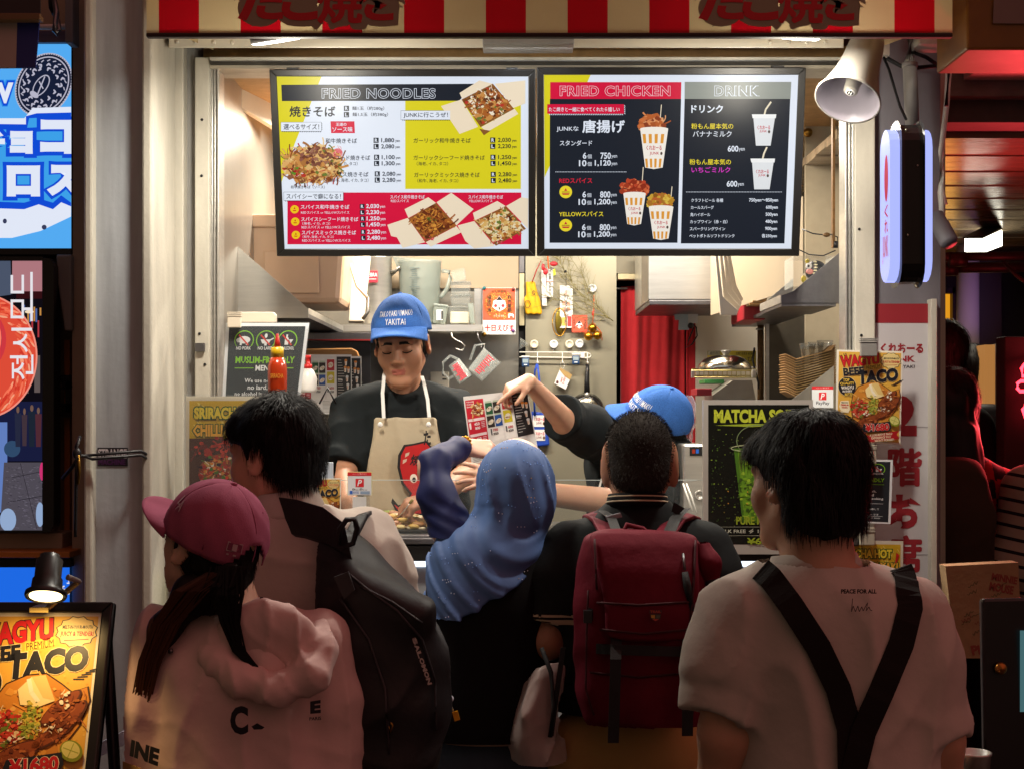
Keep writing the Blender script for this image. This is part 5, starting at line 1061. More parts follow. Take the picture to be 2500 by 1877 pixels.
b=MB();b.lathe([(.009,0),(.007,.015),(.0035,.034),(.002,.036)],c+Vector((0,0,.1235)),mat('red_nozzle','#a81c14',.35),seg=16);b.build('nozzle',t);s=sheet_px(658,910,694,926,3.752);s.text('SRIRACHA',660,912,692,923,ink('#c9862a'),0,.02);s.build('print',t)
t=thing('squeeze_bottle','white squeeze bottle with red pump cap beside the menus','bottle',P(752,960,4.2));c=P(752,958,4.25);b=MB();b.lathe([(.025,0),(.027,.01),(.027,.045),(.018,.065),(.011,.072)],c,mat('white_bottle','#d8d5d0',.3),seg=24);b.build('body',t)
b=MB();b.lathe([(.0125,0),(.0125,.012),(.006,.014),(.006,.03),(.009,.031),(.009,.04)],c+Vector((0,0,.072)),mat('red_pump','#c21c1a',.35),seg=18);b.build('cap',t)
t=thing('payment_sign','white payment sign with red top standing at the sneeze guard','sign',P(878,1300,3.88));s=sheet_px(848,1151,908,1208,3.87);s.slab(mat('sign_backing','#cfcf8a',.5),.004);paypay(s,849,1152,907,1208);s.rect(849,1196,907,1207,mat('sticker_white','#dfe1e4',.3),3);s.text('支付宝',862,1198,876,1204,ink('#3a6ab8'),4,.01);s.rect(854,1197,861,1205,ink('#2f6ac8'),4);s.rect(880,1198,903,1205,ink('#8fa6c0'),4);s.build('plate',t,)
b=MB();b.bpx(861,1212,894,1246,3.87,3.874,paper);b.build('blank_card',t);b=MB();b.bpx(856,1206,902,1250,3.876,3.882,clear);b.build('holder',t)
t=thing('payment_board','blue payment board with small app squares below the payment sign','sign',P(886,1300,3.86));s=sheet_px(850,1250,919,1296,3.86);s.slab(ink('#0f5fa0'),.003)
for i,(x,y,c)in enumerate(((903,1256,'#c9b26a'),(890,1256,'#2f7ab8'),(888,1272,'#c8343a'),(903,1272,'#d9d6d6'))):s.rect(x,y,x+11,y+11,ink(c),1)
for k in range(3):s.rect(858,1258+9*k,882,1261+9*k,ink('#5a9ad0'),1)
s.build('plate',t)
t=thing('small_taco_sign','small taco card on the counter beside the payment sign','sign',P(790,1260,3.85));s=Sheet([P(738,1167,3.85),P(832,1167,3.85),P(832,1300,3.85),P(738,1300,3.85)],(0,0,480,680));s.slab(paper,.003);wagyu(s,ink);s.build('card',t)
b=MB();b.bpx(772,1128,812,1170,4.0,4.02,mat('pale_blue_box','#a9b3c0',.5));tag(b.build('napkin_box',bev=.002,origin=P(790,1170,4.0)),'pale napkin box behind the small taco card','box')
t=thing('drink_poster','black matcha soda poster in a white frame on the counter','poster',P(1850,1350,3.88));FRM=mat('silver_frame','#b9b4ac',.35,metal=.4)
s=Sheet([P(1717,976,3.9),P(1985,976,3.9),P(1985,1352,3.88),P(1717,1352,3.88)],(0,0,268,376));s.slab(FRM,.02);s.rect(0,0,268,376,FRM,0);s.rect(12,12,258,352,mat('poster_black','#0c100c',.25),1)
MG=ink('#8a9a22');MT=ink('#a8b02c');s.text('MATCHA SODA',26,23,246,56,MT,2,.05);s.poly([(28,62),(120,58),(240,62),(120,66)],MG,2)
r=random.Random(6)
for k in range(130):
 x=20+(r.random()**1.5)*110;y=70+r.random()*230;s.disc(x,y,.6+2.4*r.random()**3,.6+2.4*r.random()**3,ink(r.choice(['#2f4a14','#4a6a1c','#7f9a2c','#1f3410'])),2,8)
s.poly([(74,118),(190,118),(172,300),(96,300)],ink('#3f6a10'),3);s.poly([(84,124),(120,120),(116,296),(100,298)],ink('#5f8a18'),3.5);s.food(132,210,46,84,['#4f7a12','#6f9a1c','#8fb02c','#2f4a0c'],200,ink,4,.12,.3,12)
s.ring(132,118,66,10,3,ink('#9aa07a'),8.5,30);s.ring(132,100,52,40,2,ink('#6a7a52'),8.5,30)
for k in range(26):x,y=24+90*r.random(),220+90*r.random();s.disc(x,y,1.6,1.6,ink(r.choice(['#6a5a1c','#c9902c','#3f4a1c'])),8,7)
s.text('PURE MATCHA',80,284,212,304,MG,8,.03);s.text('MILK FREE ⚡ 100% ORGANIC',38,314,232,326,ink('#b9b9a8'),8,.01);s.rect(36,309,234,310,ink('#8a8a7a'),8);s.rect(36,330,234,331,ink('#8a8a7a'),8);s.text('¥650',106,336,174,352,MG,8,.03);s.build('framed_print',t)
b=MB();b.bpx(2137,60,2296,2800,4.04,4.4,mat('grey_wall_paint','#77747a',.55,var=.3,vs=5,vst=(1,1,.4),bump=.15,bs=70));wl=tag(b.build('wall_pier',origin=P(2216,2600,4.04)),'grey painted wall pier behind the vertical banner','wall')
b=MB();b.bpx(2273,730,2288,2800,4.0,4.04,white_paint);tag(b.build('corner_trim',bev=.002,origin=P(2280,2600,4.0)),'pale vertical trim between the banner and the alley','trim')
t=thing('vertical_banner','tall white banner with red vertical lettering on the wall pier','banner',P(2205,1500,4.02));s=sheet_px(2137,742,2272,1700,4.03);BW=mat('banner_cloth','#b9b4b6',.7,bump=.1,bs=30);s.slab(BW,.003);RB=mat('banner_red','#8a1220',.7)
s.rect(2137,742,2272,789,RB,1);s.text('くれおーる',2150,838,2254,864,RB,1,.045);s.text('JUNK',2166,869,2234,888,RB,1,.04);s.text('TAKOYAKI',2166,891,2233,899,ink('#3a3338'),1,.02)
s.text('2',2158,964,2238,1064,RB,1,.06);
for(tx,y0,y1)in(('階',1096,1184),('お',1206,1290),('席',1308,1398),('空',1415,1500),('い',1520,1600)):s.text(tx,2170,y0,2248,y1,RB,1,.06)
s.rect(2137,1041,2272,1043,ink('#8f8a8c'),.6);s.rect(2137,1352,2272,1354,ink('#8f8a8c'),.6);s.build('cloth',t)
wl['kind']='thing'
BEI,AR=translucent('awning_beige','#cdb88c',.4),translucent('awning_red','#b80a1a',.4)
t=thing('striped_awning','red and beige striped shop awning with brown brush lettering','awning',P(1340,85,3.3))
s=sheet_px(358,-75,2325,85,3.3,step=.0006);x0=358
for k in range(10):s.rect(x0,-75,388+199.5*k,85,BEI,0);s.rect(388+199.5*k,-75,486+199.5*k,85,AR,0);x0=486+199.5*k
s.rect(x0,-75,2325,85,BEI,0)
GB=mat('letter_backing','#9c9078',.7);RL=mat('letter_red','#d01a26',.6)
for x0 in(580,1704):
 for i,(ch,a,b_)in enumerate((('た',0,112),('こ',108,196),('焼',198,302),('き',306,396))):
  y0,y1=(-38,52)if ch!='焼' else(-42,56)
  s.text(ch,x0+a-14,y0-13,x0+b_+14,y1+15,GB,2+.2*i,.16);s.disc(x0+(a+b_)/2,(y0+y1)/2+14,(b_-a)*.5,46,GB,2.1)
  s.text(ch,x0+a,y0,x0+b_,y1,RL,4,.045)
s.build('valance',t)
b=MB();b.bpx(356,80,2327,91,3.292,3.312,mat('awning_hem','#2c1510',.6));b.build('hem_bar',t,.003)
b=MB();zt=P(0,-75,3.3).z;xl,xr=P(358,0,3.3).x,P(2325,0,3.3).x
b.add([(xl,3.3,zt),(xr,3.3,zt),(xr,4.04,zt+.34),(xl,4.04,zt+.34)],[(0,1,2,3)],BEI)
for x in(xl,xr):b.add([(x,3.3,zt),(x,3.3,zt-.12),(x,4.04,zt-.0),(x,4.04,zt+.34)],[(0,1,2,3)],BEI)
b.build('canopy',t)
b=MB();b.box((-6,4.41,2.9),(6,4.6,7),grey_paint);tag(b.build('upper_wall',origin=(0,4.5,2.9)),'grey upper storey wall above the striped awning','wall',kind='thing')
for i,(x,y,d,rr,roll,lb)in enumerate(((680,101,3.45,.066,-.16,'round white lamp glowing under the awning above the noodle board'),(1948,95,3.45,.054,.06,'round white lamp glowing under the awning beside the horn speaker'))):
 c=P(x,y,d);t=thing('awning_lamp',lb,'lamp',c,group='round lamps under the awning');ax=Vector((math.sin(roll),-.28,1)).normalized()
 b=MB();b.lathe([(rr*1.02,.002),(rr*1.03,.02),(rr*.6,.05),(.02,.06),(0,.06)],c,grey_paint,tuple(ax),36);b.build('housing',t)
 b=MB();b.lathe([(0,-.004),(rr*.8,-.003),(rr,.0015)],c,mat('lamp_white','#ffffff',.3,emit=14,ecol=(1,.97,.92)),tuple(ax),36);b.build('diffuser',t)
 l=bpy.data.lights.new('awning_lamp_light','AREA');l.shape='DISK';l.size=rr*1.8;l.energy=12;l.color=(1,.93,.8);o=bpy.data.objects.new('awning_lamp_light',l);COL.objects.link(o);o.parent=t;o.location=-ax*.012;o.rotation_euler=ax.to_track_quat('Z','Y').to_euler()
 l=bpy.data.lights.new('awning_soffit_fill','POINT');l.energy=5;l.color=(1,.93,.78);l.shadow_soft_size=.05;o=bpy.data.objects.new('awning_soffit_fill',l);COL.objects.link(o);o.parent=t;o.location=-ax*.16  # added fill point below the lamp, put there to brighten the soffit
t=thing('tube_light','white fluorescent tube fixture on the soffit behind the awning hem','lamp',P(1290,112,3.72));b=MB();b.bpx(1178,60,1402,108,3.70,3.8,grey_paint);b.build('housing',t,.003)
b=MB();b.bpx(1180,109,1400,113,3.745,3.765,mat('tube_glow','#ffffff',.3,emit=2.5,ecol=(.92,.96,1)));b.build('tube',t);lamp_area('tube_light_glow',P(1290,117,3.75),P(1290,700,3.9),.22,.06,5,(.92,.96,1),t)
hc=P(2069,246,3.55);ax=Vector((.36,.41,.84)).normalized();HM=mat('speaker_grey','#8d8880',.45,var=.12,vs=7)
t=thing('horn_speaker','grey horn loudspeaker hanging beside the stall awning','loudspeaker',hc)
b=MB();b.lathe([(.081,0),(.084,-.001),(.0845,.004),(.079,.012),(.068,.045),(.057,.085),(.050,.13),(.046,.18),(.042,.205),(.03,.215),(0,.216)],hc,HM,tuple(ax),48,mouth=True);b.build('horn',t)
b=MB();b.lathe([(.0805,.001),(.074,.012),(.063,.045),(.052,.085),(.044,.125),(0,.13)],hc,mat('speaker_inner','#7b757e',.4,spec=.5),tuple(ax),48,mouth=True);b.build('inner_cone',t)
b=MB();b.lathe([(0,.028),(.014,.027),(.0185,.032),(.0195,.05),(.026,.12)],hc,HM,tuple(ax),28);b.build('centre_plug',t)
b=MB();b.lathe([(0,.0255),(.011,.0255),(.0125,.028)],hc,paper,tuple(ax),20);q=hc+ax*.025;sd=ax.cross(Vector((0,1,0))).normalized();up=ax.cross(sd);b.lathe([(0,.0245),(.0085,.0245)],hc,black,tuple(ax),16);b.band([q-up*.005-sd*.003,q+up*.005-sd*.003],sd*.0015,.0006,paper,tuple(-ax));b.band([q-up*.005+sd*.003,q+up*.005+sd*.003],sd*.0015,.0006,paper,tuple(-ax));b.build('badge',t)
b=MB();b.tube([hc+ax*.19+Vector((-.04,.02,0)),hc+ax*.26+Vector((-.02,.06,.03)),hc+ax*.30+Vector((0,.12,.04))],.006,steel_dark,8);b.build('bracket',t)
b=MB();b.tube([P(2158,142,3.72),P(2170,170,3.8),P(2185,220,3.86),P(2197,260,3.86),P(2212,292,3.8)],.004,blackm,6);tag(b.build('speaker_cable',origin=P(2170,200,3.8)),'dark twisted cable running from the horn to the lit sign','cable')
b=MB();b.tube([P(2222,70,3.9),P(2221,160,3.9),P(2227,305,3.9)],.0195,grey_paint,16);b.lathe([(.0215,0),(.0215,.012)],P(2221,160,3.9)-Vector((0,0,.006)),grey_paint,seg=16);tag(b.build('conduit_pipe',origin=P(2222,200,3.9)),'grey conduit pipe rising above the lit projecting sign','pipe')
b=MB();b.tube([P(2160,140,3.95),P(2200,162,3.93),P(2240,166,3.93),P(2300,160,3.95),P(2335,145,3.98)],.006,blackm,7);b.tube([P(2225,90,3.95),P(2232,130,3.93),P(2260,140,3.92),P(2290,160,3.95)],.0055,blackm,7);b.tube([P(2310,100,3.98),P(2318,160,3.98),P(2310,260,3.98)],.006,blackm,7);tag(b.build('cable_bundle',origin=P(2240,160,3.95)),'bundle of dark cables crossing the grey pier','cables')
b=MB();b.tube([P(2316,150,4.02),P(2312,250,4.02),P(2298,370,4.0),P(2295,470,4.0),P(2302,545,4.0)],.008,wire_w,9);b.tube([P(2322,150,4.03),P(2308,300,4.02),P(2300,460,4.02),P(2310,500,4.02)],.005,wire_w,8);tag(b.build('cable_pair',origin=P(2300,400,4.0)),'pair of pale cables running down the pier edge','cables')
b=MB();c0=P(2283,528,3.95);c1=P(2320,598,3.9);b.tube([c0,c0+(c1-c0)*.33,c0+(c1-c0)*.36,c0+(c1-c0)*.9,c1],[.024,.024,.026,.026,.02],mat('tape_grey','#6d6a70',.6,bump=.3,bs=60),18);tag(b.build('taped_pipe',origin=c0),'grey taped pipe end poking out below the cables','pipe')
b=MB();b.bpx(2243,60,2326,108,3.85,3.95,white_paint);tag(b.build('junction_box',bev=.004,origin=P(2280,100,3.9)),'white junction box under the awning end','box')
b=MB();b.bpx(2156,80,2172,135,3.9,3.93,white_paint);tag(b.build('bracket_plate',origin=P(2160,130,3.9)),'small white bracket plate behind the horn speaker','bracket')
t=thing('projecting_sign','double sided lit sign with black rim seen edge on','sign',P(2228,690,3.4));GB2=glow('#a9b4ff',1.25)
def rr_slab(x0,x1,y0,y1,z0,z1,rad,m,nm):
 pts=[]
 for cx,cz_,a0 in((y1-rad,z1-rad,0),(y0+rad,z1-rad,90),(y0+rad,z0+rad,180),(y1-rad,z0+rad,270)):
  for k in range(5):a=R(a0+22.5*k);pts.append((cx+rad*math.cos(a),cz_+rad*math.sin(a)))
 b=MB();n=len(pts);b.add([(x0,y,z)for y,z in pts]+[(x1,y,z)for y,z in pts],[tuple(range(n)),tuple(range(2*n-1,n-1,-1))]+[(i,(i+1)%n,n+(i+1)%n,n+i)for i in range(n)],m);return b.build(nm,t,.01)
q=lambda px,d=3.4:P(px,0,d).x
zt,zb=P(0,297,3.4).z,P(0,690,3.4).z
rr_slab(q(2199),q(2256),3.40,3.50,zb,zt,.045,mat('sign_rim','#101012',.25),'rim');rr_slab(q(2174),q(2199)-.0005,3.405,3.495,zb+.004,zt-.012,.05,GB2,'lit_face');rr_slab(q(2256)+.0005,q(2278),3.405,3.495,zb+.006,zt-.012,.05,GB2,'lit_face')
s=Sheet([(q(2174)-.001,3.49,zt-.07),(q(2174)-.001,3.41,zt-.07),(q(2174)-.001,3.41,zb+.03),(q(2174)-.001,3.49,zb+.03)],(0,0,100,120));s.n=np.array((-1.,0,0));RS=glow('#c8304a',.8);s.disc(72,26,22,24,RS,1);s.text('くれ',52,52,92,82,RS,1,.03,vert=True);s.text('JUNK',30,84,94,112,RS,1,.03);s.build('lettering',t)
b=MB()
for(x,y)in((2212,318),(2240,405),(2216,575)):b.ball(P(x,y,3.399),.0028,steel,8,5)
b.build('screws',t)
AL=P(2296,0,4.4).x
b=MB();b.bpx(2360,-60,2660,122,3.5,3.75,mat('amber_sign_frame','#7d4f0c',.45,var=.15));o=b.build('sign_box',bev=.006,origin=P(2450,100,3.6));tag(o,'amber framed sign box at the top corner beside the awning','sign')
s=Sheet([P(2428,-60,3.495),P(2640,-60,3.495),P(2640,60,3.495),P(2424,58,3.495)],(0,0,10,10));s.rect(0,0,10,10,mat('amber_sign_inner','#7d6660',.5),0);s.build('sign_face',o).location=(0,0,0)
b=MB();b.bpx(2378,140,2700,178,4.2,4.3,white_paint);b.bpx(2296,178,2700,236,4.3,4.5,mat('dirty_beam','#8a7d74',.6,var=.6,vs=9,vst=(.6,1,1.6)));b.bpx(2296,236,2700,300,4.35,4.6,mat('brown_beam','#4f3f38',.6,var=.4,vs=9));tag(b.build('alley_beam',bev=.003,origin=P(2450,200,4.3)),'flaking white beam at the mouth of the alley','beam')
b=MB();z=2.60;pl=mat('varnished_planks','#9c8a72',.22,var=.45,vs=3,vst=(1,6,1),bump=.25,bs=9,bst=(.4,9,1))
for k in range(22):b.box((AL-.3,4.5+k*.16,z+.004*(k%2)),(AL+2.6,4.5+k*.16+.156,z+.03),pl)
tag(b.build('plank_ceiling',origin=(AL+1,5,z)),'varnished plank ceiling of the alley with red reflections','ceiling')
b=MB();b.bpx(2285,560,2760,2600,8.05,8.2,mat('alley_end_wall','#2c1a15',.7));tag(b.build('alley_wall',origin=P(2450,2300,8.05)),'dark wall closing the far end of the alley','wall',kind='thing')
b=MB();b.box((AL+1.75,3.6,0),(AL+1.85,8.05,3),mat('alley_side_wall','#241715',.8));tag(b.build('alley_side_wall',origin=(AL+1.8,5,0)),'dark side wall along the alley','wall',kind='thing')
g=MB();g.box((AL+.02,4.42,0),(AL+1.75,8.04,.22),mat('alley_floor','#3a302b',.5));g.build('alley_floor')['kind']='structure'
t=thing('lit_doorway','glowing yellow doorway behind the people in the alley','door',P(2308,1300,7.9));b=MB();b.bpx(2270,718,2325,1400,7.98,8.04,glow('#f2a21e',.95));b.build('door',t);b=MB();b.bpx(2262,703,2333,717,7.93,8.03,mat('door_frame_brown','#3a2410',.5));b.bpx(2326,703,2333,1400,7.93,8.03,mat('door_frame_brown','#3a2410',.5));b.build('frame',t)
lamp_area('doorway_glow',P(2308,900,7.9),P(2363,950,7.4),.3,.8,1.6,(1,.5,.12),t)
t=thing('round_column','pale round column lit orange and purple in the alley','column',P(2362,1300,7.4));b=MB();b.tube([P(2363,600,7.4),P(2363,1500,7.4)],.058,mat('column_plaster','#b39a98',.6,bump=.2,bs=40),24);b.build('shaft',t)
b=MB();b.bpx(2390,600,2445,1500,7.6,7.8,mat('brown_door','#33150f',.5));tag(b.build('brown_door',origin=P(2410,1500,7.6)),'dark brown door panel right of the pale column','door')
t=thing('ceiling_lantern','white box lantern glowing under the plank ceiling','lamp',P(2400,590,6.1));q=lambda x,y,d:P(x,y,d)
b=MB();b.hexa([q(2355,620,5.9),q(2397,620,5.9),q(2397,583,5.9),q(2355,583,5.9),q(2407,601,6.8),q(2447,601,6.8),q(2447,559,6.8),q(2405,559,6.8)],glow('#f4eed8',6));b.build('diffuser',t)
b=MB();b.hexa([q(2351,583,5.88),q(2399,583,5.88),q(2399,579,5.88),q(2351,579,5.88),q(2402,559,6.82),q(2451,559,6.82),q(2451,554,6.82),q(2402,554,6.82)],black);b.build('lid',t)
lamp_area('lantern_light',q(2400,625,6.3),q(2400,1500,6.3),.3,.3,5,(1,.9,.72),t)
b=MB()
for(y,d,r_)in((628,5.6,.018),(655,5.7,.022)):b.tube([P(2290,y,d),P(2600,y-4,d)],r_,mat('dark_pipe','#1c1513',.5),10)
for(x0,x1,y,d)in((2318,2358,634,5.58),(2297,2336,657,5.68)):b.tube([P(x0,y,d),P(x1,y,d)],.03,mat('dark_pipe','#1c1513',.5),12)
b.tube([P(2450,640,5.5),P(2480,672,5.45),P(2520,700,5.4)],.008,mat('dark_pipe','#1c1513',.5),8);tag(b.build('overhead_pipes',origin=P(2400,640,5.6)),'dark overhead pipes crossing the alley under the lantern','pipes')
t=thing('light_box','tall lit paper sign box standing in the alley','sign',P(2430,1100,6.2));b=MB();b.bpx(2405,842,2430,1120,6.2,6.45,glow('#c98a4a',.75));b.build('lit_face',t);b=MB();b.bpx(2431,840,2451,1120,6.19,6.45,mat('box_side','#8f8a80',.6));b.build('side',t)
t=thing('neon_sign','black sign panel with glowing red neon strokes at the alley edge','sign',P(2480,1130,5.4));b=MB();b.bpx(2453,822,2740,1180,5.4,5.5,blackm);b.build('panel',t,.004)
ne=mat('red_neon','#ff2430',.3,emit=7,ecol=(1,.03,.05));b=MB();D=5.36
def nt_(pts):b.tube([P(x,y,D)for x,y in pts],.0065,ne,8)
nt_([(2560,886),(2500,890),(2494,900),(2496,918),(2560,920)]);nt_([(2560,930),(2492,930),(2484,936),(2484,948),(2490,955),(2560,955)]);nt_([(2560,984),(2502,988),(2497,998),(2504,1020),(2540,1032)]);nt_([(2570,870),(2640,872),(2690,880)]);nt_([(2580,900),(2580,1040)]);nt_([(2600,960),(2690,960),(2690,1030),(2600,1030),(2600,960)]);b.build('neon_tube',t)
lamp_area('neon_glow',P(2580,960,5.2),P(2360,1000,4.8),.35,.35,26,(1,.06,.07),t)
lamp_area('neon_glow',P(2600,850,5.2),P(2450,300,5.2),.35,.2,1.3,(1,.05,.06),t)
lamp_spot('alley_violet_spot',P(2470,700,6.9),P(2363,720,7.4),3,(.45,.25,1),60,.6,.05,t)  # added violet light to tint the round column, no sign of its own
t=thing('display_board','black display board with a round brass knob at the frame edge','display',P(2480,2300,2.6));b=MB();b.hexa([P(2412,2600,2.55),P(2640,2600,2.55),P(2640,1455,2.6),P(2396,1460,2.6),P(2412,2600,2.68),P(2640,2600,2.68),P(2640,1455,2.68),P(2390,1460,2.68)],mat('board_black','#151216',.35));b.build('body',t,.006)
b=MB();b.lathe([(.011,0),(.0115,.004),(.009,.010),(0,.012)],P(2442,1630,2.588),mat('brass_knob','#a06a2a',.3,metal=.8),(0,-1,0),22);b.build('knob',t);s=sheet_px(2490,1538,2620,1900,2.588);s.rect(2490,1538,2620,1900,glow('#5a8a90',.6),0);s.build('screen',t)
b=MB();b.lathe([(.024,0),(.028,.06),(.030,.062),(.030,.066),(.027,.066),(.024,.01),(0,.01)],P(2379,1925,2.5),steel,seg=28);tag(b.build('metal_cup',origin=P(2379,1925,2.5)),'brushed metal cup rim peeking up at the bottom edge','cup')
b=MB();b.bpx(2350,1925,2410,2600,2.42,2.6,blackm);tag(b.build('side_stand',origin=P(2380,2600,2.5)),'black stand carrying the metal cup','stand')
GC=mat('streaked_column_paint','#c3c8cd',.5,var=.45,vs=6,vst=(1.6,1,.14),bump=.2,bs=50,detail=9)
t=thing('steel_column','grey streaky steel column between the stall and the screens','column',P(285,2500,3.75))
b=MB();b.bpx(222,-200,350,2700,3.755,3.80,GC);b.build('web',t);b=MB();b.bpx(204,-200,225,2700,3.72,3.98,white_paint);b.build('flange',t,.006);b=MB();b.bpx(346,-200,371,2700,3.72,3.98,white_paint);b.build('flange',t,.006)
t=thing('corner_pier','rough concrete pier with white trims beside the stall post','wall',P(430,2500,4.0),kind='thing')
b=MB();b.bpx(398,-200,421,2700,4.0,4.2,concrete);b.build('concrete_strip',t);b=MB();b.bpx(422,-200,448,2700,3.985,4.2,white_paint);b.build('trim',t,.003);b=MB();b.bpx(448,-200,475,2700,4.03,4.2,grey_paint);b.build('shade_grey_recess',t);b=MB();b.bpx(340,-200,398,2700,4.1,4.2,mat('gap_dark','#2a241f',.8));b.build('gap',t)  # strip beside the trim is white paint, its shade put into the grey
b=MB();b.bpx(409,732,420,780,3.985,4.0,mat('blue_tape','#33465c',.5));b.build('tape',t)
t=thing('tie_strap','black tie strap knotted round the streaky column','strap',P(190,1110,3.7));b=MB()
for y in(1096,1106):b.tube([P(188,1112,3.68),P(205,1112,3.70),P(225,y+14,3.705),P(345,y+4,3.70),P(368,y+18,3.74)],.0042,black,7)
b.tube([P(196,1064,3.68),P(186,1090,3.67),P(190,1118,3.66),P(176,1140,3.68),P(152,1168,3.7)],.005,black,7);b.tube([P(188,1110,3.66),P(186,1160,3.68),P(184,1290,3.69),P(184,1310,3.69)],.0045,black,7);b.tube([P(192,1110,3.66),P(194,1150,3.67),P(190,1180,3.68)],.004,brass,6);b.ball(P(188,1106,3.67),.012,black,10,7,(1,.8,1.3));b.build('cord',t)
s=sheet_px(238,1092,312,1137,3.753);s.slab(ink('#1b141a'),.001);s.text('STRANGE',240,1095,310,1118,ink('#c9c2c6'),1,.03);s.text('MACHINE',240,1120,306,1134,ink('#4a1f4f'),1,.03);tag(s.build('sticker'),'small black sticker with white lettering on the column','sticker')
b=MB();b.bpx(-700,-300,206,2700,4.16,4.3,mat('neighbour_wall','#9a8872',.6,var=.15,vs=3));tag(b.build('shop_wall',origin=P(0,2500,4.2)),'beige wall of the neighbouring shop behind the screens','wall',kind='thing')
b=MB();b.bpx(175,-100,206,2700,4.0,4.15,mat('beige_jamb','#a08f7a',.55,var=.15));tag(b.build('door_jamb',bev=.003,origin=P(190,2500,4.1)),'beige jamb between the screens and the streaky column','jamb')
b=MB();b.bpx(156,830,170,1345,4.1,4.14,mat('orange_wood','#b8742a',.5));b.bpx(-300,1346,170,1361,3.9,4.15,mat('orange_wood','#b8742a',.5));tag(b.build('wood_trim',bev=.002,origin=P(100,1350,4.0)),'orange wood trim around the lower screen','trim')
b=MB();b.bpx(157,880,172,1340,4.145,4.155,mat('teal_panel','#1f4f72',.5));tag(b.build('teal_panel',origin=P(165,1300,4.15)),'narrow teal panel between the screen and the jamb','panel')
def z1(u,v):return(u/2.679,v/2.679)
t=thing('advert_screen','bright blue advert screen with a chocolate cookie','screen',P(80,607,4.05));s=sheet_px(-320,105,174,607,4.02);SB,SD,SW,SL=glow('#3fa9f5',1.),glow('#0f4fe0',1.),glow('#e8efff',1.05),glow('#2f95f5',1.)
s.slab(blackm,.05);s.rect(-320,105,174,607,glow('#58b4ff',1.),0)
cx,cy=z1(330,560);CKD,CKL=glow('#1b2440',.8),glow('#c9c8dc',.9)
def ck(u,v):return(u/2.679,v/2.679)
s.disc(107,208,66,82,CKL,1,40,.55);s.disc(107,208,62,78,CKD,1.4,40,.55);s.disc(107,208,58,73,CKL,1.8,40,.55);s.disc(107,208,55,70,CKD,2.2,40,.55)
r=random.Random(4);c_,s_=math.cos(.55),math.sin(.55)
for k in range(70):a=6.283*k/70;x,y=64*math.cos(a),80*math.sin(a);s.line([(107+x*c_-y*s_,208+x*s_+y*c_),(107+(x*c_-y*s_)*.94,208+(x*s_+y*c_)*.94)],1.6,CKD,3)
for rr_,n in((.78,16),(.62,13),(.9,22)):
 for k in range(n):
  a=6.283*k/n;x,y=55*rr_*math.cos(a),70*rr_*math.sin(a);X,Y=107+x*c_-y*s_,208+x*s_+y*c_;b0=r.random()*3
  if rr_<.85:
   for j in range(2):s.disc(X+3*math.cos(b0+j*1.5),Y+3*math.sin(b0+j*1.5),5,2.2,CKL,2.6,8,b0+j*1.57)
  else:s.line([(X-4*math.sin(a),Y+4*math.cos(a)),(X+4*math.sin(a),Y-4*math.cos(a))],2.5,CKL,2.6)
s.disc(101,210,16,30,CKL,3,26,.6);s.disc(101,210,13.5,27,CKD,3.3,26,.6);s.line([(110,188),(92,232)],3,CKL,3.6);s.line([(96,200),(106,218)],3,CKL,3.6);s.disc(84,232,12,7,CKL,3.4,12,.6)
def blob(pts,gr,m,L):
 for a in pts:s.disc(a[0],a[1],a[2]+gr,(a[3]if len(a)>3 else a[2])+gr,m,L,22)
s.poly([(-320,300),(0,290),(60,290),(80,265),(174,262),(174,520),(120,548),(60,570),(0,580),(-320,580)],SW,4);s.poly([(-320,300),(64,305),(64,285),(90,278),(174,276),(174,505),(150,495),(130,512),(95,500),(60,512),(0,510),(-320,510)],SD,5);s.poly([(-320,315),(66,318),(72,290),(174,286),(174,496),(150,478),(130,496),(95,486),(60,496),(0,494),(-320,494)],SB,5.5)
for ch,x0,y0,x1,y1 in(('ョ',22,318,84,380),('コ',96,290,184,380),('ロ',14,402,102,484),('ス',112,400,200,484),('チ',-60,318,16,382)):s.text(ch,x0-7,y0-6,x1+7,y1+7,SD,6,.13);s.text(ch,x0+3,y0+3,x1-3,y1-3,SW,7,.075)
s.text('W',-36,196,40,262,SL,8,.2);s.text('W',-34,198,38,260,SD,8.3,.14);s.text('W',-32,203,34,254,SW,8.6,.06)
s.poly([(-320,535),(0,532),(90,540),(174,512),(174,530),(100,565),(30,582),(-320,582)],SW,6);s.disc(13,541,5,6,glow('#3a3f60',1.),9);s.disc(109,556,6,6,glow('#3a3f60',1.),9);s.build('screen_face',t)
b=MB();b.bpx(-320,607,176,622,4.0,4.1,black);b.bpx(174,100,178,622,4.0,4.1,black);b.build('frame',t)
def z2(u,v):return(u/2.374,620+v/2.374)
t=thing('advert_screen','upright video screen showing an orange biscuit and Korean words','screen',P(60,1298,3.98));s=sheet_px(-260,637,104,1294,3.95);s.slab(black,.05);s.rect(-260,637,104,1294,glow('#0c0a14',.8),0)
s.rect(30,638,103,712,glow('#c98a92',.8),1);s.poly([(-260,638),(26,638),(28,720),(-260,760)],glow('#56627a',.8),1);s.rect(40,712,103,730,glow('#3a1016',.8),1);s.rect(62,870,70,960,glow('#6a5a58',.8),1);s.rect(84,868,98,958,glow('#8a7a78',.5),1);s.rect(-260,980,103,1125,glow('#1a2046',.8),.8);s.disc(72,762,11,4,glow('#ffe9c8',1.),2)
s.rect(-260,1030,18,1250,glow('#6a8ad0',.9),1.2);s.poly([(10,1128),(103,1128),(103,1294),(0,1294)],glow('#5a5560',.8),1.3);s.disc(30,1095,20,20,glow('#3a5a80',.7),1.5)
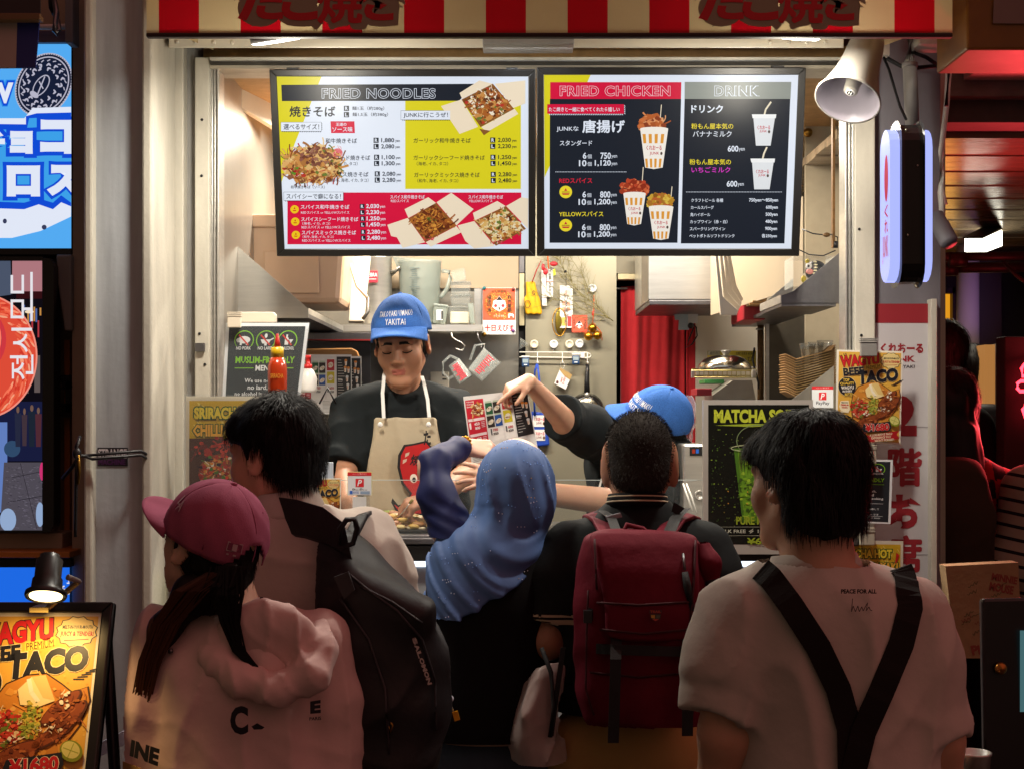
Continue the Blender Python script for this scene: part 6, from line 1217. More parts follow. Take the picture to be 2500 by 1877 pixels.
for(x,w_,h_,c,y)in((44,8,60,'#2a2f48',1000),(60,7,54,'#4a3a44',1004),(78,9,64,'#1f2a3a',996),(94,8,58,'#5a2f3a',1002)):s.disc(x,y,w_*.45,8,glow('#8a6a5a',.7),1.7);s.poly([(x-w_,y+8),(x+w_,y+8),(x+w_*.7,y+h_+30),(x-w_*.7,y+h_+30)],glow(c,.8),1.6)
for k in range(14):s.rect(32+5*k,735+(k*29)%60,36+5*k,740+(k*37)%90,glow(('#c8404a','#e0a050','#5a78c0')[k%3],.8),1.5)
r=random.Random(8)
for k in range(260):x,y=12+90*r.random(),1135+155*r.random();s.line([(x,y),(x+2+5*r.random(),y+r.random()*2)],.8,glow(r.choice(['#8a8494','#3a3644','#746c80']),.8),1.6)
s.line([(30,1165),(103,1150)],1.4,glow('#2a2630',.8),2);s.line([(20,1225),(103,1210)],1.4,glow('#2a2630',.8),2);s.line([(50,1130),(90,1290)],1.2,glow('#2a2630',.8),2)
s.disc(20,1268,20,28,glow('#9fb9e0',.9),3);s.disc(98,1255,10,30,glow('#9fb9e0',.9),3);s.disc(103,1150,6,22,glow('#e0357a',.9),3)
OR=glow('#e8503a',1.);s.disc(-44,870,136,152,glow('#ff9a86',1.),3,60);s.disc(-44,870,132,148,OR,3.5,60)
for k in range(120):a=-1.3+2.6*k/120;rr_=96+32*r.random();x,y=-44+rr_*math.cos(a),870+rr_*1.1*math.sin(a);s.disc(x,y,9+6*r.random(),2.6,glow(r.choice(['#ff7a5a','#ffab86','#d93a2a','#f0603f']),1.),4,8,a+1.2)
s.disc(-52,830,68,80,glow('#d83a44',1.),5,30);s.disc(-56,826,60,72,glow('#ff8a6a',1.),5.5,30)
TW=glow('#f2f0f6',1.)
for ch,y0,y1 in(('드',668,722),('모',728,782),('시',806,856),('전',868,925)):s.text(ch,24,y0,84,y1,TW,8,.005,rot=-math.pi/2)
s.build('screen_face',t);b=MB();b.slab([P(104,630,3.94),P(122,632,3.94),P(131,650,3.94),P(131,1280,3.94),P(122,1298,3.94),P(104,1298,3.94)],.06,mat('tv_bezel','#141416',.25));b.bpx(-260,627,104,637,3.94,4.0,black);b.bpx(-260,1294,104,1300,3.94,4.0,black);b.build('frame',t)
b=MB();b.slab([P(136,622,3.98),P(175,622,3.98),P(175,808,3.98),P(157,808,3.98),P(140,690,3.98)],.1,mat('speaker_mesh','#8a857e',.6,bump=.6,bs=900));tag(b.build('wall_speaker',bev=.006,origin=P(150,700,4)),'grey mesh wall speaker between screen and column','speaker')
b=MB()
for(x0,y0,x1,y1)in((130,916,172,930),(130,945,172,950),(160,930,172,1005),(130,985,172,992),(130,1004,172,1018),(130,936,134,946),(130,992,134,1004),(150,930,172,946),(150,990,172,1006)):b.bpx(x0,y0,x1,y1,4.05,4.06,blackm)
tag(b.build('screen_bracket',origin=P(150,960,4.05)),'black slotted bracket holding the lower screen','bracket')
b=MB();b.bpx(-260,1300,152,1345,4.0,4.1,mat('white_ledge','#a8967f',.55));tag(b.build('ledge',bev=.003,origin=P(0,1345,4.05)),'pale ledge board under the lower screen','ledge')
t=thing('lit_shop_sign','blue lit sign with white katakana low behind the spotlight','sign',P(80,1466,4.0));s=sheet_px(-260,1382,170,1480,3.98);s.slab(black,.04);s.rect(-260,1384,170,1480,glow('#1f6ff0',1.),0);s.text('チュロス',147,1428,260,1446,TW,1,.03);s.rect(-260,1384,-259,1385,TW,1);s.poly([(170,1384),(171,1384),(171,1480),(170,1480)],blackm,1)
s.mb=MB();s.rect(-260,1384,170,1480,glow('#1f6ff0',1.),0);s.text('チ',145,1428,160,1450,TW,1,.03);s.text('ュ',160,1436,170,1450,TW,1,.03);s.text('ュ',163,1412,170,1424,TW,1,.03);s.build('sign_face',t);b=MB();b.bpx(-260,1365,172,1383,3.97,4.05,black);b.build('frame',t)
b=MB();b.bpx(-260,1485,206,2700,4.0,4.1,mat('neighbour_base','#4a4440',.7));tag(b.build('low_wall',origin=P(0,2500,4)),'dark base wall under the blue lit sign','wall',kind='thing')
t=thing('neighbour_awning','blue and pale awning corner of the neighbouring shop','awning',P(40,165,3.6));b=MB();aw,ab=mat('awning_pale','#9d8f86',.7),mat('awning_navy','#0a1a66',.65)
b.slab([P(-250,52,3.6),P(42,52,3.6),P(39,165,3.56),P(-250,168,3.56)],.006,aw);b.slab([P(42.2,52,3.6),P(96,52,3.6),P(86,165,3.56),P(39.3,165,3.56)],.006,ab);b.slab([P(-250,-80,3.75),P(98,-80,3.75),P(98,50,3.6),P(-250,50,3.6)],.006,mat('awning_dark','#1a1716',.7));b.build('cloth',t);b=MB();b.bpx(-250,32,98,49,3.57,3.60,mat('awning_rail','#6a4a2c',.5));b.build('rail',t,.003)
b=MB();b.tube([P(128,-20,3.8),P(138,30,3.78),P(136,60,3.76),P(134,76,3.76),P(139,84,3.76),P(143,74,3.76),P(140,50,3.77)],.008,steel_dark,8);b.tube([P(122,-10,3.8),P(124,20,3.8),P(132,36,3.8)],.006,blackm,7);b.tube([P(132,36,3.8),P(138,30,3.78)],.006,blackm,7);tag(b.build('chain_hook',origin=P(138,40,3.8)),'steel chain hook hanging above the cookie screen','hook');b=MB();b.bpx(158,-40,178,105,3.9,3.96,grey_paint);tag(b.build('awning_post',bev=.004,origin=P(168,40,3.9)),'grey upright awning post beside the chain hook','post')
b=MB();b.tube([P(60,68,3.98),P(165,66,3.98)],.008,wire_w,10);b.bpx(60,76,165,104,4.0,4.1,mat('lilac_panel','#6f6474',.6));tag(b.build('screen_header',origin=P(100,90,4)),'pale rail and panel above the cookie screen','panel')
t=thing('taco_sign','spotlit taco poster in a black standing frame at the street edge','sign',P(50,2300,2.65))
A=[P(-65,1495,2.70),P(250,1495,2.70)];zb=P(0,1950,2.575).z;B=[Vector((A[1].x,2.575,zb)),Vector((A[0].x,2.575,zb))]
s=Sheet([A[0],A[1],B[0],B[1]],(0,0,480,680));s.slab(paper,.004);wagyu(s,ink);s.build('print',t)
n=Vector(s.n);ux=Vector((1,0,0));uz=(A[0]-B[1]).normalized();w_=S(26,2.65);o4=[A[0]-ux*w_+uz*w_,A[1]+ux*w_+uz*w_,B[0]+ux*w_-uz*w_,B[1]-ux*w_-uz*w_];i4=[A[0],A[1],B[0],B[1]]
for i in range(4):
 j=(i+1)%4;b=MB();b.slab([p+n*.008 for p in(o4[i],o4[j],i4[j],i4[i])],.03,mat('frame_black','#121113',.3),-n);b.build('frame_bar',t,.003)
b=MB();b.slab([p-n*.006 for p in o4],.012,black,-n);b.build('backing',t)
for x in(A[0].x,A[1].x):
 b=MB();b.tube([(x,2.585,zb),(x,2.50,0)],.012,black,8);b.build('leg',t);b=MB();b.tube([(x,2.72,zb+.3),(x,3.0,0)],.012,black,8);b.build('leg',t)
t=thing('spotlight','black clip spotlight glowing above the taco sign','lamp',P(112,1480,2.62));c=P(112,1452,2.58);up=Vector((-.05,.5,1)).normalized()
b=MB();b.lathe([(.0365,-.004),(.038,0),(.037,.006),(.028,.012),(.027,.03),(.024,.034),(.024,.068),(.018,.072),(.018,.078),(0,.078)],c,mat('lamp_black','#1a1816',.35),tuple(up),32,mouth=True);b.build('housing',t)
b=MB();b.lathe([(0,-.003),(.029,-.003),(.0295,-.001)],c,mat('spot_glow','#ffffff',.3,emit=5,ecol=(1,.74,.36)),tuple(up),28);b.build('lens',t)
b=MB();b.tube([c+Vector((.03,.03,.03)),c+Vector((.045,.05,.02)),P(120,1480,2.68)],.006,grey_paint,8);b.box(tuple(P(76,1497,2.655)),tuple(P(126,1473,2.70)),black);b.build('clamp',t,.003)
s=sheet_px(72,1482,118,1494,2.652);s.rect(72,1482,118,1494,ink('#c9b06a'),0);s.build('label_plate',t)
lamp_spot('spot_beam',c-up*.012,P(70,1700,2.62),3.8,(1,.64,.25),135,.8,.025,t)
b=MB();b.slab([P(232,1818,2.9),P(340,1764,2.95),P(340,1800,2.95),P(232,1852,2.9)],.002,mat('white_tape','#c9cde0',.35));tag(b.build('barrier_tape',origin=P(300,1800,2.9)),'pale barrier tape stretched low behind the pink cap','tape')
def skin(n,c):return mat('skin_'+n,c,.48,sss=.25,var=.08,vs=30,bump=.05,bs=220)
SK,SKD,SKP,SKL=skin('light','#d0a184'),skin('tan','#ad7d61'),skin('pale','#d9ae95'),mat('lips','#985548',.45)
HB=mat('black_hair','#0c0909',.6,spec=.22);HBR=mat('brown_hair','#4a2a16',.45,spec=.4);WS=mat('eye_white','#d8d2cc',.2)
def V3(v):return Vector(v)
def eul(d):return tuple(Vector(d).to_track_quat('Z','Y').to_euler())
def sleeve(f,pts,rs,k=.03,hol=.0,th=.01):
 g=Field.__new__(Field);g.lo,g.h,g.ax,g.T=f.lo,f.h,f.ax,None;g.d=np.full_like(f.d,.5)
 g.chain(pts,rs,k);a,e=V3(pts[-2]),V3(pts[-1]);d=(e-a).normalized()
 g.cap(e-d*.024,e,rs[-1]+.003,k=.002);g.box(e+d*.10,(.16,.16,.10),.004,.003,'s',eul(d))
 hh=np.clip(.5+.5*(g.d-f.d)/k,0,1);f.d=g.d*(1-hh)+f.d*hh-k*hh*(1-hh)
def hand(f,w,d,n,side=1,curl=(.3,.35,.4,.45),sc=1.,spr=.10,thumb=.6):
 """Palm, four fingers and a thumb; d: finger direction, n: back of the hand, curl: bend per joint (rad) towards the palm."""
 w,d,n=V3(w),V3(d).normalized(),V3(n);n=(n-d*n.dot(d)).normalized();s=d.cross(n)*side;h=lambda*a:sum((v*c*sc for v,c in zip((d,s,n),a)),w.copy())
 L=(.072,.080,.074,.058)
 for i,o in enumerate((.030,.010,-.010,-.028)):
  f.cap(h(.0,o*.55,0),h(.083-.006*abs(i-1),o,.003),.0125*sc,.0098*sc,.014)
  p=h(.083-.006*abs(i-1),o,.003);dr=(d+s*o*spr/.03).normalized();ax=dr.cross(n)
  for j,(fr,r)in enumerate(((.44,.0088),(.31,.0080),(.25,.0070))):
   dr=Matrix.Rotation(-curl[i]*(1 if j else.9),3,ax)@dr;e=p+dr*L[i]*fr*sc;f.cap(p,e,r*sc,(r-.0007)*sc,.003);p=e
 f.cap(h(.012,.018,-.006),h(.038,.036,-.012),.0145*sc,.0115*sc,.012);p=h(.038,.036,-.012);dr=(d*.75+s*thumb-n*.35).normalized();e=p+dr*.033*sc;f.cap(p,e,.0105*sc,.0092*sc,.006);f.cap(e,e+(dr+d*.3-s*.1).normalized()*.027*sc,.0090*sc,.0075*sc,.004)
def legs(t,cx,d,m,zt=.98,w=.095,r=.088,shoe=black,sk=1.,g=0.):
 f=Field((cx-.3,d-.25,g+.07),(cx+.3,d+.25,zt+.05),.012);f.ell((cx,d,zt-.08),(.165*sk,.125,.13),.05)
 for q in(-1,1):f.cap((cx+q*w,d,zt-.12),(cx+q*w*1.05,d,g+.1),r,.062,.04)
 f.disp(lambda x,y,z:.005*snoise(x,y,z,24,3,st=(1,1,.6)));f.build('trousers',t,[m])
 for q in(-1,1):
  b=MB();b.ball((cx+q*w*1.05,d+.05,g+.045),.05,shoe,14,8,(.9,2.3,.9));b.build('shoe',t)
def hair(t,T,prims,flow,n=2600,L=.05,wd=.0015,m=HB,h=.004,cut=None,keep=None,lift=.3,seed=1,rough=.004,name='hair',jit=.35):
 pts=np.array([T@Vector((a,b,c))for a in(-.2,.2)for b in(-.2,.2)for c in(-.32,.22)]);f=Field(pts.min(0),pts.max(0),h);f.T=T
 for p in prims:getattr(f,p[0])(*p[1:-1],**p[-1])
 f.T=None;f.disp(lambda x,y,z:rough*snoise(x,y,z,150,seed,st=(1,1,.4))+rough*.6*snoise(x,y,z,340,seed+1,st=(1,1,.3)))
 V,Q=f.mesh(1);Ti=np.array(T.inverted())
 def lc(p):return p@Ti[:3,:3].T+Ti[:3,3]
 if keep=='face':
  def keep(x,y,z):q=lc(np.stack([x,y,z],1));return~(((q[:,1]>.012)&(q[:,2]<.05))|(q[:,2]<-.072))
 R3=np.array(T.to_3x3())
 A,fs=strands(V,Q,n,lambda p:flow(lc(p))@R3.T,L,wd,seed,lift,4,keep,jit,None if L<.015 else T@Vector((0,-.02,.03)))
 V2,F2=merge_mesh((V,Q.tolist()),(A,fs));return link_mesh(name,V2,F2,t,[m],None,True)
def down(p):
 r=np.sqrt(p[:,0]**2+(p[:,1]+.03)**2)[:,None]+.01;o=np.stack([p[:,0],p[:,1]+.03,np.zeros(len(p))],1)/r
 a=np.clip((p[:,2:3]-.06)/.08,0,1);return o*a+np.array([[0,0,-1.]])*(1.05-a)
class Dome:
 """Baseball cap in a head frame: panelled crown, button, seams, brim."""
 C=(0,-.010,.030);RD=(.0865,.1055,.100)
 def __init__(s,T):s.T=T
 def p(s,ph,th,up=0.):
  """ph: 0 = front, positive to the wearer's right; th: 0 = top."""
  c,r=s.C,s.RD;v=Vector((c[0]+(r[0]+up)*math.sin(th)*math.sin(ph),c[1]+(r[1]+up)*math.sin(th)*math.cos(ph),c[2]+(r[2]+up)*max(math.cos(th),-.3)*(1 if th<1.2 else 1)))
  return s.T@v
 def build(s,t,m,brim_m,low=1.72,gap=True,brim=.072,droop=.012):
  vs=[];fs=[];NP,NT=72,20
  for i in range(NT+1):
   for k in range(NP):
    th=low*i/NT;ph=2*math.pi*k/NP;w=.0016*math.sin(ph*3+.4+th*2)*math.sin(th)+.0012*math.sin(ph*11+th*9)*math.sin(th)**2;sm=-.0012*math.exp(-((((ph/(math.pi/3)+.5)%1)-.5)/.035)**2);vs.append(s.p(ph,th,w+sm))
  for i in range(NT):
   for k in range(NP):
    ph=2*math.pi*(k+.5)/NP;a=abs(ph-math.pi);th=low*(i+.5)/NT
    if gap and a<.42 and th>low-.42*math.sqrt(max(0,1-(a/.42)**2)):continue
    fs.append((i*NP+k,(i+1)*NP+k,(i+1)*NP+(k+1)%NP,i*NP+(k+1)%NP))
  b=MB();b.add(vs,fs,m,True);o=b.build('crown',t);mo=o.modifiers.new('th','SOLIDIFY');mo.thickness=.0025;mo.offset=-1
  b=MB()
  for k in range(3):b.tube([s.p(math.pi*k/3+math.pi/6*0,th,.0006)if th>=0 else s.p(math.pi*k/3+math.pi,-th,.0006)for th in np.linspace(-1.6,1.6,25)],.0011,m,5)
  for k in range(6):b.ball(s.p(math.pi*k/3+math.pi/6,.75,.0005),.0026,brim_m,8,5)
  b.build('seam',t)
  b=MB();b.ball(s.p(0,0,.002),.0075,m,12,6,(1,1,.6));b.build('button',t)
  vs=[];fs=[];N=24;K=8
  for i in range(N+1):
   u=-1+2*i/N;ph=u*1.12;e=s.T.inverted()@s.p(ph,low-.05)
   for j in range(K+1):
    v=j/K;ex=brim*(1-abs(u)**2.6)**.6 if abs(u)<1 else 0;q=Vector((e.x*(1+.06*v*(1-v)),e.y+ex*v,e.z-droop*v-.014*u*u*v-.004*v));vs.append(s.T@q)
  for i in range(N):
   for j in range(K):fs.append((i*(K+1)+j,i*(K+1)+j+1,(i+1)*(K+1)+j+1,(i+1)*(K+1)+j))
  b=MB();b.add(vs,fs,brim_m,True);o=b.build('brim',t);mo=o.modifiers.new('th','SOLIDIFY');mo.thickness=.005
 def text(s,t,rows,m,name='lettering'):
  b=MB()
  for body,p0,p1,t0,t1,rot in rows:
   g,fs,lo,hi=glyphs(body,.006,1.05);q=(g-lo)/(hi-lo);c_,s_=math.cos(rot),math.sin(rot);x=(q[:,0]-.5)*(p1-p0);y=(q[:,1]-.5)*(t1-t0)
   b.add([s.p((p0+p1)/2-(a*c_-e*s_),(t0+t1)/2-(a*s_+e*c_),.0048)for a,e in zip(x,y)],fs,m)
  b.build(name,t)
def on(C,px,py,up=.002):
 m=(np.abs((C[:,0]/C[:,1]*F+CX)-px)<9)&(np.abs(HOR-(C[:,2]-H)/C[:,1]*F-py)<9);y=C[m,1].min()if m.any()else np.median(C[:,1]);return P(px,py,y-up)
def piping(t,name,C,runs,r,m,seg=5):
 b=MB()
 for pts in runs:
  q=[]
  for i in range(len(pts)-1):
   for k in range(6):a=k/6;q.append((pts[i][0]*(1-a)+pts[i+1][0]*a,pts[i][1]*(1-a)+pts[i+1][1]*a))
  b.tube([on(C,*v)for v in q+[pts[-1]]],r,m,seg)
 return b.build(name,t)
def cloth(n,c,**k):return mat('cloth_'+n,c,.85,bump=.38,bs=34,spec=.2,**k)
tee=cloth('dark_green_tee','#161b1d');blk=cloth('black','#0a0a0c');wht=cloth('white','#c9bfb4',var=.06,vs=5);khaki=cloth('khaki','#b8925a');jeans=cloth('jeans','#4a5666',var=.2,vs=8);apron_m=cloth('apron_canvas','#b3a58c',var=.08,vs=8)
denim=mat('blue_denim','#3d6fbe',.85,var=.35,vs=260,bump=.2,bs=500,spec=.2);white_thread=mat('white_thread','#e6e6e2',.6)
capped=[('ell',(0,-.02,.03),(.080,.098,.086),.02,{}),('ell',(0,-.05,-.02),(.068,.055,.06),.03,{}),('box',(0,.10,-.04),(.2,.075,.09),.01,.01,'s',{}),('box',(0,0,-.15),(.2,.2,.075),.01,.01,'s',{})]
t=thing('person','cook in blue lettered cap, dark tee and canvas apron looking down','person',P(980,0,4.32)+Vector((0,0,-(P(980,0,4.32).z)+.3)));d=4.32
p=lambda x,y,q=0:tuple(P(x,y,d+q));T=frame(P(981,843,d-.03),180-6,14,3)
f=Field(p(780,1320,-.45),p(1180,700,.3),.0042);head(f,T);f.cap(p(984,900,.03),p(987,985,.05),.053,.062,.03)
f.loft([(P(0,955,d).z,p(987,0)[0],d+.06,.05,.05),(P(0,985,d).z,p(985,0)[0],d+.06,.13,.07),(P(0,1030,d).z,p(978,0)[0],d+.05,.17,.09),(P(0,1300,d).z,p(985,0)[0],d+.05,.15,.09)],.03)
f.chain([p(842,1030,.03),p(838,1150,-.05),p(850,1225,-.24)],[.045,.040,.028],.02);hand(f,p(853,1228,-.25),(.35,-.6,-.55),(-.75,.1,.5),1,(.5,.55,.6,.6))
f.chain([p(1138,1030,.03),p(1150,1150,-.04),p(1066,1212,-.27)],[.045,.040,.027],.02);hand(f,p(1062,1212,-.27),(-.85,-.15,-.3),(-.1,-.35,.8),1,(.75,.8,.85,.9),thumb=.2)
Ti=np.array(T.inverted())
def pick(x,y,z):
 L=Ti[:3,:3]@np.stack([x,y,z])+Ti[:3,3:];return((np.abs(L[0])<.021*(1-((L[2]+.0645)/.02)**2*.5))&(np.abs(L[2]+.0650)<.0095)&(L[1]>.080)).astype(int)
f.build('body',t,[SKD,SKL],pick)
hair(t,T,capped,down,1500,.02,.0014,HB,.005,lift=.2)
b=MB()
for q in(-1,1):
 b=MB()
 b.band([T@Vector((q*x,y,z))for x,y,z in((.011,.0930,.0225),(.029,.0905,.0238),(.048,.0775,.0180))],T.to_3x3()@Vector((0,0,.0040)),.0014,HB,T.to_3x3()@Vector((0,1,0)))
 b.band([T@Vector((q*x,y,z))for x,y,z in((.017,.0852,-.0045),(.024,.0888,-.0068),(.032,.0886,-.0072),(.040,.0850,-.0058),(.046,.078,-.003))],T.to_3x3()@Vector((0,.001,.0018)),.0014,HB,T.to_3x3()@Vector((0,1,0)))
 b.build('brow_and_lashes',t)
TC=frame(P(981,832,d-.02),180-6,3,2,1.06);D1=Dome(TC);D1.RD=(.0845,.1035,.104);D1.build(t,denim,denim,brim=.078,droop=.020,low=1.58);D1.text(t,(('TAKOYAKI UMAKU',-.62,.62,1.04,1.21,.03),('YAKITAI',-.34,.34,1.28,1.44,-.02)),white_thread)
f=Field(p(770,1320,-.25),p(1200,890,.35),.006);X=lambda v:p(v,0)[0]
f.loft([(P(0,925,d).z,X(986),d+.06,.075,.07),(P(0,938,d).z,X(985),d+.06,.125,.085),(P(0,962,d).z,X(982),d+.06,.170,.095),(P(0,1005,d).z,X(980),d+.06,.200,.10),(P(0,1100,d).z,X(983),d+.05,.20,.115),(P(0,1330,d).z,X(990),d+.05,.19,.12)],.03,rnd=.05)
sleeve(f,[p(862,1002,.06),p(842,1065,.02),p(832,1138,-.04)],[.065,.066,.062]);sleeve(f,[p(1112,1002,.06),p(1134,1065,.02),p(1148,1130,-.03)],[.065,.066,.060])
f.ell(p(985,925,-.03),(.066,.07,.045),.02,'s');f.disp(lambda x,y,z:.006*snoise(x,y,z,26,4,st=(1,1,.7))+.0035*snoise(x,y,z,60,5,st=(1.2,1,.5))+wrinkle(x,y,z,30,6,.006,(1,1,.8)));f.build('t_shirt',t,[tee])
f=Field(p(850,1345,-.25),p(1160,1000,.1),.005)
f.loft([(P(0,1000,d).z,X(985),d+.06,.225,.112),(P(0,1100,d).z,X(985),d+.05,.215,.128),(P(0,1340,d).z,X(990),d+.05,.21,.134)],.03,rnd=.03)
f.loft([(P(0,1020,d).z,X(991),d-.12,S(72,d),.16),(P(0,1080,d).z,X(995),d-.12,S(80,d),.16),(P(0,1180,d).z,X(1000),d-.12,S(104,d),.16),(P(0,1345,d).z,X(1005),d-.12,S(128,d),.16)],.004,'i',8,.008)
f.disp(lambda x,y,z:.003*snoise(x,y,z,30,8,st=(1.2,1,.5))+wrinkle(x,y,z,26,9,.005,(1.3,1,.4)));f.build('apron',t,[apron_m])
b=MB()
for(x0,y0,x1,y1,x2,y2)in((937,1020,934,960,938,915),(1048,1018,1044,975,1034,930)):b.band([p(x0,y0,-.078),p(x1,y1,-.066),p(x2,y2,-.048),p(x2+(4 if x2<985 else-4),y2-12,.0)],Vector((.0052,0,0)),.002,white_thread,(0,-1,0))
for x in(928,1046):b.ball(p(x,1036,-.080),.008,white_thread,10,6,(1,.5,1))
b.build('apron_strap',t)
s=sheet_px(950,1040,1080,1270,d-.097);OK_,ORD=mat('print_octopus_black','#191416',.8),mat('print_octopus_red','#b3141a',.8)
s.poly([(986,1085),(1010,1082),(1040,1075),(1072,1110),(1070,1170),(1050,1205),(1068,1240),(1050,1262),(1020,1258),(1000,1262),(968,1250),(955,1225),(958,1215),(972,1232),(990,1228),(1000,1205),(980,1180),(970,1140),(972,1110)],OK_,0)
s.poly([(990,1090),(1012,1086),(1040,1080),(1066,1112),(1064,1168),(1044,1204),(1060,1236),(1048,1254),(1020,1252),(1000,1255),(972,1244),(962,1230),(974,1238),(994,1232),(1006,1203),(986,1178),(977,1140),(979,1112)],ORD,1)
s.disc(1010,1167,9,11,ink('#e6ddd0'),2);s.disc(1011,1170,4.5,6,OK_,3);s.disc(1052,1162,8,10,ink('#e6ddd0'),2);s.disc(1052,1165,4,5,OK_,3);s.text('焼',1003,1110,1026,1136,OK_,2,.03,rot=.2);s.text('た',1034,1050,1052,1086,OK_,2,.04)
for(x,y)in((990,1112),(984,1128)):s.poly([(x,y-6),(x+10,y-9),(x+8,y-2),(x-1,y+4)],ink('#c9b0a0'),2)
s.build('apron_print',t)
b=MB();b.tube([P(1008,1218,d-.30),P(985,1248,d-.30),P(958,1275,d-.25)],.0018,steel,6);b.tube([P(1008,1218,d-.30),P(1000,1228,d-.30)],.0045,mat('pick_handle','#8a7a3a',.5),8);tag(b.build('turning_pick',origin=P(1000,1230,d-.3)),'thin steel turning pick in the hand of the first cook','pick')
legs(t,p(985,0)[0],d+.08,blk,1.2,g=.3)
d=4.42;p=lambda x,y,q=0:tuple(P(x,y,d+q));X=lambda v:p(v,0)[0]
t=thing('person','second cook in tilted blue cap pointing at the menu with an outstretched arm','person',(P(1560,0,d).x,d,.3));T=frame(P(1592,1040,d-.02),118,-6,-32)
f=Field(p(1190,1330,-.6),p(1720,880,.3),.0042);head(f,T);f.cap(p(1590,1050,.02),p(1600,1120,.04),.052,.06,.03)
f.loft([(P(0,1120,d).z,X(1560),d+.04,.12,.08),(P(0,1330,d).z,X(1570),d+.04,.13,.09)],.03)
f.chain([p(1480,1085,-.02),p(1385,1035,-.30),p(1296,938,-.50)],[.044,.038,.0225],.02);hand(f,p(1292,926,-.51),(-.84,-.30,-.45),(-.40,-.45,.8),-1,(.10,.75,.85,.9),sc=.82,spr=.05,thumb=.25)
f.chain([p(1640,1120,0),p(1500,1225,-.22),p(1350,1207,-.34)],[.045,.042,.034],.02);hand(f,p(1345,1206,-.345),(-1,.1,-.1),(0,-.3,.9),1)
f.build('body',t,[SK]);hair(t,T,capped,down,1200,.02,.0014,HB,.005,lift=.2)
D2=Dome(T@Matrix.Scale(1.05,4));D2.build(t,denim,denim,brim=.075,droop=.0,low=1.62);D2.text(t,(('TAKOYAKI UMAKU',-.64,.64,.96,1.14,.03),('YAKITAI',-.38,.38,1.2,1.37,-.02)),white_thread)
f=Field(p(1330,1340,-.45),p(1720,930,.35),.006)
f.loft([(P(0,1070,d).z,X(1580),d+.04,.09,.07),(P(0,1095,d).z,X(1565),d+.04,.15,.10),(P(0,1150,d).z,X(1555),d+.03,.155,.115),(P(0,1340,d).z,X(1560),d+.03,.15,.12)],.04,rnd=.04)
sleeve(f,[p(1500,1085,-.02),p(1430,1050,-.17),p(1366,1020,-.32)],[.075,.068,.066],.04);sleeve(f,[p(1640,1110,0),p(1625,1180,-.08),p(1600,1200,-.14)],[.065,.062,.06],.04)
f.disp(lambda x,y,z:.007*snoise(x,y,z,28,14,st=(.8,1,1))+.003*snoise(x,y,z,62,15)+wrinkle(x,y,z,30,16,.007));f.build('t_shirt',t,[tee])
b=MB();b.band([p(1463,1190,-.14),p(1470,1165,-.12),p(1488,1140,-.10),p(1500,1125,-.06)],Vector((.004,0,.003)),.002,white_thread,(0,-1,0));b.build('apron_strap',t);legs(t,X(1565),d+.1,blk,1.2,g=.3)
s=sheet_px(1466,1150,1500,1172,d-.13);s.text('TAKO',1470,1153,1486,1168,white_thread,0,.02,rot=-.3);s.build('shirt_print',t)
t=thing('held_menu','laminated takoyaki menu held up over the sneeze guard','menu',P(1220,1110,3.86));s=Sheet([P(1131,968,3.95),P(1287,951,3.92),P(1312,1090,3.90),P(1152,1134,3.93)],(0,0,500,440));s.slab(paper,.002);menu_sheet(s,ink);s.build('sheet',t)
d=3.45;p=lambda x,y,q=0:tuple(P(x,y,d+q));X=lambda v:p(v,0)[0];hij=mat('blue_satin_scarf','#4d699c',.65,bump=.12,bs=40,spec=.3);slv=mat('navy_sleeve','#151d4c',.6,spec=.25)
t=thing('person','customer in sequinned blue headscarf raising one arm toward the menu','person',(X(1190),d,0));T=frame(P(1258,1185,d+.02),12,-2)
f=Field(p(1000,1860,-.2),p(1400,1060,.42),.005);head(f,T);f.cap(p(1258,1210),p(1240,1300),.055,.06,.03)
f.loft([(P(0,1300,d).z,X(1215),d,.13,.08),(P(0,1500,d).z,X(1200),d,.15,.10),(P(0,1800,d).z,X(1190),d,.15,.11)],.03)
f.chain([p(1090,1290,-.0),p(1055,1140,.06),p(1122,1092,.22)],[.042,.036,.026],.02);hand(f,p(1124,1090,.225),(.86,.1,-.12),(.2,-.6,.75),-1,(.7,.75,.8,.85),sc=.95)
f.chain([p(1275,1350,.04),p(1285,1330,.22),p(1240,1175,.34)],[.038,.034,.025],.02);hand(f,p(1238,1172,.345),(-.95,.12,.1),(0,-.8,.5),1,(.1,.16,.2,.25),sc=.95,spr=.22)
f.build('body',t,[SKP])
zc_=lambda y:P(0,y,d).z
f=Field(p(1010,1540,-.28),p(1390,1050,.25),.0048);f.ell(p(1258,1172),(.0885,.112,.102),.02);f.ell(p(1262,1235,-.01),(.083,.095,.075),.04)
f.loft([(zc_(1235),X(1255),d,.078,.08),(zc_(1270),X(1232),d,.095,.10),(zc_(1300),X(1200),d,.125,.12),(zc_(1340),X(1192),d,.146,.14),(zc_(1420),X(1186),d,.148,.15),(zc_(1530),X(1180),d,.150,.155)],.05,rnd=.03)
f.box(p(1270,1640),(.5,.5,.20),.004,.004,'s',(0,-math.atan2(1512-1335,290.),0))
cxh,czh=X(1300),zc_(1262)
